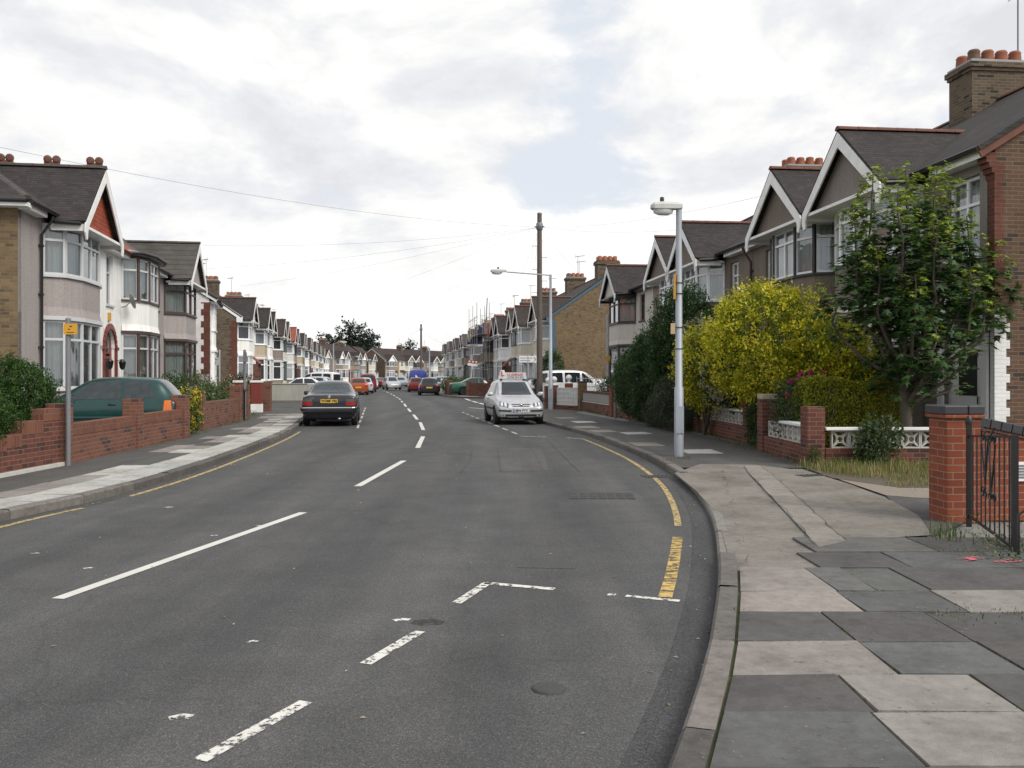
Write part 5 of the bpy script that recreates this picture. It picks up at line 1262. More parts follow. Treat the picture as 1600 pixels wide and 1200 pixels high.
def car(name, kind, label, cat, pos, head, col, group=None, plate=None, detail=2, glass='car_glass', z=0.0, scale=1.0, rear_style='hatch', yaw_extra=0):
    res, bvh, L_, wb, r, S = body_mesh(kind)
    root = tag(empty(name, (pos[0], pos[1], z), math.atan2(head[1], head[0])), label, cat, group); root.scale = (scale,)*3
    def link(nm, me, mat=None, parent=root):
        ob = bpy.data.objects.new(nm, me); COL.objects.link(ob); ob.parent = parent; return ob
    me = res.copy(); me.materials[0] = M[col]; body = link('body', me)
    def patches(nm, specs, mat, off=.006, parent=root, solid=None):
        mb = MB()
        for corners, ax, nx, ny in specs:
            vs, fs = raycast_patch(bvh, corners, ax, nx, ny, off); mb.add(vs, fs, 0, None, True)
        ob = mb.build(nm, mat, parent)
        if solid:
            md = ob.modifiers.new('t', 'SOLIDIFY'); md.thickness = solid; md.offset = 1
        return ob
    xs = {k: v for k, v in (('hatch', 1), ('saloon', 2), ('mpv', 3), ('van', 4))}
    F, Bk = L_/2, -L_/2
    if kind == 'hatch':
        patches('windscreen', [([(-.63, .975), (.63, .975), (.53, 1.395), (-.53, 1.395)], '+x', 8, 6)], glass)
        patches('rear_window', [([(-.56, 1.04), (.56, 1.04), (.47, 1.36), (-.47, 1.36)], '-x', 8, 5)], glass)
        for ax in ('+y', '-y'):
            patches('side_window', [([(-.62, .97), (.62, .955), (.10, 1.37), (-.62, 1.40)], ax, 8, 6)], glass); patches('side_window', [([(-1.42, 1.0), (-.70, .975), (-.70, 1.40), (-1.22, 1.385)], ax, 6, 6)], glass)
    elif kind == 'saloon':
        patches('windscreen', [([(-.66, .985), (.66, .985), (.54, 1.325), (-.54, 1.325)], '+x', 8, 6)], glass)
        patches('rear_window', [([(-.62, 1.055), (.62, 1.055), (.52, 1.325), (-.52, 1.325)], '-x', 8, 6)], glass)
        for ax in ('+y', '-y'):
            patches('side_window', [([(-.12, .975), (.84, .97), (.36, 1.30), (-.12, 1.35)], ax, 8, 6)], glass); patches('side_window', [([(-1.12, 1.0), (-.20, .98), (-.20, 1.35), (-.78, 1.32)], ax, 8, 6)], glass)
    elif kind == 'mpv':
        patches('windscreen', [([(-.70, 1.15), (.70, 1.15), (.60, 1.70), (-.60, 1.70)], '+x', 8, 6)], glass)
        patches('rear_window', [([(-.64, 1.16), (.64, 1.16), (.58, 1.68), (-.58, 1.68)], '-x', 8, 6)], glass)
        for ax in ('+y', '-y'):
            patches('side_window', [([(.02, 1.15), (.98, 1.13), (.40, 1.62), (.02, 1.72)], ax, 8, 6)], glass); patches('side_window', [([(-1.02, 1.16), (-.10, 1.15), (-.10, 1.72), (-1.02, 1.74)], ax, 8, 6)], glass); patches('side_window', [([(-1.86, 1.18), (-1.16, 1.16), (-1.16, 1.73), (-1.80, 1.70)], ax, 6, 6)], glass)
    else:
        patches('windscreen', [([(-.80, 1.42), (.80, 1.42), (.74, 2.04), (-.74, 2.04)], '+x', 8, 6)], glass)
        for ax in ('+y', '-y'): patches('side_window', [([(.75, 1.45), (1.6, 1.42), (1.2, 1.95), (.75, 2.05)], ax, 8, 6)], glass)
        patches('door_seam', [([(-.012, .45), (.012, .45), (.012, 2.15), (-.012, 2.15)], '-x', 1, 12)], 'plastic')
    lz = {'hatch': (.60, .74), 'saloon': (.58, .70), 'mpv': (.66, .84), 'van': (.86, 1.02)}[kind]
    for s in (-1, 1):
        if kind == 'hatch': patches('headlight', [([(s*.42, lz[0]-.03), (s*.70, lz[0]+.03), (s*.67, lz[1]+.03), (s*.40, lz[1]-.04)], '+x', 6, 4)], 'head_lens', .008); patches('reflector', [([(s*.47, lz[0]+.0), (s*.54, lz[0]+.01), (s*.54, lz[1]-.01), (s*.47, lz[1]-.03)], '+x', 2, 2), ([(s*.59, lz[0]+.02), (s*.66, lz[0]+.03), (s*.645, lz[1]+.0), (s*.58, lz[1]-.0)], '+x', 2, 2)], 'reflector', .011)
        else: patches('headlight', [([(s*.40, lz[0]), (s*.70, lz[0]), (s*.68, lz[1]), (s*.40, lz[1])], '+x', 6, 4)], 'head_lens', .008)
        if rear_style == 'saloon':
            t_ = patches('tail_light', [([(s*.52, .665), (s*.80, .675), (s*.80, .765), (s*.50, .765)], '-x', 6, 3)], 'red_lens', .008); patches('indicator', [([(s*.52, .775), (s*.80, .775), (s*.79, .86), (s*.52, .85)], '-x', 6, 3)], 'smoke_lens', .008, t_)
        elif rear_style == 'polo':
            t_ = patches('tail_light', [([(s*.55, .70), (s*.74, .70), (s*.70, .94), (s*.56, .94)], '-x', 4, 5)], 'red_lens', .008); patches('indicator', [([(-1.80, .68), (-1.60, .68), (-1.62, .93), (-1.76, .93)], '+y' if s > 0 else '-y', 4, 5)], 'amber_lens', .008, t_)
        else:
            zt_ = {'hatch': (.72, .92), 'mpv': (.85, 1.15), 'van': (.9, 1.2), 'saloon': (.70, .86)}[kind]; patches('tail_light', [([(s*.56, zt_[0]), (s*.72, zt_[0]), (s*.69, zt_[1]), (s*.58, zt_[1])], '-x', 4, 4)], 'red_lens', .008)
    wa, wbm = wheel_meshes(r, 9 if kind != 'van' else 6)
    for x in (-wb/2, wb/2):
        for s in (-1, 1):
            w = bpy.data.objects.new('wheel', None); COL.objects.link(w); w.parent = root; yy = {'hatch': .715, 'saloon': .75, 'mpv': .74, 'van': .83}[kind]; w.location = (x, s*yy, r); w.rotation_euler.z = 0 if s < 0 else math.pi
            link('tyre', wa, None, w); link('rim', wbm, None, w)
    if detail:
        for s in (-1, 1):                                        # mirrors
            mx = {'hatch': .72, 'saloon': .72, 'mpv': .92, 'van': 1.5}[kind]; mz = {'hatch': 1.0, 'saloon': 1.0, 'mpv': 1.18, 'van': 1.5}[kind]; my = {'hatch': .80, 'saloon': .86, 'mpv': .88, 'van': 1.02}[kind]
            mb = MB(); mb.lathe([(.02, -.09), (.062, -.075), (.072, 0), (.062, .085), (.02, .10)], (0, 0, 0), 12, 'y'); mb.box(-.03, .02, -.14 if s > 0 else .06, -.06 if s > 0 else .14, -.03, .0)
            ob = mb.build('mirror', col if kind == 'hatch' and detail > 1 and col == 'p_silver' else 'plastic', root, (mx, s*(my+.07), mz)); ob.scale = (.75, 1, 1)
            patches('door_handle', [([(-.52, .82), (-.36, .82), (-.36, .86), (-.52, .86)], '+y' if s > 0 else '-y', 3, 1)], 'plastic' if col != 'p_silver' else col, .006, root, .018)
            for x_ in ((-.66, .70) if kind != 'saloon' else (-.16, .90, -1.1)): patches('door_gap', [([(x_, .30), (x_+.012, .30), (x_+.012, .93), (x_, .93)], '+y' if s > 0 else '-y', 1, 8)], 'plastic', .003)
            patches('rubbing_strip', [([(-1.0 if kind == 'hatch' else -1.3, .50), (.95, .50), (.95, .56), (-1.0 if kind == 'hatch' else -1.3, .56)], '+y' if s > 0 else '-y', 14, 1)], 'plastic' if col in ('p_silver', 'p_black') else col, .004, root, .012)
    bz = {'hatch': .48, 'saloon': .52, 'mpv': .55, 'van': .5}[kind]
    pm, pz = ('plate_y', {'hatch': .66, 'saloon': .80, 'mpv': .7, 'van': .75}[kind])
    def plate_at(front, z_, mat, txt, y0=0):
        x_ = None; h = bvh.ray_cast(Vector((5 if front else -5, y0, z_)), Vector((-1 if front else 1, 0, 0)))
        sx = 1 if front else -1; px = h[0].x+sx*.012
        mb = MB(); mb.box(-.26, .26, -.056, .056, -.004, .004); p = mb.build('number_plate', mat, root, (px, y0, z_)); p.rotation_euler = (R(90), 0, R(90)*sx)
        if txt:
            text_mesh('lettering', txt, .094, 'ink', p, (.012 if front else 0, 0, .006), (0, 0, 0), .43 if front else .48, .004)
            if front: e = MB(); e.box(-.258, -.222, -.052, .052, .004, .006); e.build('band', 'eu_blue', p)
    if plate: plate_at(*plate)
    return root, patches, bvh
def hdir(x, y): return (x, y)
RH = (-.145, .989)
# the black saloon parked on the left, tail towards the camera
c1, pf, bv = car('parked_car', 'saloon', 'black saloon parked at the left kerb with its tail to the camera', 'car', (-6.14, 30.75), RH, 'p_black', 'cars parked along the street', (False, .80, 'plate_y', 'W388 VRJ'), 2, 'car_glass_pale', 0, 1.02, 'saloon')
pf('bumper', [([(-.84, .42), (.84, .42), (.83, .60), (-.83, .60)], '-x', 20, 3)], 'p_black', .03, c1, .03)
pf('bumper_strip', [([(-.82, .57), (.82, .57), (.82, .61), (-.82, .61)], '-x', 20, 1)], 'chrome', .062, c1, .006)
pf('boot_gap', [([(-.50, .655), (.50, .655), (.50, .668), (-.50, .668)], '-x', 10, 1)], 'plastic', .003, c1); pf('boot_gap', [([(-.72, .905), (.72, .905), (.72, .915), (-.72, .915)], '-x', 10, 1)], 'plastic', .003, c1)
st_ = MB(); st_.lathe([(.040, -.004), (.046, -.004), (.046, .004), (.040, .004)], (0, 0, 0), 20)
for k in range(3): a = math.pi/2+2*math.pi*k/3; st_.obox((-.006, 0, -.003), (math.cos(a)*.042, math.sin(a)*.042, 0), (.010, .004, 0), (0, 0, .006))
hb = bv.ray_cast(Vector((-5, 0, .915)), Vector((1, 0, 0))); so = st_.build('emblem', 'chrome', c1, (hb[0].x-.012, 0, .925)); so.rotation_euler = (R(90), 0, R(-90))
text_mesh('badge', 'E 220', .055, 'chrome', c1, (hb[0].x-.010, .52, .885), (R(90), 0, R(-90)), None)
pf('exhaust_pipe', [([(-.36, .26), (-.26, .26), (-.26, .29), (-.36, .29)], '-x', 2, 1)], 'chrome', .02, c1, .04)
# the silver driving-school hatchback facing the camera on the right
c2, pf, bv = car('parked_car', 'hatch', 'silver driving-school hatchback with a white roof sign parked facing the camera', 'car', (.02, 31.25), (.15, -.989), 'p_silver', 'cars parked along the street', (True, .475, 'plate_w', 'EJ04 FTY'), 2, 'car_glass', 0, 1.0)
pf('grille', [([(-.30, .655), (.30, .655), (.32, .68), (-.32, .68)], '+x', 8, 1), ([(-.27, .60), (.27, .60), (.29, .625), (-.29, .625)], '+x', 8, 1)], 'plastic', .006, c2)
pf('air_intake', [([(-.50, .285), (.50, .285), (.54, .355), (-.54, .355)], '+x', 12, 2)], 'plastic', .005, c2)
for s in (-1, 1):
    pf('bumper_insert', [([(s*.32, .445), (s*.72, .455), (s*.72, .505), (s*.32, .495)], '+x', 8, 2)], 'plastic', .008, c2, .012); pf('fog_lamp', [([(s*.56, .295), (s*.64, .295), (s*.64, .36), (s*.56, .36)], '+x', 3, 3)], 'chrome', .008, c2)
em = MB(); em.lathe([(.03, -.005), (.045, -.004), (.045, .004), (.03, .005)], n=16); hb = bv.ray_cast(Vector((5, 0, .64)), Vector((-1, 0, 0))); eo = em.build('emblem', 'chrome', c2, (hb[0].x+.012, 0, .642)); eo.rotation_euler = (R(90), 0, R(90)); eo.scale = (1.3, .8, 1)
pf('wiper', [([(-.5, .985), (.1, .985), (.1, .998), (-.5, .998)], '+x', 6, 1)], 'plastic', .012, c2)
rs = tag(empty('roof_sign', (.02, 31.25, 1.485), math.atan2(-.989, .15)), 'white driving-school roof sign with a red L on the silver hatchback', 'sign')
sb = MB(); sb.prism([(-.10, -.50, .03), (-.10, .50, .03), (-.05, .44, .25), (-.05, -.28, .25), (-.055, -.30, .33), (-.055, -.42, .33)], (.12, 0, 0)); bd = sb.build('board', 'sign_white', rs); 
for y_ in (-.4, .4):
    ft = MB(); ft.box(-.06, .02, y_-.04, y_+.04, -.03, .04); ft.build('foot', 'plastic', rs)
text_mesh('letter', 'L', .24, 'ink_red', rs, (.072, -.36, .20), (R(90), 0, R(90)), None, .006); text_mesh('lettering', 'U-DRIVE', .115, 'ink_red', rs, (.072, .08, .17), (R(90), 0, R(90)), .56, .001); text_mesh('number', '07960 304 840', .085, 'ink', rs, (.072, .1, .075), (R(90), 0, R(90)), .56)
# green three-door in the left drive, nose towards the house
c3, pf, bv = car('parked_car', 'hatch', 'dark green three-door hatchback in the drive behind the red brick wall', 'car', (-10.05, 21.95), (-.987, -.163), 'p_green', 'cars parked along the street', None, 2, 'car_glass_pale', .09, 1.0, 'polo')
pf('side_trim', [([(-1.7, .36), (1.3, .36), (1.3, .40), (-1.7, .40)], '+y', 20, 1)], 'p_silver2', .006, c3, .01)
def Cpos(px, Y): return ((px-800)/FPX*Y, Y)
others = [
    ('hatch', 'copper hatchback parked behind the black saloon, tail to the camera', 561, 78, RH, 'p_orange', (False, .66, 'plate_y', None), 'car_glass_pale'),
    ('hatch', 'silver hatchback parked in front of the copper hatchback', 570, 85, RH, 'p_silver', None, 'car_glass'), ('mpv', 'dark red people carrier parked beyond the silver hatchback', 575.5, 93, RH, 'p_red', None, 'car_glass'),
    ('hatch', 'small pale silver hatchback parked at the far left kerb', 581, 112, (.16, -.98), 'p_sky', None, 'car_glass'), ('saloon', 'dark red saloon parked on the far bend', 592, 128, (-.5, .86), 'p_red', None, 'car_glass_pale'),
    ('hatch', 'silver hatchback driving towards the camera along the centre line', 612, 101, (.30, -.95), 'p_silver', None, 'car_glass'), ('saloon', 'pale blue saloon behind the oncoming silver hatchback', 626, 131, (.2, -.98), 'p_sky', None, 'car_glass'),
    ('hatch', 'black hatchback with yellow plate parked at the right kerb', 669, 76.5, RH, 'p_black', (False, .66, 'plate_y', None), 'car_glass'),
    ('hatch', 'dark red hatchback parked between the blue van and the black hatchback', 650, 92, RH, 'p_red', None, 'car_glass'),
    ('hatch', 'pale green hatchback in the front yard beside the black hatchback', 703, 84, (.98, .15), 'p_sky', None, 'car_glass_pale'), ('saloon', 'mid green saloon parked in the yard behind the brown brick walls', 749, 71.5, (.97, .2), 'p_green2', None, 'car_glass_pale'),
    ('hatch', 'dark navy hatchback behind the wooden telegraph pole', 851, 58.5, (.95, .3), 'p_navy', None, 'car_glass'), ('mpv', 'white glazed van parked on the right side street by the brick gable', 902, 52, (.96, .28), 'p_white', None, 'car_glass'), ('hatch', 'silver hatchback parked in front of the white glazed van', 961, 58, (.95, .3), 'p_silver', None, 'car_glass_pale'),
    ('saloon', 'white saloon parked in a left front yard above the concrete wall', 470, 66, (-.96, -.28), 'p_white', None, 'car_glass'), ('mpv', 'white estate van parked among white cars beyond the concrete wall', 492, 75, (-.96, .28), 'p_white', None, 'car_glass'), ('hatch', 'silver-white hatchback squeezed between the white saloon and white van', 484, 71, (-.96, .1), 'p_silver', None, 'car_glass_pale')]
for kind, lab, px, Y, hd, col, plt, gl in others:
    x, y = Cpos(px, Y); yard = x < -12.9 or px > 690
    car('moving_car' if 'driving' in lab else 'parked_car', kind, lab, 'car', (x, y), hd, col, 'cars parked along the street' if 'driving' not in lab else None, plt, 0 if Y > 60 else 1, gl, (.0 if px in (851, 900, 961) else .09) if yard and px not in (561, 570, 575.5, 581, 592) else 0)
cv, pf, bv = car('parked_van', 'van', 'blue panel van with white lettering parked beyond the black hatchback', 'van', Cpos(652, 100), RH, 'p_blue', None, None, 1, 'car_glass')
pf('decal', [([(.10, 1.30), (.34, 1.62), (.26, 1.78), (.02, 1.5)], '-x', 3, 3), ([(-.30, .95), (.12, 1.36), (.0, 1.44), (-.46, 1.08)], '-x', 3, 3), ([(-.62, 1.10), (-.40, 1.10), (-.42, 1.32), (-.64, 1.3)], '-x', 2, 2), ([(-.2, .68), (.02, .72), (.0, .95), (-.22, .92)], '-x', 2, 2)], 'ink_white', .008, cv)
rk = MB()
for y_ in (-.6, 0, .6): rk.tube([(-2.2, y_, 2.48), (.4, y_, 2.48)], .025, 5)
for x_ in (-2.0, -.9, .2): rk.tube([(x_, -.75, 2.42), (x_, .75, 2.42)], .025, 5); rk.tube([(x_, -.75, 2.30), (x_, -.75, 2.42)], .02, 5); rk.tube([(x_, .75, 2.30), (x_, .75, 2.42)], .02, 5)
rk.build('roof_rack', 'tube_steel', cv)
# ---------------------------------------------------------------- garden walls, fences, gates
def wall_run(root, A, B, h, th, mat, z=.09, name='wall', cope=None, cm=None, cw=.04, soldier=None):
    A, B = Vector((A[0], A[1], 0)), Vector((B[0], B[1], 0)); d = B-A; L_ = d.length; t = d.normalized(); n = Vector((t.y, -t.x, 0))
    mb = MB(); top = h-(soldier or 0); mb.box(0, L_, -th/2, th/2, 0, top); o = mb.build(name, mat, root, (A.x, A.y, z), math.atan2(t.y, t.x), .006)
    if soldier: s_ = MB(); s_.box(0, L_, -th/2-.004, th/2+.004, top+.002, h); s_.build('coping', 'soldier', root, (A.x, A.y, z), math.atan2(t.y, t.x), .006)
    if cope: c = MB(); c.box(-.01, L_+.01, -th/2-cw, th/2+cw, h, h+cope); c.build('coping', cm, root, (A.x, A.y, z), math.atan2(t.y, t.x), .008)
    return o
def pillar(root, p, w, h, mat, ang, cap=None, z=.09, capm='red_dark', capw=.03, name='pillar'):
    mb = MB(); mb.box(-w/2, w/2, -w/2, w/2, 0, h); o = mb.build(name, mat, root, (p[0], p[1], z), ang, .008)
    if cap: c = MB(); c.box(-w/2-capw, w/2+capw, -w/2-capw, w/2+capw, h, h+cap); c.build('cap', capm, o, None, 0, .008)
    return o
def screen_block(mb, x, z, s, d=.045):
    """pierced block: square rim, four leaf bars to the corners, four arcs bowing in from the sides"""
    f = .022
    for a in ((x, x+s, z, z+f), (x, x+s, z+s-f, z+s), (x, x+f, z+f, z+s-f), (x+s-f, x+s, z+f, z+s-f)): mb.box(a[0], a[1], -d, d, a[2], a[3])
    c = Vector((x+s/2, 0, z+s/2)); h = s/2-f*.6; e = d*.8
    for sx, sz in ((1, 1), (1, -1), (-1, 1), (-1, -1)):
        t = Vector((sx*h, 0, sz*h)); m = t*.55; w = Vector((-t.z, 0, t.x))*.105
        mb.prism([c+t*.12-Vector((0, e, 0)), c+m+w-Vector((0, e, 0)), c+t-Vector((0, e, 0)), c+m-w-Vector((0, e, 0))], (0, 2*e, 0))
    for k in range(4):
        a = k*math.pi/2; ca, sa = math.cos(a), math.sin(a); pts = []
        for i in range(9):
            u = -1+2*i/8; q = (h*u, -h+h*.62*(1-u*u)); pts.append(c+Vector((q[0]*ca-q[1]*sa, 0, q[0]*sa+q[1]*ca)))
        for p, q in zip(pts, pts[1:]): mb.bar(p, q, .019, 2*e-.006, (0, 1, 0))
def lattice(root, A, B, z0, s=.30, rows=1, mat='cast_white', z=.09):
    A, B = Vector((A[0], A[1], 0)), Vector((B[0], B[1], 0)); d = B-A; n = max(1, int(d.length/s)); t = d.normalized(); mb = MB(); pad = (d.length-n*s)/2
    for r_ in range(rows):
        for i in range(n): screen_block(mb, pad+i*s+.002*i*0, z0+r_*s, s-.004)
    return mb.build('lattice_screen', mat, root, (A.x, A.y, z), math.atan2(t.y, t.x))
GW = 'garden walls along the pavements'
def gwall(label, p, group=GW, cat='wall', name='garden_wall'): return tag(empty(name, (p[0], p[1], .09)), label, cat, group)
def lp(root, p): return (p[0]-root.location.x, p[1]-root.location.y)
class W:                                                          # a garden wall whose parts are given in world plan coordinates
    def __init__(me, label, p, **k): me.r = gwall(label, p, **k)
    def run(me, A, B, h, th=.22, mat='red_brick', **k): wall_run(me.r, lp(me.r, A), lp(me.r, B), h, th, mat, 0, **k)
    def pil(me, p, w, h, mat='red_brick', ang=0, **k): return pillar(me.r, lp(me.r, p), w, h, mat, ang, z=0, **k)
    def lat(me, A, B, z0, **k): lattice(me.r, lp(me.r, A), lp(me.r, B), z0, z=0, **k)
aR = math.atan2(-.9945, .1044)
# right: lattice wall with return to the house
w = W('white pierced-block garden wall on red brick turning the corner beside the dry grass', (5.25, 15.55))
w.run((5.27, 15.14), (9.4, 15.14), .30, .2, 'red_dark'); w.lat((5.27, 15.14), (9.4, 15.14), .30); w.run((5.27, 15.14), (9.4, 15.14), .60, .001, 'cast_white', name='cap_core') if False else None
wall_run(w.r, lp(w.r, (5.27, 15.14)), lp(w.r, (9.4, 15.14)), .045, .24, 'wood_white', .603, 'coping')
w.pil((5.10, 15.2), .31, 1.0, 'red_dark', .06, cap=None); pt_ = MB()
w.run((5.09, 15.37), (5.08, 17.74), .34, .2, 'red_dark'); w.lat((5.09, 15.37), (5.08, 17.74), .34); wall_run(w.r, lp(w.r, (5.09, 15.37)), lp(w.r, (5.085, 16.7)), .045, .24, 'wood_white', .643, 'coping')
w.pil((5.10, 17.9), .31, 1.06, 'red_dark', .06, cap=.10, capm='buff', capw=.0)
w = W('white pierced-block garden wall on red brick under the golden shrub', (5.12, 20.3))
w.pil((5.33, 19.92), .32, 1.0, 'red_dark', .06, cap=.10, capm='buff', capw=.0); w.run((5.31, 20.1), (5.17, 24.3), .40, .2, 'red_dark'); w.lat((5.31, 20.1), (5.17, 24.3), .40); wall_run(w.r, lp(w.r, (5.31, 20.1)), lp(w.r, (5.17, 24.3)), .05, .24, 'wood_white', .703, 'coping')
w.pil((5.15, 24.48), .32, .95, 'red_brick', .08)
w = W('weathered brick wall with dingy lattice screens below the dark shrubs', (4.6, 28.6))
for A, B in (((5.0, 25.2), (4.62, 28.7)), ((4.55, 29.0), (3.92, 33.3))): w.run(A, B, .34, .2, 'red_brick'); w.lat(A, B, .34, s=.42, mat='wall_concrete'); wall_run(w.r, lp(w.r, A), lp(w.r, B), .16, .22, 'red_dark', .77, 'coping')
w.pil((4.58, 28.85), .32, 1.06, 'red_brick', .1); w.pil((3.88, 33.55), .42, 1.12, 'red_new', .12)
w = W('brown brick wall with grey slatted panel left of the grey sign post', (3.5, 36.5))
w.run((3.84, 33.8), (3.2, 39.4), .45, .2, 'red_brick'); w.run((3.84, 33.8), (3.2, 39.4), .40, .18, 'red_dark', cope=.04, cm='cast_white')
mbp = MB()
for i in range(20): mbp.box(.1+i*.28, .3+i*.28, -.12, -.09, .42, .78)
wall_run(w.r, lp(w.r, (3.84, 33.8)), lp(w.r, (3.2, 39.4)), .36, .16, 'wall_concrete', .45, 'panel'); wall_run(w.r, lp(w.r, (3.84, 33.8)), lp(w.r, (3.2, 39.4)), .08, .22, 'red_dark', .81, 'coping')
for q in range(int(5.6/.3)):
    pass
w = W('white pierced fence panel between stock-brick piers with white ball finials at the corner', (2.3, 41.2))
w.pil((3.12, 39.75), .34, 1.25, 'yellow_stock', .2, cap=.05, capm='ridge_dark'); w.run((3.0, 39.85), (2.05, 41.35), .20, .2, 'red_dark'); w.lat((3.0, 39.85), (2.05, 41.35), .20, s=.20, rows=4, mat='wood_white'); wall_run(w.r, lp(w.r, (3.03, 39.9)), lp(w.r, (2.08, 41.4)), .78, .03, 'wood_white', .20, 'backing')
for p, hh, m in (((1.95, 41.5), 1.10, 'red_brick'), ((2.66, 41.9), 1.18, 'red_new'), ((1.70, 41.9), 1.06, 'red_brick')):
    o = w.pil(p, .30, hh, m, .3); fb = MB(); fb.lathe([(.16, hh), (.16, hh+.05), (.05, hh+.08), (.05, hh+.12), (.10, hh+.15), (.145, hh+.24), (.145, hh+.28), (.10, hh+.37), (.02, hh+.41)], n=14); fb.build('ball_finial', 'wood_white', o)
rl = MB()
for i in range(22): x = .0+i*.16; rl.tube([(x, 0, .9), (x, 0, 1.5)], .012, 4)
rl.tube([(0, 0, 1.4), (3.4, 0, 1.4)], .016, 4); rl.tube([(0, 0, 1.0), (3.4, 0, 1.0)], .016, 4)
fr_ = gwall('low white railings in front of the white glazed van', (3.2, 44.2), None, 'railing', 'railing'); rl.build('rails', 'wood_white', fr_, None, .25)
# bright red brick pier, ramped wall and iron gate at the right edge
w = W('bright orange-red brick pier and ramped wall capped with dark blue bricks', (4.62, 9.38))
w.pil((4.63, 9.38), .36, 1.08, 'red_new', .05); o = w.pil((4.63, 9.38), .42, .035, 'red_new', .05, name='string_course'); o.location.z = 1.08
cpb = MB(); cpb.box(-.215, .035, -.2, .2, 1.117, 1.21); cpb.box(.042, .215, -.2, .2, 1.117, 1.21); cpb.build('cap', 'blue_brick', w.r, (4.63-w.r.location.x, 9.38-w.r.location.y, 0), .05, .012)
rp_ = MB(); pl_ = [(0, 0), (3.4, 0), (3.4, .50), (1.9, .58), (0, .96)]; rp_.prism([(x, -.11, z_) for x, z_ in pl_], (0, .22, 0)); rp_.build('ramp_wall', 'red_new', w.r, (.19, .02, 0), .10)
cp_ = MB(); pts = [(0.0, .965), (1.9, .585), (3.4, .505)]
for (x0, z0), (x1, z1) in zip(pts, pts[1:]):
    n_ = int(math.hypot(x1-x0, z1-z0)/.115)
    for i in range(n_):
        a, b = Vector((x0, 0, z0)).lerp(Vector((x1, 0, z1)), i/n_), Vector((x0, 0, z0)).lerp(Vector((x1, 0, z1)), (i+.93)/n_); up = (b-a).cross(Vector((0, 1, 0))).normalized(); up = up if up.z > 0 else -up; cp_.obox(a-Vector((0, .145, 0))+up*.03, b-a, Vector((0, .29, 0)), up*.095)
cp_.build('coping', 'blue_brick', w.r, (.19, .02, 0), .10, .006)
st_ = MB()
for (x0, z0), (x1, z1) in zip(pts, pts[1:]): st_.bar((x0, 0, z0+.014), (x1, 0, z1+.014), .26, .026)
st_.build('tile_creasing', 'ridge', w.r, (.19, .02, 0), .10)
vt = MB(); vt.box(.40, .82, -.135, -.112, .42, .62); v_ = vt.build('air_brick', 'upvc', w.r, (.19, .02, 0), .10); vs_ = MB()
for k in range(5): vs_.box(.44, .78, -.139, -.136, .45+k*.03, .47+k*.03)
vs_.build('slots', 'galv_dark', v_)
gt_ = tag(empty('iron_gate', (4.60, 9.02, .10), math.atan2(-1.36, -.31)), 'black wrought-iron gate with scrolls beside the orange-red brick pier', 'gate')
gL = 1.42; fm = MB(); fm.box(-.022, .022, -.022, .022, -.02, 1.02); fm.lathe([(.03, 1.02), (.034, 1.05), (.02, 1.09), (.005, 1.11)], n=10); fm.box(gL-.024, gL+.024, -.024, .024, -.06, 1.0); fm.bar((.02, 0, .90), (gL-.02, 0, .985), .022, .022); fm.bar((.02, 0, .10), (gL-.02, 0, .03), .022, .022); fm.build('frame', 'black', gt_)
brs = MB()
for k in range(1, 10):
    x = gL*k/10; brs.tube([(x, 0, .10-.07*x/gL), (x, 0, .90+.085*x/gL)], .0075, 5)
brs.build('bars', 'black', gt_)
scm = MB()
def scroll(cx, cz, r, turns, dirn, a0):
    pts = [(cx+r*(1-.75*i/24)*math.cos(a0+dirn*turns*2*math.pi*i/24), -.012, cz+r*(1-.75*i/24)*math.sin(a0+dirn*turns*2*math.pi*i/24)) for i in range(25)]; scm.tube(pts, .007, 4)
for zc in (.93, .40):
    for x in (.52, .62, .76, .88): scroll(x, zc, .055, 1.3, 1 if x < .7 else -1, 1.2)
for a, b in (((.50, .86), (.62, .44)), ((.70, .92), (.60, .44)), ((.70, .92), (.82, .44)), ((.92, .88), (.80, .44)), ((.50, 1.02), (.70, .90)), ((.92, 1.04), (.70, .90))): scm.tube([(a[0], -.012, a[1]), (b[0], -.012, b[1])], .008, 4)
scm.build('scrollwork', 'black', gt_)
hp = MB(); hp.tube([(0, 0, -.05), (0, 0, .34), (.05, 0, .38), (.55, 0, .40)], .012, 5); tag(hp.build('hoop_rail', 'black', None, (4.24, 7.5, .10), -.2), 'low black iron rail at the right edge of the photograph by the gate', 'rail')
# left: red brick walls
aL = math.atan2(.99, -.06)
w = W('dark red brick wall stepping up behind the near left sign post, under the hedge', (-7.6, 13.8))
base_ = [(-7.69, 15.05), (-7.71, 14.55), (-7.73, 13.95), (-7.75, 13.55), (-7.80, 9.0)]
for (a, b), hh in zip(zip(base_, base_[1:]), (.98, .80, .62, .58)): w.run(a, b, hh, .22, 'red_dark', soldier=.21)
w.pil((-7.69, 15.22), .32, 1.05, 'red_brick', 0)
fo = MB(); fo.box(0, 6.1, -.19, -.11, 0, .07); fo.build('footing', 'cast_white', w.r, lp(w.r, (-7.78, 9.0))+(0,), math.atan2(6.05, .1)); 
w = W('long red brick wall with soldier-course coping in front of the green hatchback', (-7.75, 18.5))
ps = [(-7.69, 15.4), (-7.92, 18.7), (-8.05, 21.6)]
w.run(ps[0], ps[1], .69, .22, 'red_brick', soldier=.21); w.run(ps[1], ps[2], .71, .22, 'red_brick', soldier=.21); w.pil((-7.93, 18.75), .33, 1.04, 'red_brick', 1.66); w.pil((-8.06, 21.75), .36, 1.06, 'red_brick', 1.6)
w = W('red brick wall and piers with black iron gate posts beyond the yellow-flowered bush', (-8.9, 27.5))
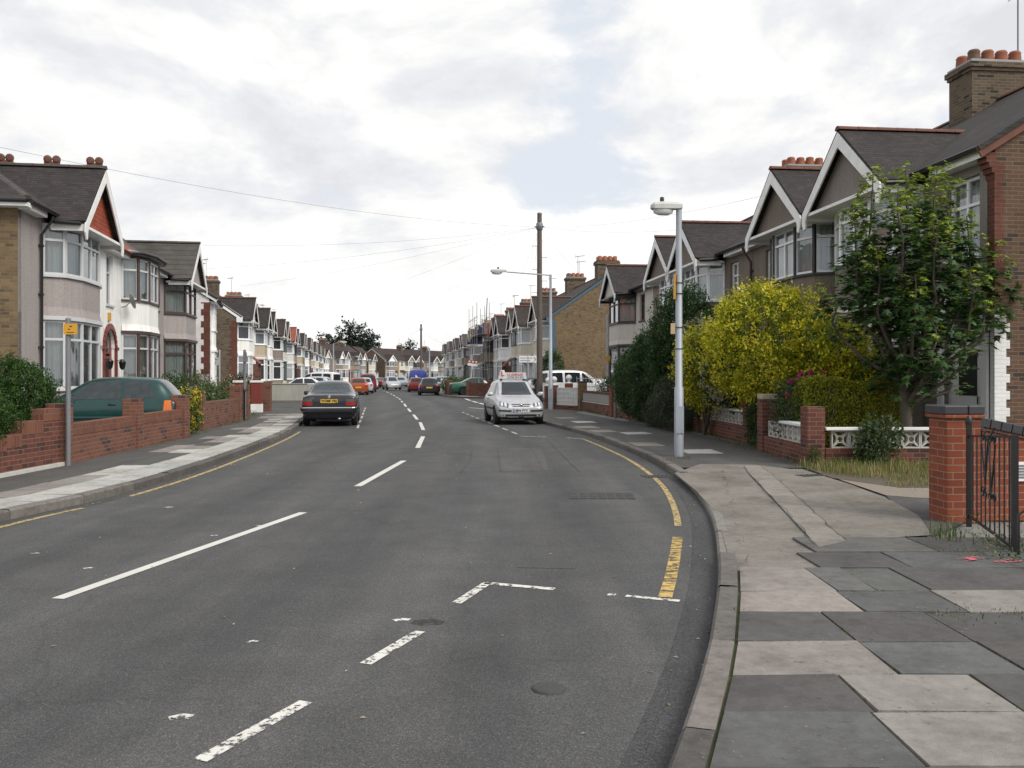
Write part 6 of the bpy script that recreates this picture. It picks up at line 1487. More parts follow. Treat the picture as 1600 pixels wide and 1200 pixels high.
w.pil((-8.72, 24.9), .34, 1.12, 'red_brick', 1.7); w.run((-8.74, 25.1), (-9.15, 29.6), .78, .22, 'red_brick'); w.pil((-9.2, 29.8), .36, 1.2, 'red_brick', 1.7); w.pil((-9.75, 32.6), .36, 1.2, 'red_brick', 1.7)
for x, y in ((-8.62, 24.5), (-9.05, 30.3)):
    p = MB(); p.box(-.025, .025, -.025, .025, 0, 1.0); p.lathe([(.05, 1.0), (.06, 1.05), (.02, 1.1)], n=8); p.build('gate_post', 'black', w.r, lp(w.r, (x, y))+(0,))
for i in range(2):
    w = W(('dark red rendered gate pier with white cap nearest the shrubs, before the left side street' if i == 0 else 'dark red rendered gate pier with white cap beside the brown brick post'), ((-11.25, 37.0), (-10.65, 37.4))[i], cat='pillar', name='gate_pier', group='red gate piers')
    o = w.pil(((-11.25, 37.0), (-10.65, 37.4))[i], .42, 1.25, 'frame_red', 1.7, cap=.09, capm='wood_white'); b_ = MB(); b_.box(-.22, .22, -.22, .22, 0, .36); b_.build('plinth', 'white', o)
w = W('brown brick post ending the left garden wall at the side street', (-10.6, 38.6), cat='pillar', name='gate_pier', group=None); w.pil((-10.6, 38.6), .45, 1.28, 'red_brick', 1.7)
w = W('long grey concrete wall across the left side street below the white cars', (-14.5, 56.2)); w.run((-17.5, 55.7), (-12.9, 56.5), 1.02, .2, 'wall_concrete', cope=.05, cm='wall_concrete'); w.run((-12.95, 56.6), (-12.75, 60.5), 1.02, .2, 'wall_concrete')
# far front walls
for lab, A, B, hh, m in (('brown brick wall in front of the mid green saloon', (-1.6, 67.0), (-3.3, 68.2), 1.0, 'red_dark'), ('short red-brown brick wall left of the mid green saloon', (-5.0, 72.5), (-5.5, 76.2), 1.05, 'red_brick'),
                         ('low white wall beside the black hatchback', (-5.9, 79.0), (-6.4, 82.5), 1.15, 'white'), ('brown brick wall at the right corner beside the dark navy hatchback', (-.9, 65.6), (2.6, 66.1), .95, 'red_dark')):
    w = W(lab, A); w.run(A, B, hh, .22, m); w.pil(A, .34, hh+.15, m, .2); w.pil(B, .34, hh+.15, m, .2)

# ---------------------------------------------------------------- lamps, poles, signs
def lamp(label, p, h, arm, adir, scale=1, base=True, cat='street lamp', group='street lamps', r=(.085, .055)):
    root = tag(empty('street_lamp', (p[0], p[1], PAVE-.02)), label, cat, group); mb = MB()
    mb.tube([(0, 0, 0), (0, 0, 1.3), (0, 0, 1.32), (0, 0, h)], [r[0]*1.12, r[0]*1.08, r[0]*.86, r[1]], 14); mb.build('column', 'galv', root)
    bm = MB(); bm.box(-.075, .075, -r[0]*1.1-.012, -r[0]*.9, .45, .95); bm.build('access_door', 'galv', root)
    a = Vector((adir[0], adir[1], 0)).normalized(); s = Vector((-a.y, a.x, 0)); z = h
    ks = .82 if arm < .3 else 1.0
    if arm > .3:
        am = MB(); am.tube([(0, 0, z-.03), a*.1+Vector((0, 0, z+.02)), a*arm+Vector((0, 0, z+.14))], .028, 8); am.box(-.05, .05, -.05, .05, z-.05, z+.05); am.build('arm', 'galv', root); o = a*arm+Vector((0, 0, z+.14))
    else: o = a*-.06+Vector((0, 0, z))
    hd = MB(); ln = .72*ks; pr = [(0, .07, .0, .10), (.12*ks, .085, -.01, .12), (.45*ks, .115, -.02, .125), (.66*ks, .105, -.02, .11), (ln, .07, .0, .07)]; vs = []
    for x, w_, z0, z1 in pr:
        for ww_, zz in ((-w_, z0), (w_, z0), (w_, (z0+z1)/2+.02), (w_*.7, z1), (-w_*.7, z1), (-w_, (z0+z1)/2+.02)): vs.append(o+a*x+s*ww_+Vector((0, 0, zz)))
    n = len(pr); fs = [(i*6+k, i*6+(k+1) % 6, (i+1)*6+(k+1) % 6, (i+1)*6+k) for i in range(n-1) for k in range(6)]+[(5, 4, 3, 2, 1, 0), tuple((n-1)*6+k for k in range(6))]
    hd.add(vs, fs); hh = hd.build('lantern', 'lantern', root, None, 0, .012)
    bo = MB(); c = o+a*.44*ks+Vector((0, 0, -.02)); m = 12
    ring = lambda k, zz: [c+a*(.24*ks*k*math.cos(2*math.pi*i/m))+s*(.10*k*math.sin(2*math.pi*i/m))+Vector((0, 0, zz)) for i in range(m)]
    vs = ring(1, 0)+ring(.9, -.07)+ring(.5, -.10); bo.add(vs, [(i, (i+1) % m, m+(i+1) % m, m+i) for i in range(m)]+[(m+i, m+(i+1) % m, 2*m+(i+1) % m, 2*m+i) for i in range(m)]+[tuple(range(2*m, 3*m))], 0, None, True); bo.build('bowl', 'lens', hh)
    pc = MB(); q = o+a*.38+Vector((0, 0, .125)); pc.lathe([(.04, 0), (.04, .07), (.03, .09)], tuple(q), 10); pc.build('photocell', 'plastic', hh)
    return root
l1 = lamp('tall pale grey street lamp standing in the right pavement by the golden shrub', (3.12, 16.75), 4.64, .0, (-1, -.08), r=(.080, .055))
bn = MB()
for z_ in (2.42, 2.02, 3.05, 3.25): bn.lathe([(.079, z_), (.079, z_+.012)], n=14)
bn.build('strap', 'plastic', l1); sg = MB(); sg.box(-.155, -.075, -.04, .0, 2.30, 2.50); sg.build('tag_plate', 'tan_plate', l1); sg = MB(); sg.box(-.095, -.075, -.09, .05, 2.95, 3.42); sg.build('tag_plate', 'sign_yellow', l1)
lamp('street lamp with long arm beside the telegraph pole at the right corner', (1.74, 40.4), 6.05, 2.0, (-1, -.12), r=(.10, .055))
lamp('far street lamp with pale lantern over the left terrace', Cpos(530, 74)+(0,), 4.1, .0, (-.6, -.8)) if False else lamp('distant street lamp in front of the left terrace, tallest of the three on the left', Cpos(521, 96), 5.0, .7, (1, 0)); lamp('distant lamp on the left in front of the facing gables', Cpos(548, 148), 4.6, .8, (1, 0)); lamp('most distant lamp on the left near the end terrace', Cpos(567, 176), 4.6, .9, (1, -.1)); lamp('plain grey lamp column behind the black hatchback', Cpos(671, 110), 4.9, .0, (-.3, -1), r=(.1, .08))
def telegraph(label, p, h, r0, r1, steps=True):
    root = tag(empty('telegraph_pole', (p[0], p[1], .0)), label, 'telegraph pole', 'telegraph poles'); mb = MB(); mb.tube([(0, 0, 0), (0, 0, h*.5), (0, 0, h)], [r0, (r0+r1)/2, r1], 12); mb.build('pole', 'pole_wood', root)
    cl = MB(); cl.lathe([(r1+.02, h-.75), (r1+.05, h-.7), (r1+.05, h-.45), (r1+.02, h-.4)], n=12); cl.lathe([(r1+.01, h), (r1+.015, h+.05), (.03, h+.09)], n=12); cl.build('ring_head', 'galv_dark', root)
    for k in range(10):
        a = 2*math.pi*k/10; i_ = MB(); i_.tube([((r1+.05)*math.cos(a), (r1+.05)*math.sin(a), h-.6), ((r1+.13)*math.cos(a), (r1+.13)*math.sin(a), h-.58)], .016, 5); i_.build('cable_hook', 'galv_dark', root)
    if steps:
        for i in range(9):
            s = 1 if i % 2 else -1; z_ = h-1.5-i*.55; m = MB(); m.tube([(s*r0*.6, 0, z_), (s*(r0+.20), 0, z_), (s*(r0+.2), 0, z_+.04)], .012, 5); m.build('step', 'galv_dark', root)
    return Vector((p[0], p[1], h-.6))
TP = Vector((1.30, 42.3)); top1 = telegraph('tall weathered wooden telegraph pole with climbing steps behind the silver hatchback', TP, 9.25, .15, .11)
top2 = telegraph('distant telegraph pole standing in front of the end terrace', Cpos(658, 118), 8.4, .17, .12, False)
def wire(label, a, b, sag=.35, r=.008, grp='telephone wires from the pole'):
    a, b = Vector(a), Vector(b); r *= .48; pts = [a.lerp(b, i/16)-Vector((0, 0, sag*4*(i/16)*(1-i/16))) for i in range(17)]
    mb = MB(); mb.tube([p-a for p in pts], r, 4, 0, False); return tag(mb.build('telephone_wire', 'cable', None, a), label, 'wire', grp)
wire('long telephone wire slanting over the near left house, longest in the sky', top1, P3(-240, 178, 19), .5, .009)
wire('telephone wire from the pole to the grey tiled gable on the left', top1, P3(318, 383, 37.5), .3)
wire('telephone wire reaching the white corner house on the left', top1, P3(322, 420, 44), .3); wire('telephone wire to the far left chimneys', top1, P3(372, 447, 63), .3); wire('telephone wire running down towards the left terrace beyond the side street', top1, P3(442, 500, 87), .3)
wire('telephone wire passing over the lamp head to the right', top1, P3(1192, 306, 22.3), .25, .007); wire('telephone wire to the gable behind the right lamp column', top1, P3(1100, 356, 31), .2, .007)
wire('telephone wire dropping to the cream house beside the brick gable', top1, P3(925, 446, 43), .15, .007); wire('slack telephone wire beside the pole to the brick gable house', top1, P3(872, 492, 58), .15, .007)
wire('steep telephone wire from the pole to the nearest cream bay past the side street', top1, P3(824, 500, 63), .1, .008); wire('steep telephone wire from the pole to the red-roofed bays', top1, P3(806, 510, 70), .1, .008); wire('telephone wire falling towards the scaffolding', top1, P3(778, 520, 82), .2, .009)
wire('thin wire from the distant pole to the left terrace', top2, P3(545, 548, 188), .6, .016, 'wires of the distant pole'); wire('thin wire from the distant pole to the trees', top2, P3(575, 556, 200), .6, .016, 'wires of the distant pole'); wire('thin wire from the distant pole to the right terrace', top2, P3(703, 537, 122), .5, .016, 'wires of the distant pole')
def post(label, p, h, r=.036, mat='galv_dark', cat='sign post', name='sign_post'):
    root = tag(empty(name, (p[0], p[1], PAVE-.02)), label, cat); mb = MB(); mb.tube([(0, 0, 0), (0, 0, h)], r, 10); mb.lathe([(r*1.05, h), (r*1.05, h+.02), (r*.4, h+.035)], n=10); mb.build('post', mat, root); return root
s1 = post('grey sign post with small yellow parking plate in front of the stepped red brick wall', (-7.44, 15.02), 2.46, .042)
pl_ = MB(); pl_.box(-.105, .105, -.006, .006, -.09, .09); pp = pl_.build('sign_plate', 'sign_yellow', s1, (.06, -.05, 2.30)); pp.rotation_euler.z = .22
mk = MB(); mk.box(-.012, .03, -.009, -.006, .035, .055); mk.lathe([(.018, -.009), (.018, -.006)], (.01, 0, .045), 10, 'y'); mk.box(-.06, .06, -.009, -.006, -.062, -.05); mk.box(-.035, .0, -.009, -.006, -.012, .004); mk.build('marking', 'frame_dark', pp)
s2 = post('slim grey sign post without lettering at the far end of the left garden wall', (-9.25, 31.0), 2.4, .05); b_ = MB(); b_.box(-.03, .09, -.08, -.045, 2.0, 2.34); b_.build('sign_plate', 'galv_dark', s2)
s3 = post('grey post with weathered street direction board by the left side street', (-14.1, 43.2), 2.75, .04, 'galv'); b_ = MB(); b_.box(-.52, -.03, -.03, -.01, 2.05, 2.42); sp_ = b_.build('sign_plate', 'sign_grey', s3); m_ = MB(); 
for i in range(9): m_.box(-.47+i*.045, -.44+i*.045, -.034, -.03, 2.29, 2.34)
for i in range(6): m_.box(-.41+i*.045, -.38+i*.045, -.034, -.03, 2.16, 2.21)
m_.build('worn_lettering', 'galv_dark', sp_)
s4 = post('pair of posts with white arrow direction board left of the telegraph pole', (1.05, 59.0), 2.85, .045, 'galv'); b_ = MB(); b_.box(-.58, .60, -.03, -.01, 2.42, 2.86); sp_ = b_.build('sign_plate', 'sign_white', s4)
ar = MB(); ar.bar((.40, -.034, 2.78), (.52, -.034, 2.64), .02, .05, (0, 1, 0)); ar.bar((.52, -.034, 2.64), (.40, -.034, 2.50), .02, .05, (0, 1, 0)); ar.build('arrow', 'ink', sp_); m_ = MB()
for z_, n_ in ((2.68, 12), (2.52, 10)):
    for i in range(n_): m_.box(-.52+i*.07, -.475+i*.07, -.034, -.03, z_, z_+.07)
m_.build('worn_lettering', 'galv_dark', sp_); q_ = MB(); q_.tube([(-.6, 0, 0), (-.6, 0, 2.86)], .04, 8); q_.build('post', 'galv', s4)
s5 = post('grey post with narrow grey plate before the dark shrubs on the right', (3.72, 32.3), 2.45, .055); b_ = MB(); b_.box(-.11, .06, -.08, -.06, 1.95, 2.40); b_.build('sign_plate', 'sign_grey', s5)
s6 = post('slender grey lamp column with yellow tag in front of the brick gable', (4.55, 42.6), 4.4, .06, 'galv', 'column', 'utility_column'); b_ = MB(); b_.box(-.1, .1, -.075, -.06, 2.25, 2.5); b_.build('tag_plate', 'sign_yellow', s6)
s7 = post('leaning estate agent board with red-orange band by the scaffolding', Cpos(733, 80), 2.9, .04, 'wood_white', 'sign', 'agent_board'); b_ = MB(); b_.box(-.44, .44, -.04, -.02, 2.45, 2.95); o_ = b_.build('board', 'sign_white', s7); b_ = MB(); b_.box(-.44, .44, -.05, -.04, 2.68, 2.95); b_.build('band', 'p_orange', o_); b_ = MB(); 
for x in (-.3, 0, .3): b_.box(x-.07, x+.07, -.055, -.05, 2.76, 2.9)
b_.build('mark', 'ink_white', o_)
s7.rotation_euler.y = .12
# scaffolding on the far right terrace
sx, sy = Cpos(762, 90); scf = tag(empty('scaffolding', (sx-.3, sy, .09), math.atan2(.99, -.141)), 'steel tube scaffolding with plank platform on the right terrace', 'scaffolding')
tb = MB()
for x in (-4, -2, 0, 2, 4):
    for y_ in (0, 1.2): tb.tube([(x, y_, 0), (x, y_, 7.4 if (x+4) % 4 else 8.6)], .03, 5)
for z_ in (2.2, 4.4, 5.5, 6.5, 7.2):
    for y_ in (0, 1.2): tb.tube([(-4.6, y_, z_), (4.6, y_, z_)], .028, 5)
tb.tube([(-4, 0, .2), (0, 0, 5.4)], .028, 5); tb.tube([(4, 0, .2), (0, 0, 5.4)], .028, 5); tb.tube([(-1.5, .1, 5.5), (-2.3, 0, 9.2)], .05, 5)
tb.build('tubes', 'tube_steel', scf); pk = MB()
for k in range(5): pk.box(-4.4, 4.4, .05+k*.23, .26+k*.23, 5.53, 5.57)
pk.build('planks', 'plank', scf)
tr_ = MB(); tr_.prism([(0, 0, 0), (1.5, 0, 0), (1.5, 0, 1.7), (1.25, 0, 1.8)], (0, .04, 0)); tr_.box(-.05, 1.55, -.03, .05, -.22, -.04, 1); tag(tr_.build('debris_sheet', ['tarp', 'ink_white'], None, (*Cpos(731, 92), 4.9), math.atan2(-.1, 1)), 'triangular navy sheet hanging with a white edge beside the scaffolding', 'sheet')
rb_ = MB(); rb_.lathe([(.28, 0), (.36, .1), (.38, .5), (.30, .85), (.1, 1.0)], n=10); rb_.box(-.5, .5, -.2, .2, 0, .25); tag(rb_.build('builders_sack', 'red_cloth', None, (sx+.35, sy-.6, 5.68)), 'bright red bundle on the scaffold platform', 'bundle')
dr = MB(); dr.box(-.14, .14, -.08, .08, -.10, .10); 
bb_ = MB(); bb_.box(-.14, .14, -.11, .11, 0, .26); bb_.box(-.155, .155, -.12, .12, .26, .30); tag(bb_.build('plastic_crate', 'sign_yellow', None, (*Cpos(556, 74.5), 0)), 'pale blue box on the road behind the copper hatchback', 'box').data.materials[0] = plain('blue_plastic', (.16, .40, .52), .5, .1, 5)
# ---------------------------------------------------------------- vegetation
GRN = [(.035, .075, .016), (.045, .095, .02), (.028, .06, .014), (.06, .11, .028)]
DKG = [(.042, .084, .028), (.056, .106, .036), (.032, .066, .024), (.072, .126, .044)]
GOLD = [(.40, .35, .020), (.46, .39, .025), (.30, .28, .02), (.19, .21, .02), (.50, .43, .06)]
OLIVE = [(.12, .14, .018), (.17, .18, .02), (.085, .11, .018)]
LIME = [(.16, .21, .03), (.20, .24, .04)]
GREY = [(.085, .105, .07), (.065, .085, .05), (.05, .07, .035)]
shrub('clipped_hedge', 'big rounded dark green hedge above the stepped brick wall at the left edge', [((-10.1, 14.7, .84), (2.2, 1.5, 1.04), 3), ((-8.85, 15.45, .84), (1.0, .85, 1.04), 1.6), ((-8.45, 13.4, .82), (.75, 1.2, .62), 1.2)], 120000, .055, .026, [(.032, .076, .015), (.042, .094, .019), (.024, .056, .012)], 'hedge', None, 11, clump=34, spread=.10, shell=.84, tips=.5, tipcol=[(.048, .105, .02), (.058, .118, .026)])
shrub('flowering_bush', 'small bush covered in yellow flowers at the end of the long red wall', [((-8.55, 23.3, .62), (.42, .55, .55), 2), ((-8.75, 24.0, .95), (.45, .4, .35), 1)], 3600, .07, .045, GRN+[(.55, .45, .02), (.6, .5, .03), (.5, .42, .02)], 'bush', None, 12, clump=10, spread=.08, shell=.6)
shrub('garden_shrub', 'leafy green shrub with pale flowers behind the second red wall', [((-10.1, 28.5, .68), (.95, 1.3, .62), 2), ((-10.4, 31.5, .72), (.85, 1.0, .65), 1.4)], 7500, .09, .045, GRN+[(.09, .13, .03), (.35, .35, .22)], 'shrub', 'garden shrubs', 13, clump=14)
shrub('garden_shrub', 'green shrub with red and white flowers between the red gate piers', [((-11.7, 38.8, .75), (.8, .9, .95), 2)], 5500, .09, .045, DKG+GRN+[(.4, .06, .04), (.45, .42, .35)], 'shrub', 'garden shrubs', 14, clump=12)
shrub('garden_shrub', 'spiky bush under the dark brown windows on the left', [((-12.2, 34.5, .9), (.8, 1.2, .8), 1), ((-11.9, 31.5, .95), (.6, .7, .75), .7)], 4500, .12, .035, GRN+[(.12, .14, .035)], 'shrub', 'garden shrubs', 15, clump=14)
# right cluster
shrub('evergreen_shrub', 'tall dark green shrub left of the street lamp', [((5.05, 26.4, 2.25), (1.0, 1.1, 1.95), 3), ((4.55, 27.8, 1.65), (.95, 1.0, 1.5), 2.2), ((4.25, 29.9, 1.4), (.85, 1.2, 1.15), 1.8), ((5.6, 25.2, 1.9), (.7, .9, 1.3), 1.2)], 64000, .095, .046, DKG, 'shrub', None, 21, clump=24, spread=.15, shell=.7, tips=.35, tipcol=[(.05, .095, .03)])
shrub('silver_shrub', 'grey-green spreading shrub overhanging the weathered brick wall', [((4.55, 25.0, .85), (.62, 1.2, .75), 2), ((4.45, 26.6, .55), (.5, .9, .55), 1)], 19000, .085, .018, GREY, 'shrub', None, 22, clump=26, spread=.13, shell=.6, droop=.5)
shrub('white_flowered_shrub', 'shrub with creamy white flower clusters right beside the street lamp', [((4.95, 23.1, 2.05), (.62, .85, 1.05), 2), ((4.95, 21.2, 1.6), (.5, .75, .7), 1.2)], 14000, .075, .04, [(.05, .085, .022), (.04, .07, .018), (.07, .11, .03), (.48, .48, .33), (.42, .44, .28), (.5, .5, .38)], 'shrub', None, 23, clump=12, spread=.075, shell=.72)
shrub('golden_shrub', 'large golden-yellow shrub spilling over the white lattice wall', [((5.60, 19.8, 2.25), (1.2, 2.2, 1.32), 4.4), ((5.05, 22.3, 1.85), (.95, 1.6, 1.0), 2.2), ((6.35, 17.9, 1.75), (.8, 1.2, .95), 1.8), ((5.9, 20.0, 1.45), (.75, 1.9, .85), 1.6), ((5.25, 23.6, 1.3), (.6, .8, .75), .8), ((6.5, 17.2, 1.25), (.6, .8, .7), .9)], 78000, .082, .042, [(.30, .31, .02), (.22, .25, .018), (.14, .18, .016), (.08, .12, .015), (.38, .37, .022)], 'shrub', None, 24, clump=22, spread=.15, shell=.62, tips=.92, tipcol=[(.56, .52, .03), (.46, .46, .025), (.64, .58, .06), (.52, .50, .03)], out=.8)
shrub('climbing_plant', 'dark climbing plant filling the gap between two brick pillars', [((5.25, 19.0, .62), (.22, .75, .6), 1)], 3500, .06, .03, DKG, 'climber', None, 25, clump=16, spread=.09)
shrub('small_bush', 'bright green small bush behind the farther white lattice wall', [((5.6, 21.6, .98), (.4, .6, .38), 1)], 3200, .07, .045, [(.06, .13, .03), (.045, .1, .025)], 'bush', None, 26, clump=14, spread=.09)
shrub('olive_shrub', 'darker olive-green growth filling the foot of the golden shrub', [((6.0, 20.6, 1.1), (.60, 2.2, .95), 3), ((5.55, 23.2, 1.15), (.5, 1.0, .9), 1.3), ((6.4, 17.9, 1.0), (.7, 1.0, .85), 1.2)], 30000, .075, .04, OLIVE+[(.05, .08, .018), (.035, .06, .015), (.20, .20, .025)], 'shrub', None, 28, clump=18, spread=.13, shell=.7, tips=.5, tipcol=[(.30, .27, .025), (.40, .40, .25), (.22, .22, .03)])
# clipped golden privet: leaves over a box
def box_hedge(name, label, x0, x1, y0, y1, z1, n, cols, seed):
    r = random.Random(seed); mb = MB(); cx, cy = (x0+x1)/2, (y0+y1)/2
    for i in range(n):
        f = r.random(); u, v = r.random(), r.random(); d = abs(r.gauss(0, .045))
        wob = .05*math.sin(u*9)+.04*math.sin(v*13+1)
        if f < .42: p = Vector((x0+(x1-x0)*u, y0+d+wob, z1*v)); nrm = Vector((0, -1, .2))
        elif f < .62: p = Vector((x0+d+wob, y0+(y1-y0)*u, z1*v)); nrm = Vector((-1, 0, .2))
        elif f < .92: p = Vector((x0+(x1-x0)*u, y0+(y1-y0)*v, z1-d+wob)); nrm = Vector((0, 0, 1))
        else: p = Vector((x1-d, y0+(y1-y0)*u, z1*v)); nrm = Vector((1, 0, .2))
        c = r.choice(cols); add_leaf(mb, p-Vector((cx, cy, 0)), (nrm*.5+rand_unit(r)), rand_unit(r)+nrm, .045*r.uniform(.6, 1.3), .028*r.uniform(.6, 1.3), vary(r, c, .12, .3))
    root = tag(empty(name, (cx, cy, .09)), label, 'hedge'); mb.build('foliage', 'leaf', root)
    st = MB()
    for i in range(12): x = -(x1-x0)*.45+(x1-x0)*.9*i/11; st.tube([(x, 0, 0), (x+r.uniform(-.1, .1), r.uniform(-.2, .2), z1*.9)], .02, 5)
    for i in range(90): a = Vector((r.uniform(x0-cx+.08, x1-cx-.08), r.uniform(y0-cy+.08, y1-cy-.08), .1)); st.tube([a, a+Vector((r.uniform(-.2, .2), r.uniform(-.15, .15), z1*.85))], .012, 4)
    st.build('stems', 'bark', root); return root
box_hedge('privet_hedge', 'low clipped golden privet hedge behind the near white lattice wall', 5.32, 7.25, 16.2, 17.1, 1.42, 24000, [(.24, .25, .02), (.30, .30, .022), (.18, .20, .02), (.12, .15, .018), (.36, .34, .03)], 31)
# rose bush with pink blooms
rr = random.Random(41); rb = tag(empty('rose_bush', (5.30, 16.9, .09)), 'thin rose bush with bright pink blooms behind the lattice wall', 'rose bush')
mb = leafy([((0, 0, .85), (.42, .55, .6), 1), ((.35, .2, 1.15), (.35, .4, .35), .5)], 3600, .06, .035, DKG+GREY, 42, clump=9, spread=.09, shell=.35); mb.build('foliage', 'leaf', rb); stems_mb((0, 0, 0), [(.2, .1, 1.5), (-.2, -.2, 1.3), (.5, .2, 1.5), (.1, .3, 1.2)], .014, 5).build('stems', 'bark', rb)
for (x, y_, z_) in ((-.15, -.15, 1.16), (.05, -.1, 1.45), (.14, -.02, 1.55), (.35, .05, 1.58), (.62, .1, 1.60), (-.02, .1, 1.4), (.75, .2, 1.72), (.1, -.3, .62)):
    fl = MB(); c = (.52, .05, .25) if z_ < 1.7 else (.5, .03, .03)
    for k in range(26): d = rand_unit(rr); add_leaf(fl, Vector((x, y_, z_))+d*.012, d, rand_unit(rr), .055, .05, vary(rr, c, .1, .25), .4)
    fl.build('bloom', 'petal', rb)
# maple: several upright leaders, whorls of big drooping leaves, lime new growth at the tips
def maple():
    r = random.Random(52); root = tag(empty('maple_tree', (6.92, 15.75, .09)), 'young maple tree with lime shoot tips in the front garden by the brick end house', 'tree')
    tk, lf = MB(), MB(); tk.tube([(0, 0, 0), (.02, 0, .6), (-.02, .02, 1.25), (0, 0, 1.6)], [.105, .095, .09, .085], 9)
    leaders = [((0, 0), 5.20, .0), ((-.62, .1), 5.12, .0), ((.48, -.1), 5.15, 0), ((.85, .05), 4.95, 0), ((-1.02, -.15), 4.45, 0), ((1.22, .1), 4.35, 0), ((-.35, -.5), 4.7, 0), ((.3, -.55), 4.2, 0), ((-1.35, .0), 3.1, 0), ((-.75, -.5), 3.7, 0), ((.95, -.5), 3.3, 0), ((1.78, .1), 3.9, 0), ((-.2, -.75), 3.2, 0), ((.45, .45), 4.7, 0), ((-.5, .5), 4.2, 0), ((1.3, -.3), 2.8, 0), ((.15, -.7), 2.5, 0), ((.8, -.6), 2.3, 0), ((.75, -.2), 1.5, 0)]
    def leaf(p, d, s, c):
        """five-lobed palmate leaf, hanging"""
        d = d.normalized(); side = d.cross(Vector((0, 0, 1)))
        if side.length < .1: side = Vector((1, 0, 0))
        side.normalize(); n = side.cross(d); vs = [p]
        for ang, l in ((-95, .50), (-70, .30), (-48, .85), (-25, .45), (0, 1.0), (25, .45), (48, .85), (70, .30), (95, .50)):
            a = R(ang); vs.append(p+(d*math.cos(a)+side*math.sin(a))*s*l+n*s*(.10-.22*abs(math.sin(a))))
        lf.add(vs, [(0, i, i+1) for i in range(1, 9)], 0, c)
    for (x, y), h, _ in leaders:
        zb = 1.15+r.uniform(0, .35) if h > 2.6 else 1.0; pts = []
        for i in range(9):
            k = i/8; x_ = x*.93; pts.append(Vector((x_*min(1, k*1.9)**.8+r.gauss(0, .03), y*min(1, k*1.9)**.8+r.gauss(0, .03), zb+(h-zb)*k)))
        tk.tube(pts, [.035*(1-.82*i/8)+.004 for i in range(9)], 6)
        L_ = h-zb; n = int(L_/.075)
        for j in range(1, n+1):
            k = j/n; f = k*8
            if abs(x) > .7 and k < .42: continue
            i = min(7, int(f)); p = pts[i].lerp(pts[i+1], f-i); zc_ = p.z; reach = .16+.36*(1-k)**.75
            for w in range(r.randint(4, 6) if zc_ > 2.4 else r.randint(2, 3)):
                a = r.uniform(0, 2*math.pi); rc = reach*r.uniform(.35, 1.25); q = p+Vector((math.cos(a), math.sin(a), 0))*rc+Vector((0, 0, r.uniform(-.08, .10)))
                if w % 2 == 0 and rc > .2: tk.tube([p, q], .005, 4)
                tip = k > .83
                for z_ in range(3):
                    base = r.choice([(.21, .28, .032), (.25, .31, .04), (.16, .24, .03)]) if tip else r.choice([(.036, .080, .020), (.050, .104, .026), (.028, .062, .018), (.062, .122, .032)])
                    if not tip and k > .72 and r.random() < .4: base = (.08, .13, .025)
                    d = Vector((math.cos(a)+r.gauss(0, .5), math.sin(a)+r.gauss(0, .5), -.55+r.gauss(0, .35))); leaf(q+rand_unit(r)*.05, d, r.uniform(.10, .18)*(.62 if tip else 1), vary(r, base, .1, .25))
    tk.build('trunk', 'bark', root); lf.build('crown', 'leaf', root)
maple()
shrub('leafy_weed', 'leafy green plant growing in front of the near white lattice wall', [((5.92, 14.72, .42), (.24, .2, .42), 1), ((6.12, 14.85, .58), (.34, .2, .32), .8)], 2300, .075, .04, [(.06, .10, .035), (.045, .08, .028), (.085, .12, .05)], 'plant', None, 61, clump=8, spread=.08, shell=.3)
shrub('leafy_weed', 'upright feathery weed at the foot of the corner lattice pillar', [((5.02, 14.9, .22), (.09, .1, .22), 1)], 600, .05, .015, GRN, 'plant', None, 62, clump=10, spread=.05, shell=.2)
# stuff: grasses and weeds
rg_ = random.Random(71); gr = MB(); DRY = [(.33, .26, .12), (.38, .30, .14), (.27, .22, .10), (.22, .19, .07), (.12, .14, .04)]
poly = [(4.75, 14.95), (4.95, 13.6), (5.25, 12.5), (5.9, 12.15), (9.2, 12.2), (9.2, 14.95)]
for i in range(430):
    x, y_ = rg_.uniform(4.75, 9.2), rg_.uniform(12.1, 14.98)
    if x < 5.3 and y_ < 12.2+(5.6-x)*2.4: continue
    green = x < 6.2 and y_ > 14.0; blades(gr, rg_, (x, y_, .11), 24, .13, .16 if y_ > 13.2 else .08, [(.08, .13, .03), (.11, .16, .04), (.10, .14, .03)]+DRY[:1] if green else DRY+[(.14, .17, .05), (.17, .19, .06), (.12, .16, .045), (.20, .20, .07)], .009)
struct(gr.build('dry_grass', 'grass'), 'straw-coloured long grass on the verge by the lattice wall', 'stuff')
wd_ = MB()
def tufts(path, side, d, y0, y1, step, n, h, sp, cols=GRN+[(.12, .15, .03), (.2, .19, .06)], p=1.0, mode='b'):
    P = [q for q in offset(cut(path, y0, y1), side*d)]
    for q in P:
        if rg_.random() < p:
            if mode == 'b': blades(wd_, rg_, (q.x, q.y, PAVE-.01), n, sp, h, cols, .008, .7)
            else: weeds(wd_, rg_, (q.x, q.y, PAVE), n, sp, h, cols, .05, .022)
Wr = spline([(4.5, 9), (4.9, 12), (5.05, 15), (5.0, 18), (4.98, 24.5), (4.5, 28.5), (3.75, 33.5), (3.05, 39.5)], .25); Wl = spline([(-7.48, 9), (-7.36, 15), (-7.78, 18.7), (-7.9, 21.6), (-8.55, 25), (-9.0, 30), (-9.6, 33), (-10.6, 37)], .25)
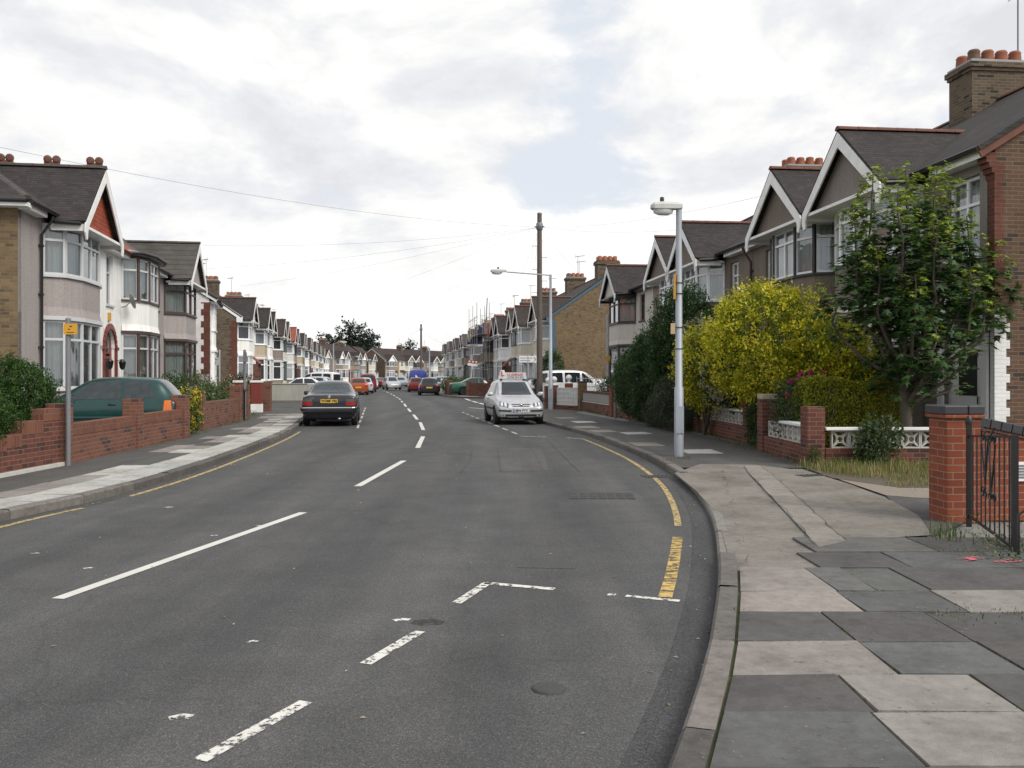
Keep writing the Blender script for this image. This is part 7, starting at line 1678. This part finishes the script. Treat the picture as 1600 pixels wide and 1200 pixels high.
tufts(Wr, -1, .02, 15.3, 39, 1, 16, .14, .09, p=.62); tufts(Wr, -1, .05, 24.5, 39, 1, 22, .28, .12, GRN+DKG, .75, 'w'); tufts(Wl, 1, .0, 16, 37, 1, 9, .10, .06, p=.4); tufts(Wl, 1, .0, 21.5, 25.3, 1, 34, .3, .14, GRN+[(.15, .17, .04)], .9, 'w'); tufts(Wl, 1, .05, 26.5, 34, 1, 26, .22, .12, GRN, .6, 'w')
tufts(KR, 1, .15, 4.6, 6.9, 1, 9, .022, .018, [(.10, .13, .025), (.14, .15, .04)], .9); tufts(KR, 1, .15, 3.0, 4.6, 1, 7, .02, .02, [(.13, .15, .03)], .7); tufts(KR, -1, .02, 15, 29, 1, 16, .07, .06, GRN+[(.2, .2, .05)], .22); tufts(KL, 1, .02, 9, 27, 1, 16, .07, .06, GRN+[(.2, .2, .05)], .16); tufts(KL, -1, .14, 9, 27, 1, 7, .025, .02, GRN, .6)
for (px, py, n, h, sp, k) in ((1478, 838, 60, .15, .09, 'b'), (1500, 846, 40, .11, .10, 'b'), (1545, 850, 60, .10, .14, 'w'), (1580, 858, 50, .09, .12, 'w'), (1520, 862, 70, .03, .14, 'b'), (1455, 838, 60, .03, .12, 'b'), (1590, 880, 40, .05, .1, 'w'), (1560, 872, 30, .06, .06, 'w'), (1490, 958, 50, .02, .11, 'b'), (1590, 958, 50, .02, .11, 'b'), (1465, 958, 24, .02, .04, 'b'), (1045, 720, 20, .07, .06, 'b'), (1068, 716, 26, .08, .08, 'b'), (1530, 830, 50, .16, .12, 'w'), (1585, 840, 60, .2, .12, 'w')):
    q = G(px, py, PAVE); (blades if k == 'b' else weeds)(wd_, rg_, (q.x, q.y, PAVE-.005), n, sp, h, GRN+[(.2, .2, .07), (.28, .25, .1)], *((.006, .8) if k == 'b' else (.04, .018)))
for y1, y0, px0, brks, rowpx in rows[2:]:
    for i in range(110):
        if rg_.random() < .55: x = rg_.uniform(1.5, 4.6); yy = y0
        else: x = rg_.choice([(b[0]-800)/FPX*(y1+y0)/2 for b in brks]); yy = rg_.uniform(y0, y1)
        if math.sin(x*3.1+yy*5)+math.sin(yy*9-x) < .2: continue
        blades(wd_, rg_, (x+rg_.gauss(0, .006), yy+rg_.gauss(0, .006), PAVE-.012), 5, .006, .018, [(.09, .12, .02), (.13, .15, .035), (.07, .09, .02)], .004, .8)
struct(wd_.build('weeds', 'grass'), 'weeds and moss along kerbs, slab joints and wall foots', 'stuff')
lit = MB(); 
for i in range(480):
    y_ = rg_.uniform(4, 30); s = rg_.choice([-1, 1]); x = (kx(KR, y_)-abs(rg_.gauss(.1, .15)) if s > 0 else kx(KL, y_)+abs(rg_.gauss(.1, .15))) if rg_.random() < .55 else rg_.uniform(kx(KL, y_), kx(KR, y_)); a = rg_.uniform(0, 6.28); k = rg_.uniform(.006, .02)
    c = rg_.choice([(.35, .30, .22), (.5, .48, .44), (.30, .20, .10), (.22, .18, .1)]); lit.add([(x+k*math.cos(a), y_+k*math.sin(a), .006), (x-k*.5*math.sin(a), y_+k*.5*math.cos(a), .012), (x-k*math.cos(a), y_-k*math.sin(a), .006), (x+k*.5*math.sin(a), y_-k*.5*math.cos(a), .007)], [(0, 1, 2, 3)], 0, c)
struct(lit.build('leaf_litter', 'leaf'), 'scraps of dry leaf and litter on the road', 'stuff')
# far greenery
def far_tree(label, p, h, rx, n, seed):
    root = tag(empty('broadleaf_tree', (p[0], p[1], 0)), label, 'tree', 'trees behind the left terrace'); r = random.Random(seed); bl = [((0, 0, h*.68), (rx*.75, rx*.75, h*.30), 3)]
    for k in range(9): a = r.uniform(0, 6.28); bl.append(((rx*.65*math.cos(a), rx*.65*math.sin(a), h*r.uniform(.45, .88)), (rx*.42, rx*.42, h*.13), .8))
    leafy(bl, n, .75, .5, [(.018, .034, .018), (.024, .042, .022), (.013, .026, .014)], seed, clump=10, spread=.8, shell=.6).build('crown', 'leaf', root); t = MB(); t.tube([(0, 0, 0), (0, 0, h*.4), (.3, 0, h*.8)], [.55, .42, .12], 8)
    for k in range(6): a = k*1.05; t.tube([(0, 0, h*(.3+.06*k)), (rx*.6*math.cos(a), rx*.6*math.sin(a), h*(.6+.05*k))], [.2, .05], 6)
    t.build('trunk', 'bark', root)
far_tree('large dark tree rising behind the roofs of the left bend', Cpos(559, 262), 17.5, 6.2, 4200, 81); far_tree('smaller dark tree behind the left terrace, left of the large one', Cpos(517, 255), 13.6, 3.4, 1700, 82); far_tree('dark tree peeping over the roofs right of the large tree', Cpos(583, 268), 12.6, 2.6, 1200, 83); far_tree('distant low tree top just above the end terrace roof', Cpos(643, 330), 14.6, 4.0, 1200, 84)
shrub('front_hedge', 'green hedge in the front yards left of the mid green saloon', [((-5.4, 78.2, .8), (.8, 1.8, .75), 1), ((-3.9, 74.0, .75), (.9, 1.6, .7), 1)], 4200, .14, .09, [(.06, .10, .02), (.09, .13, .025)], 'hedge', None, 91, clump=10, spread=.2)
shrub('dark_evergreen', 'dark evergreen bush beside the telegraph pole at the brick gable corner', [((2.6, 57.4, 1.6), (.75, .8, 1.6), 1)], 4200, .14, .08, DKG, 'shrub', None, 92, clump=12, spread=.2)
shrub('garden_shrub', 'loose shrub behind the brown brick wall near the white van', [((4.3, 38.0, .95), (.7, 1.9, .6), 1)], 5200, .09, .03, GRN+GREY, 'shrub', 'garden shrubs', 93, clump=12, spread=.15, shell=.4)
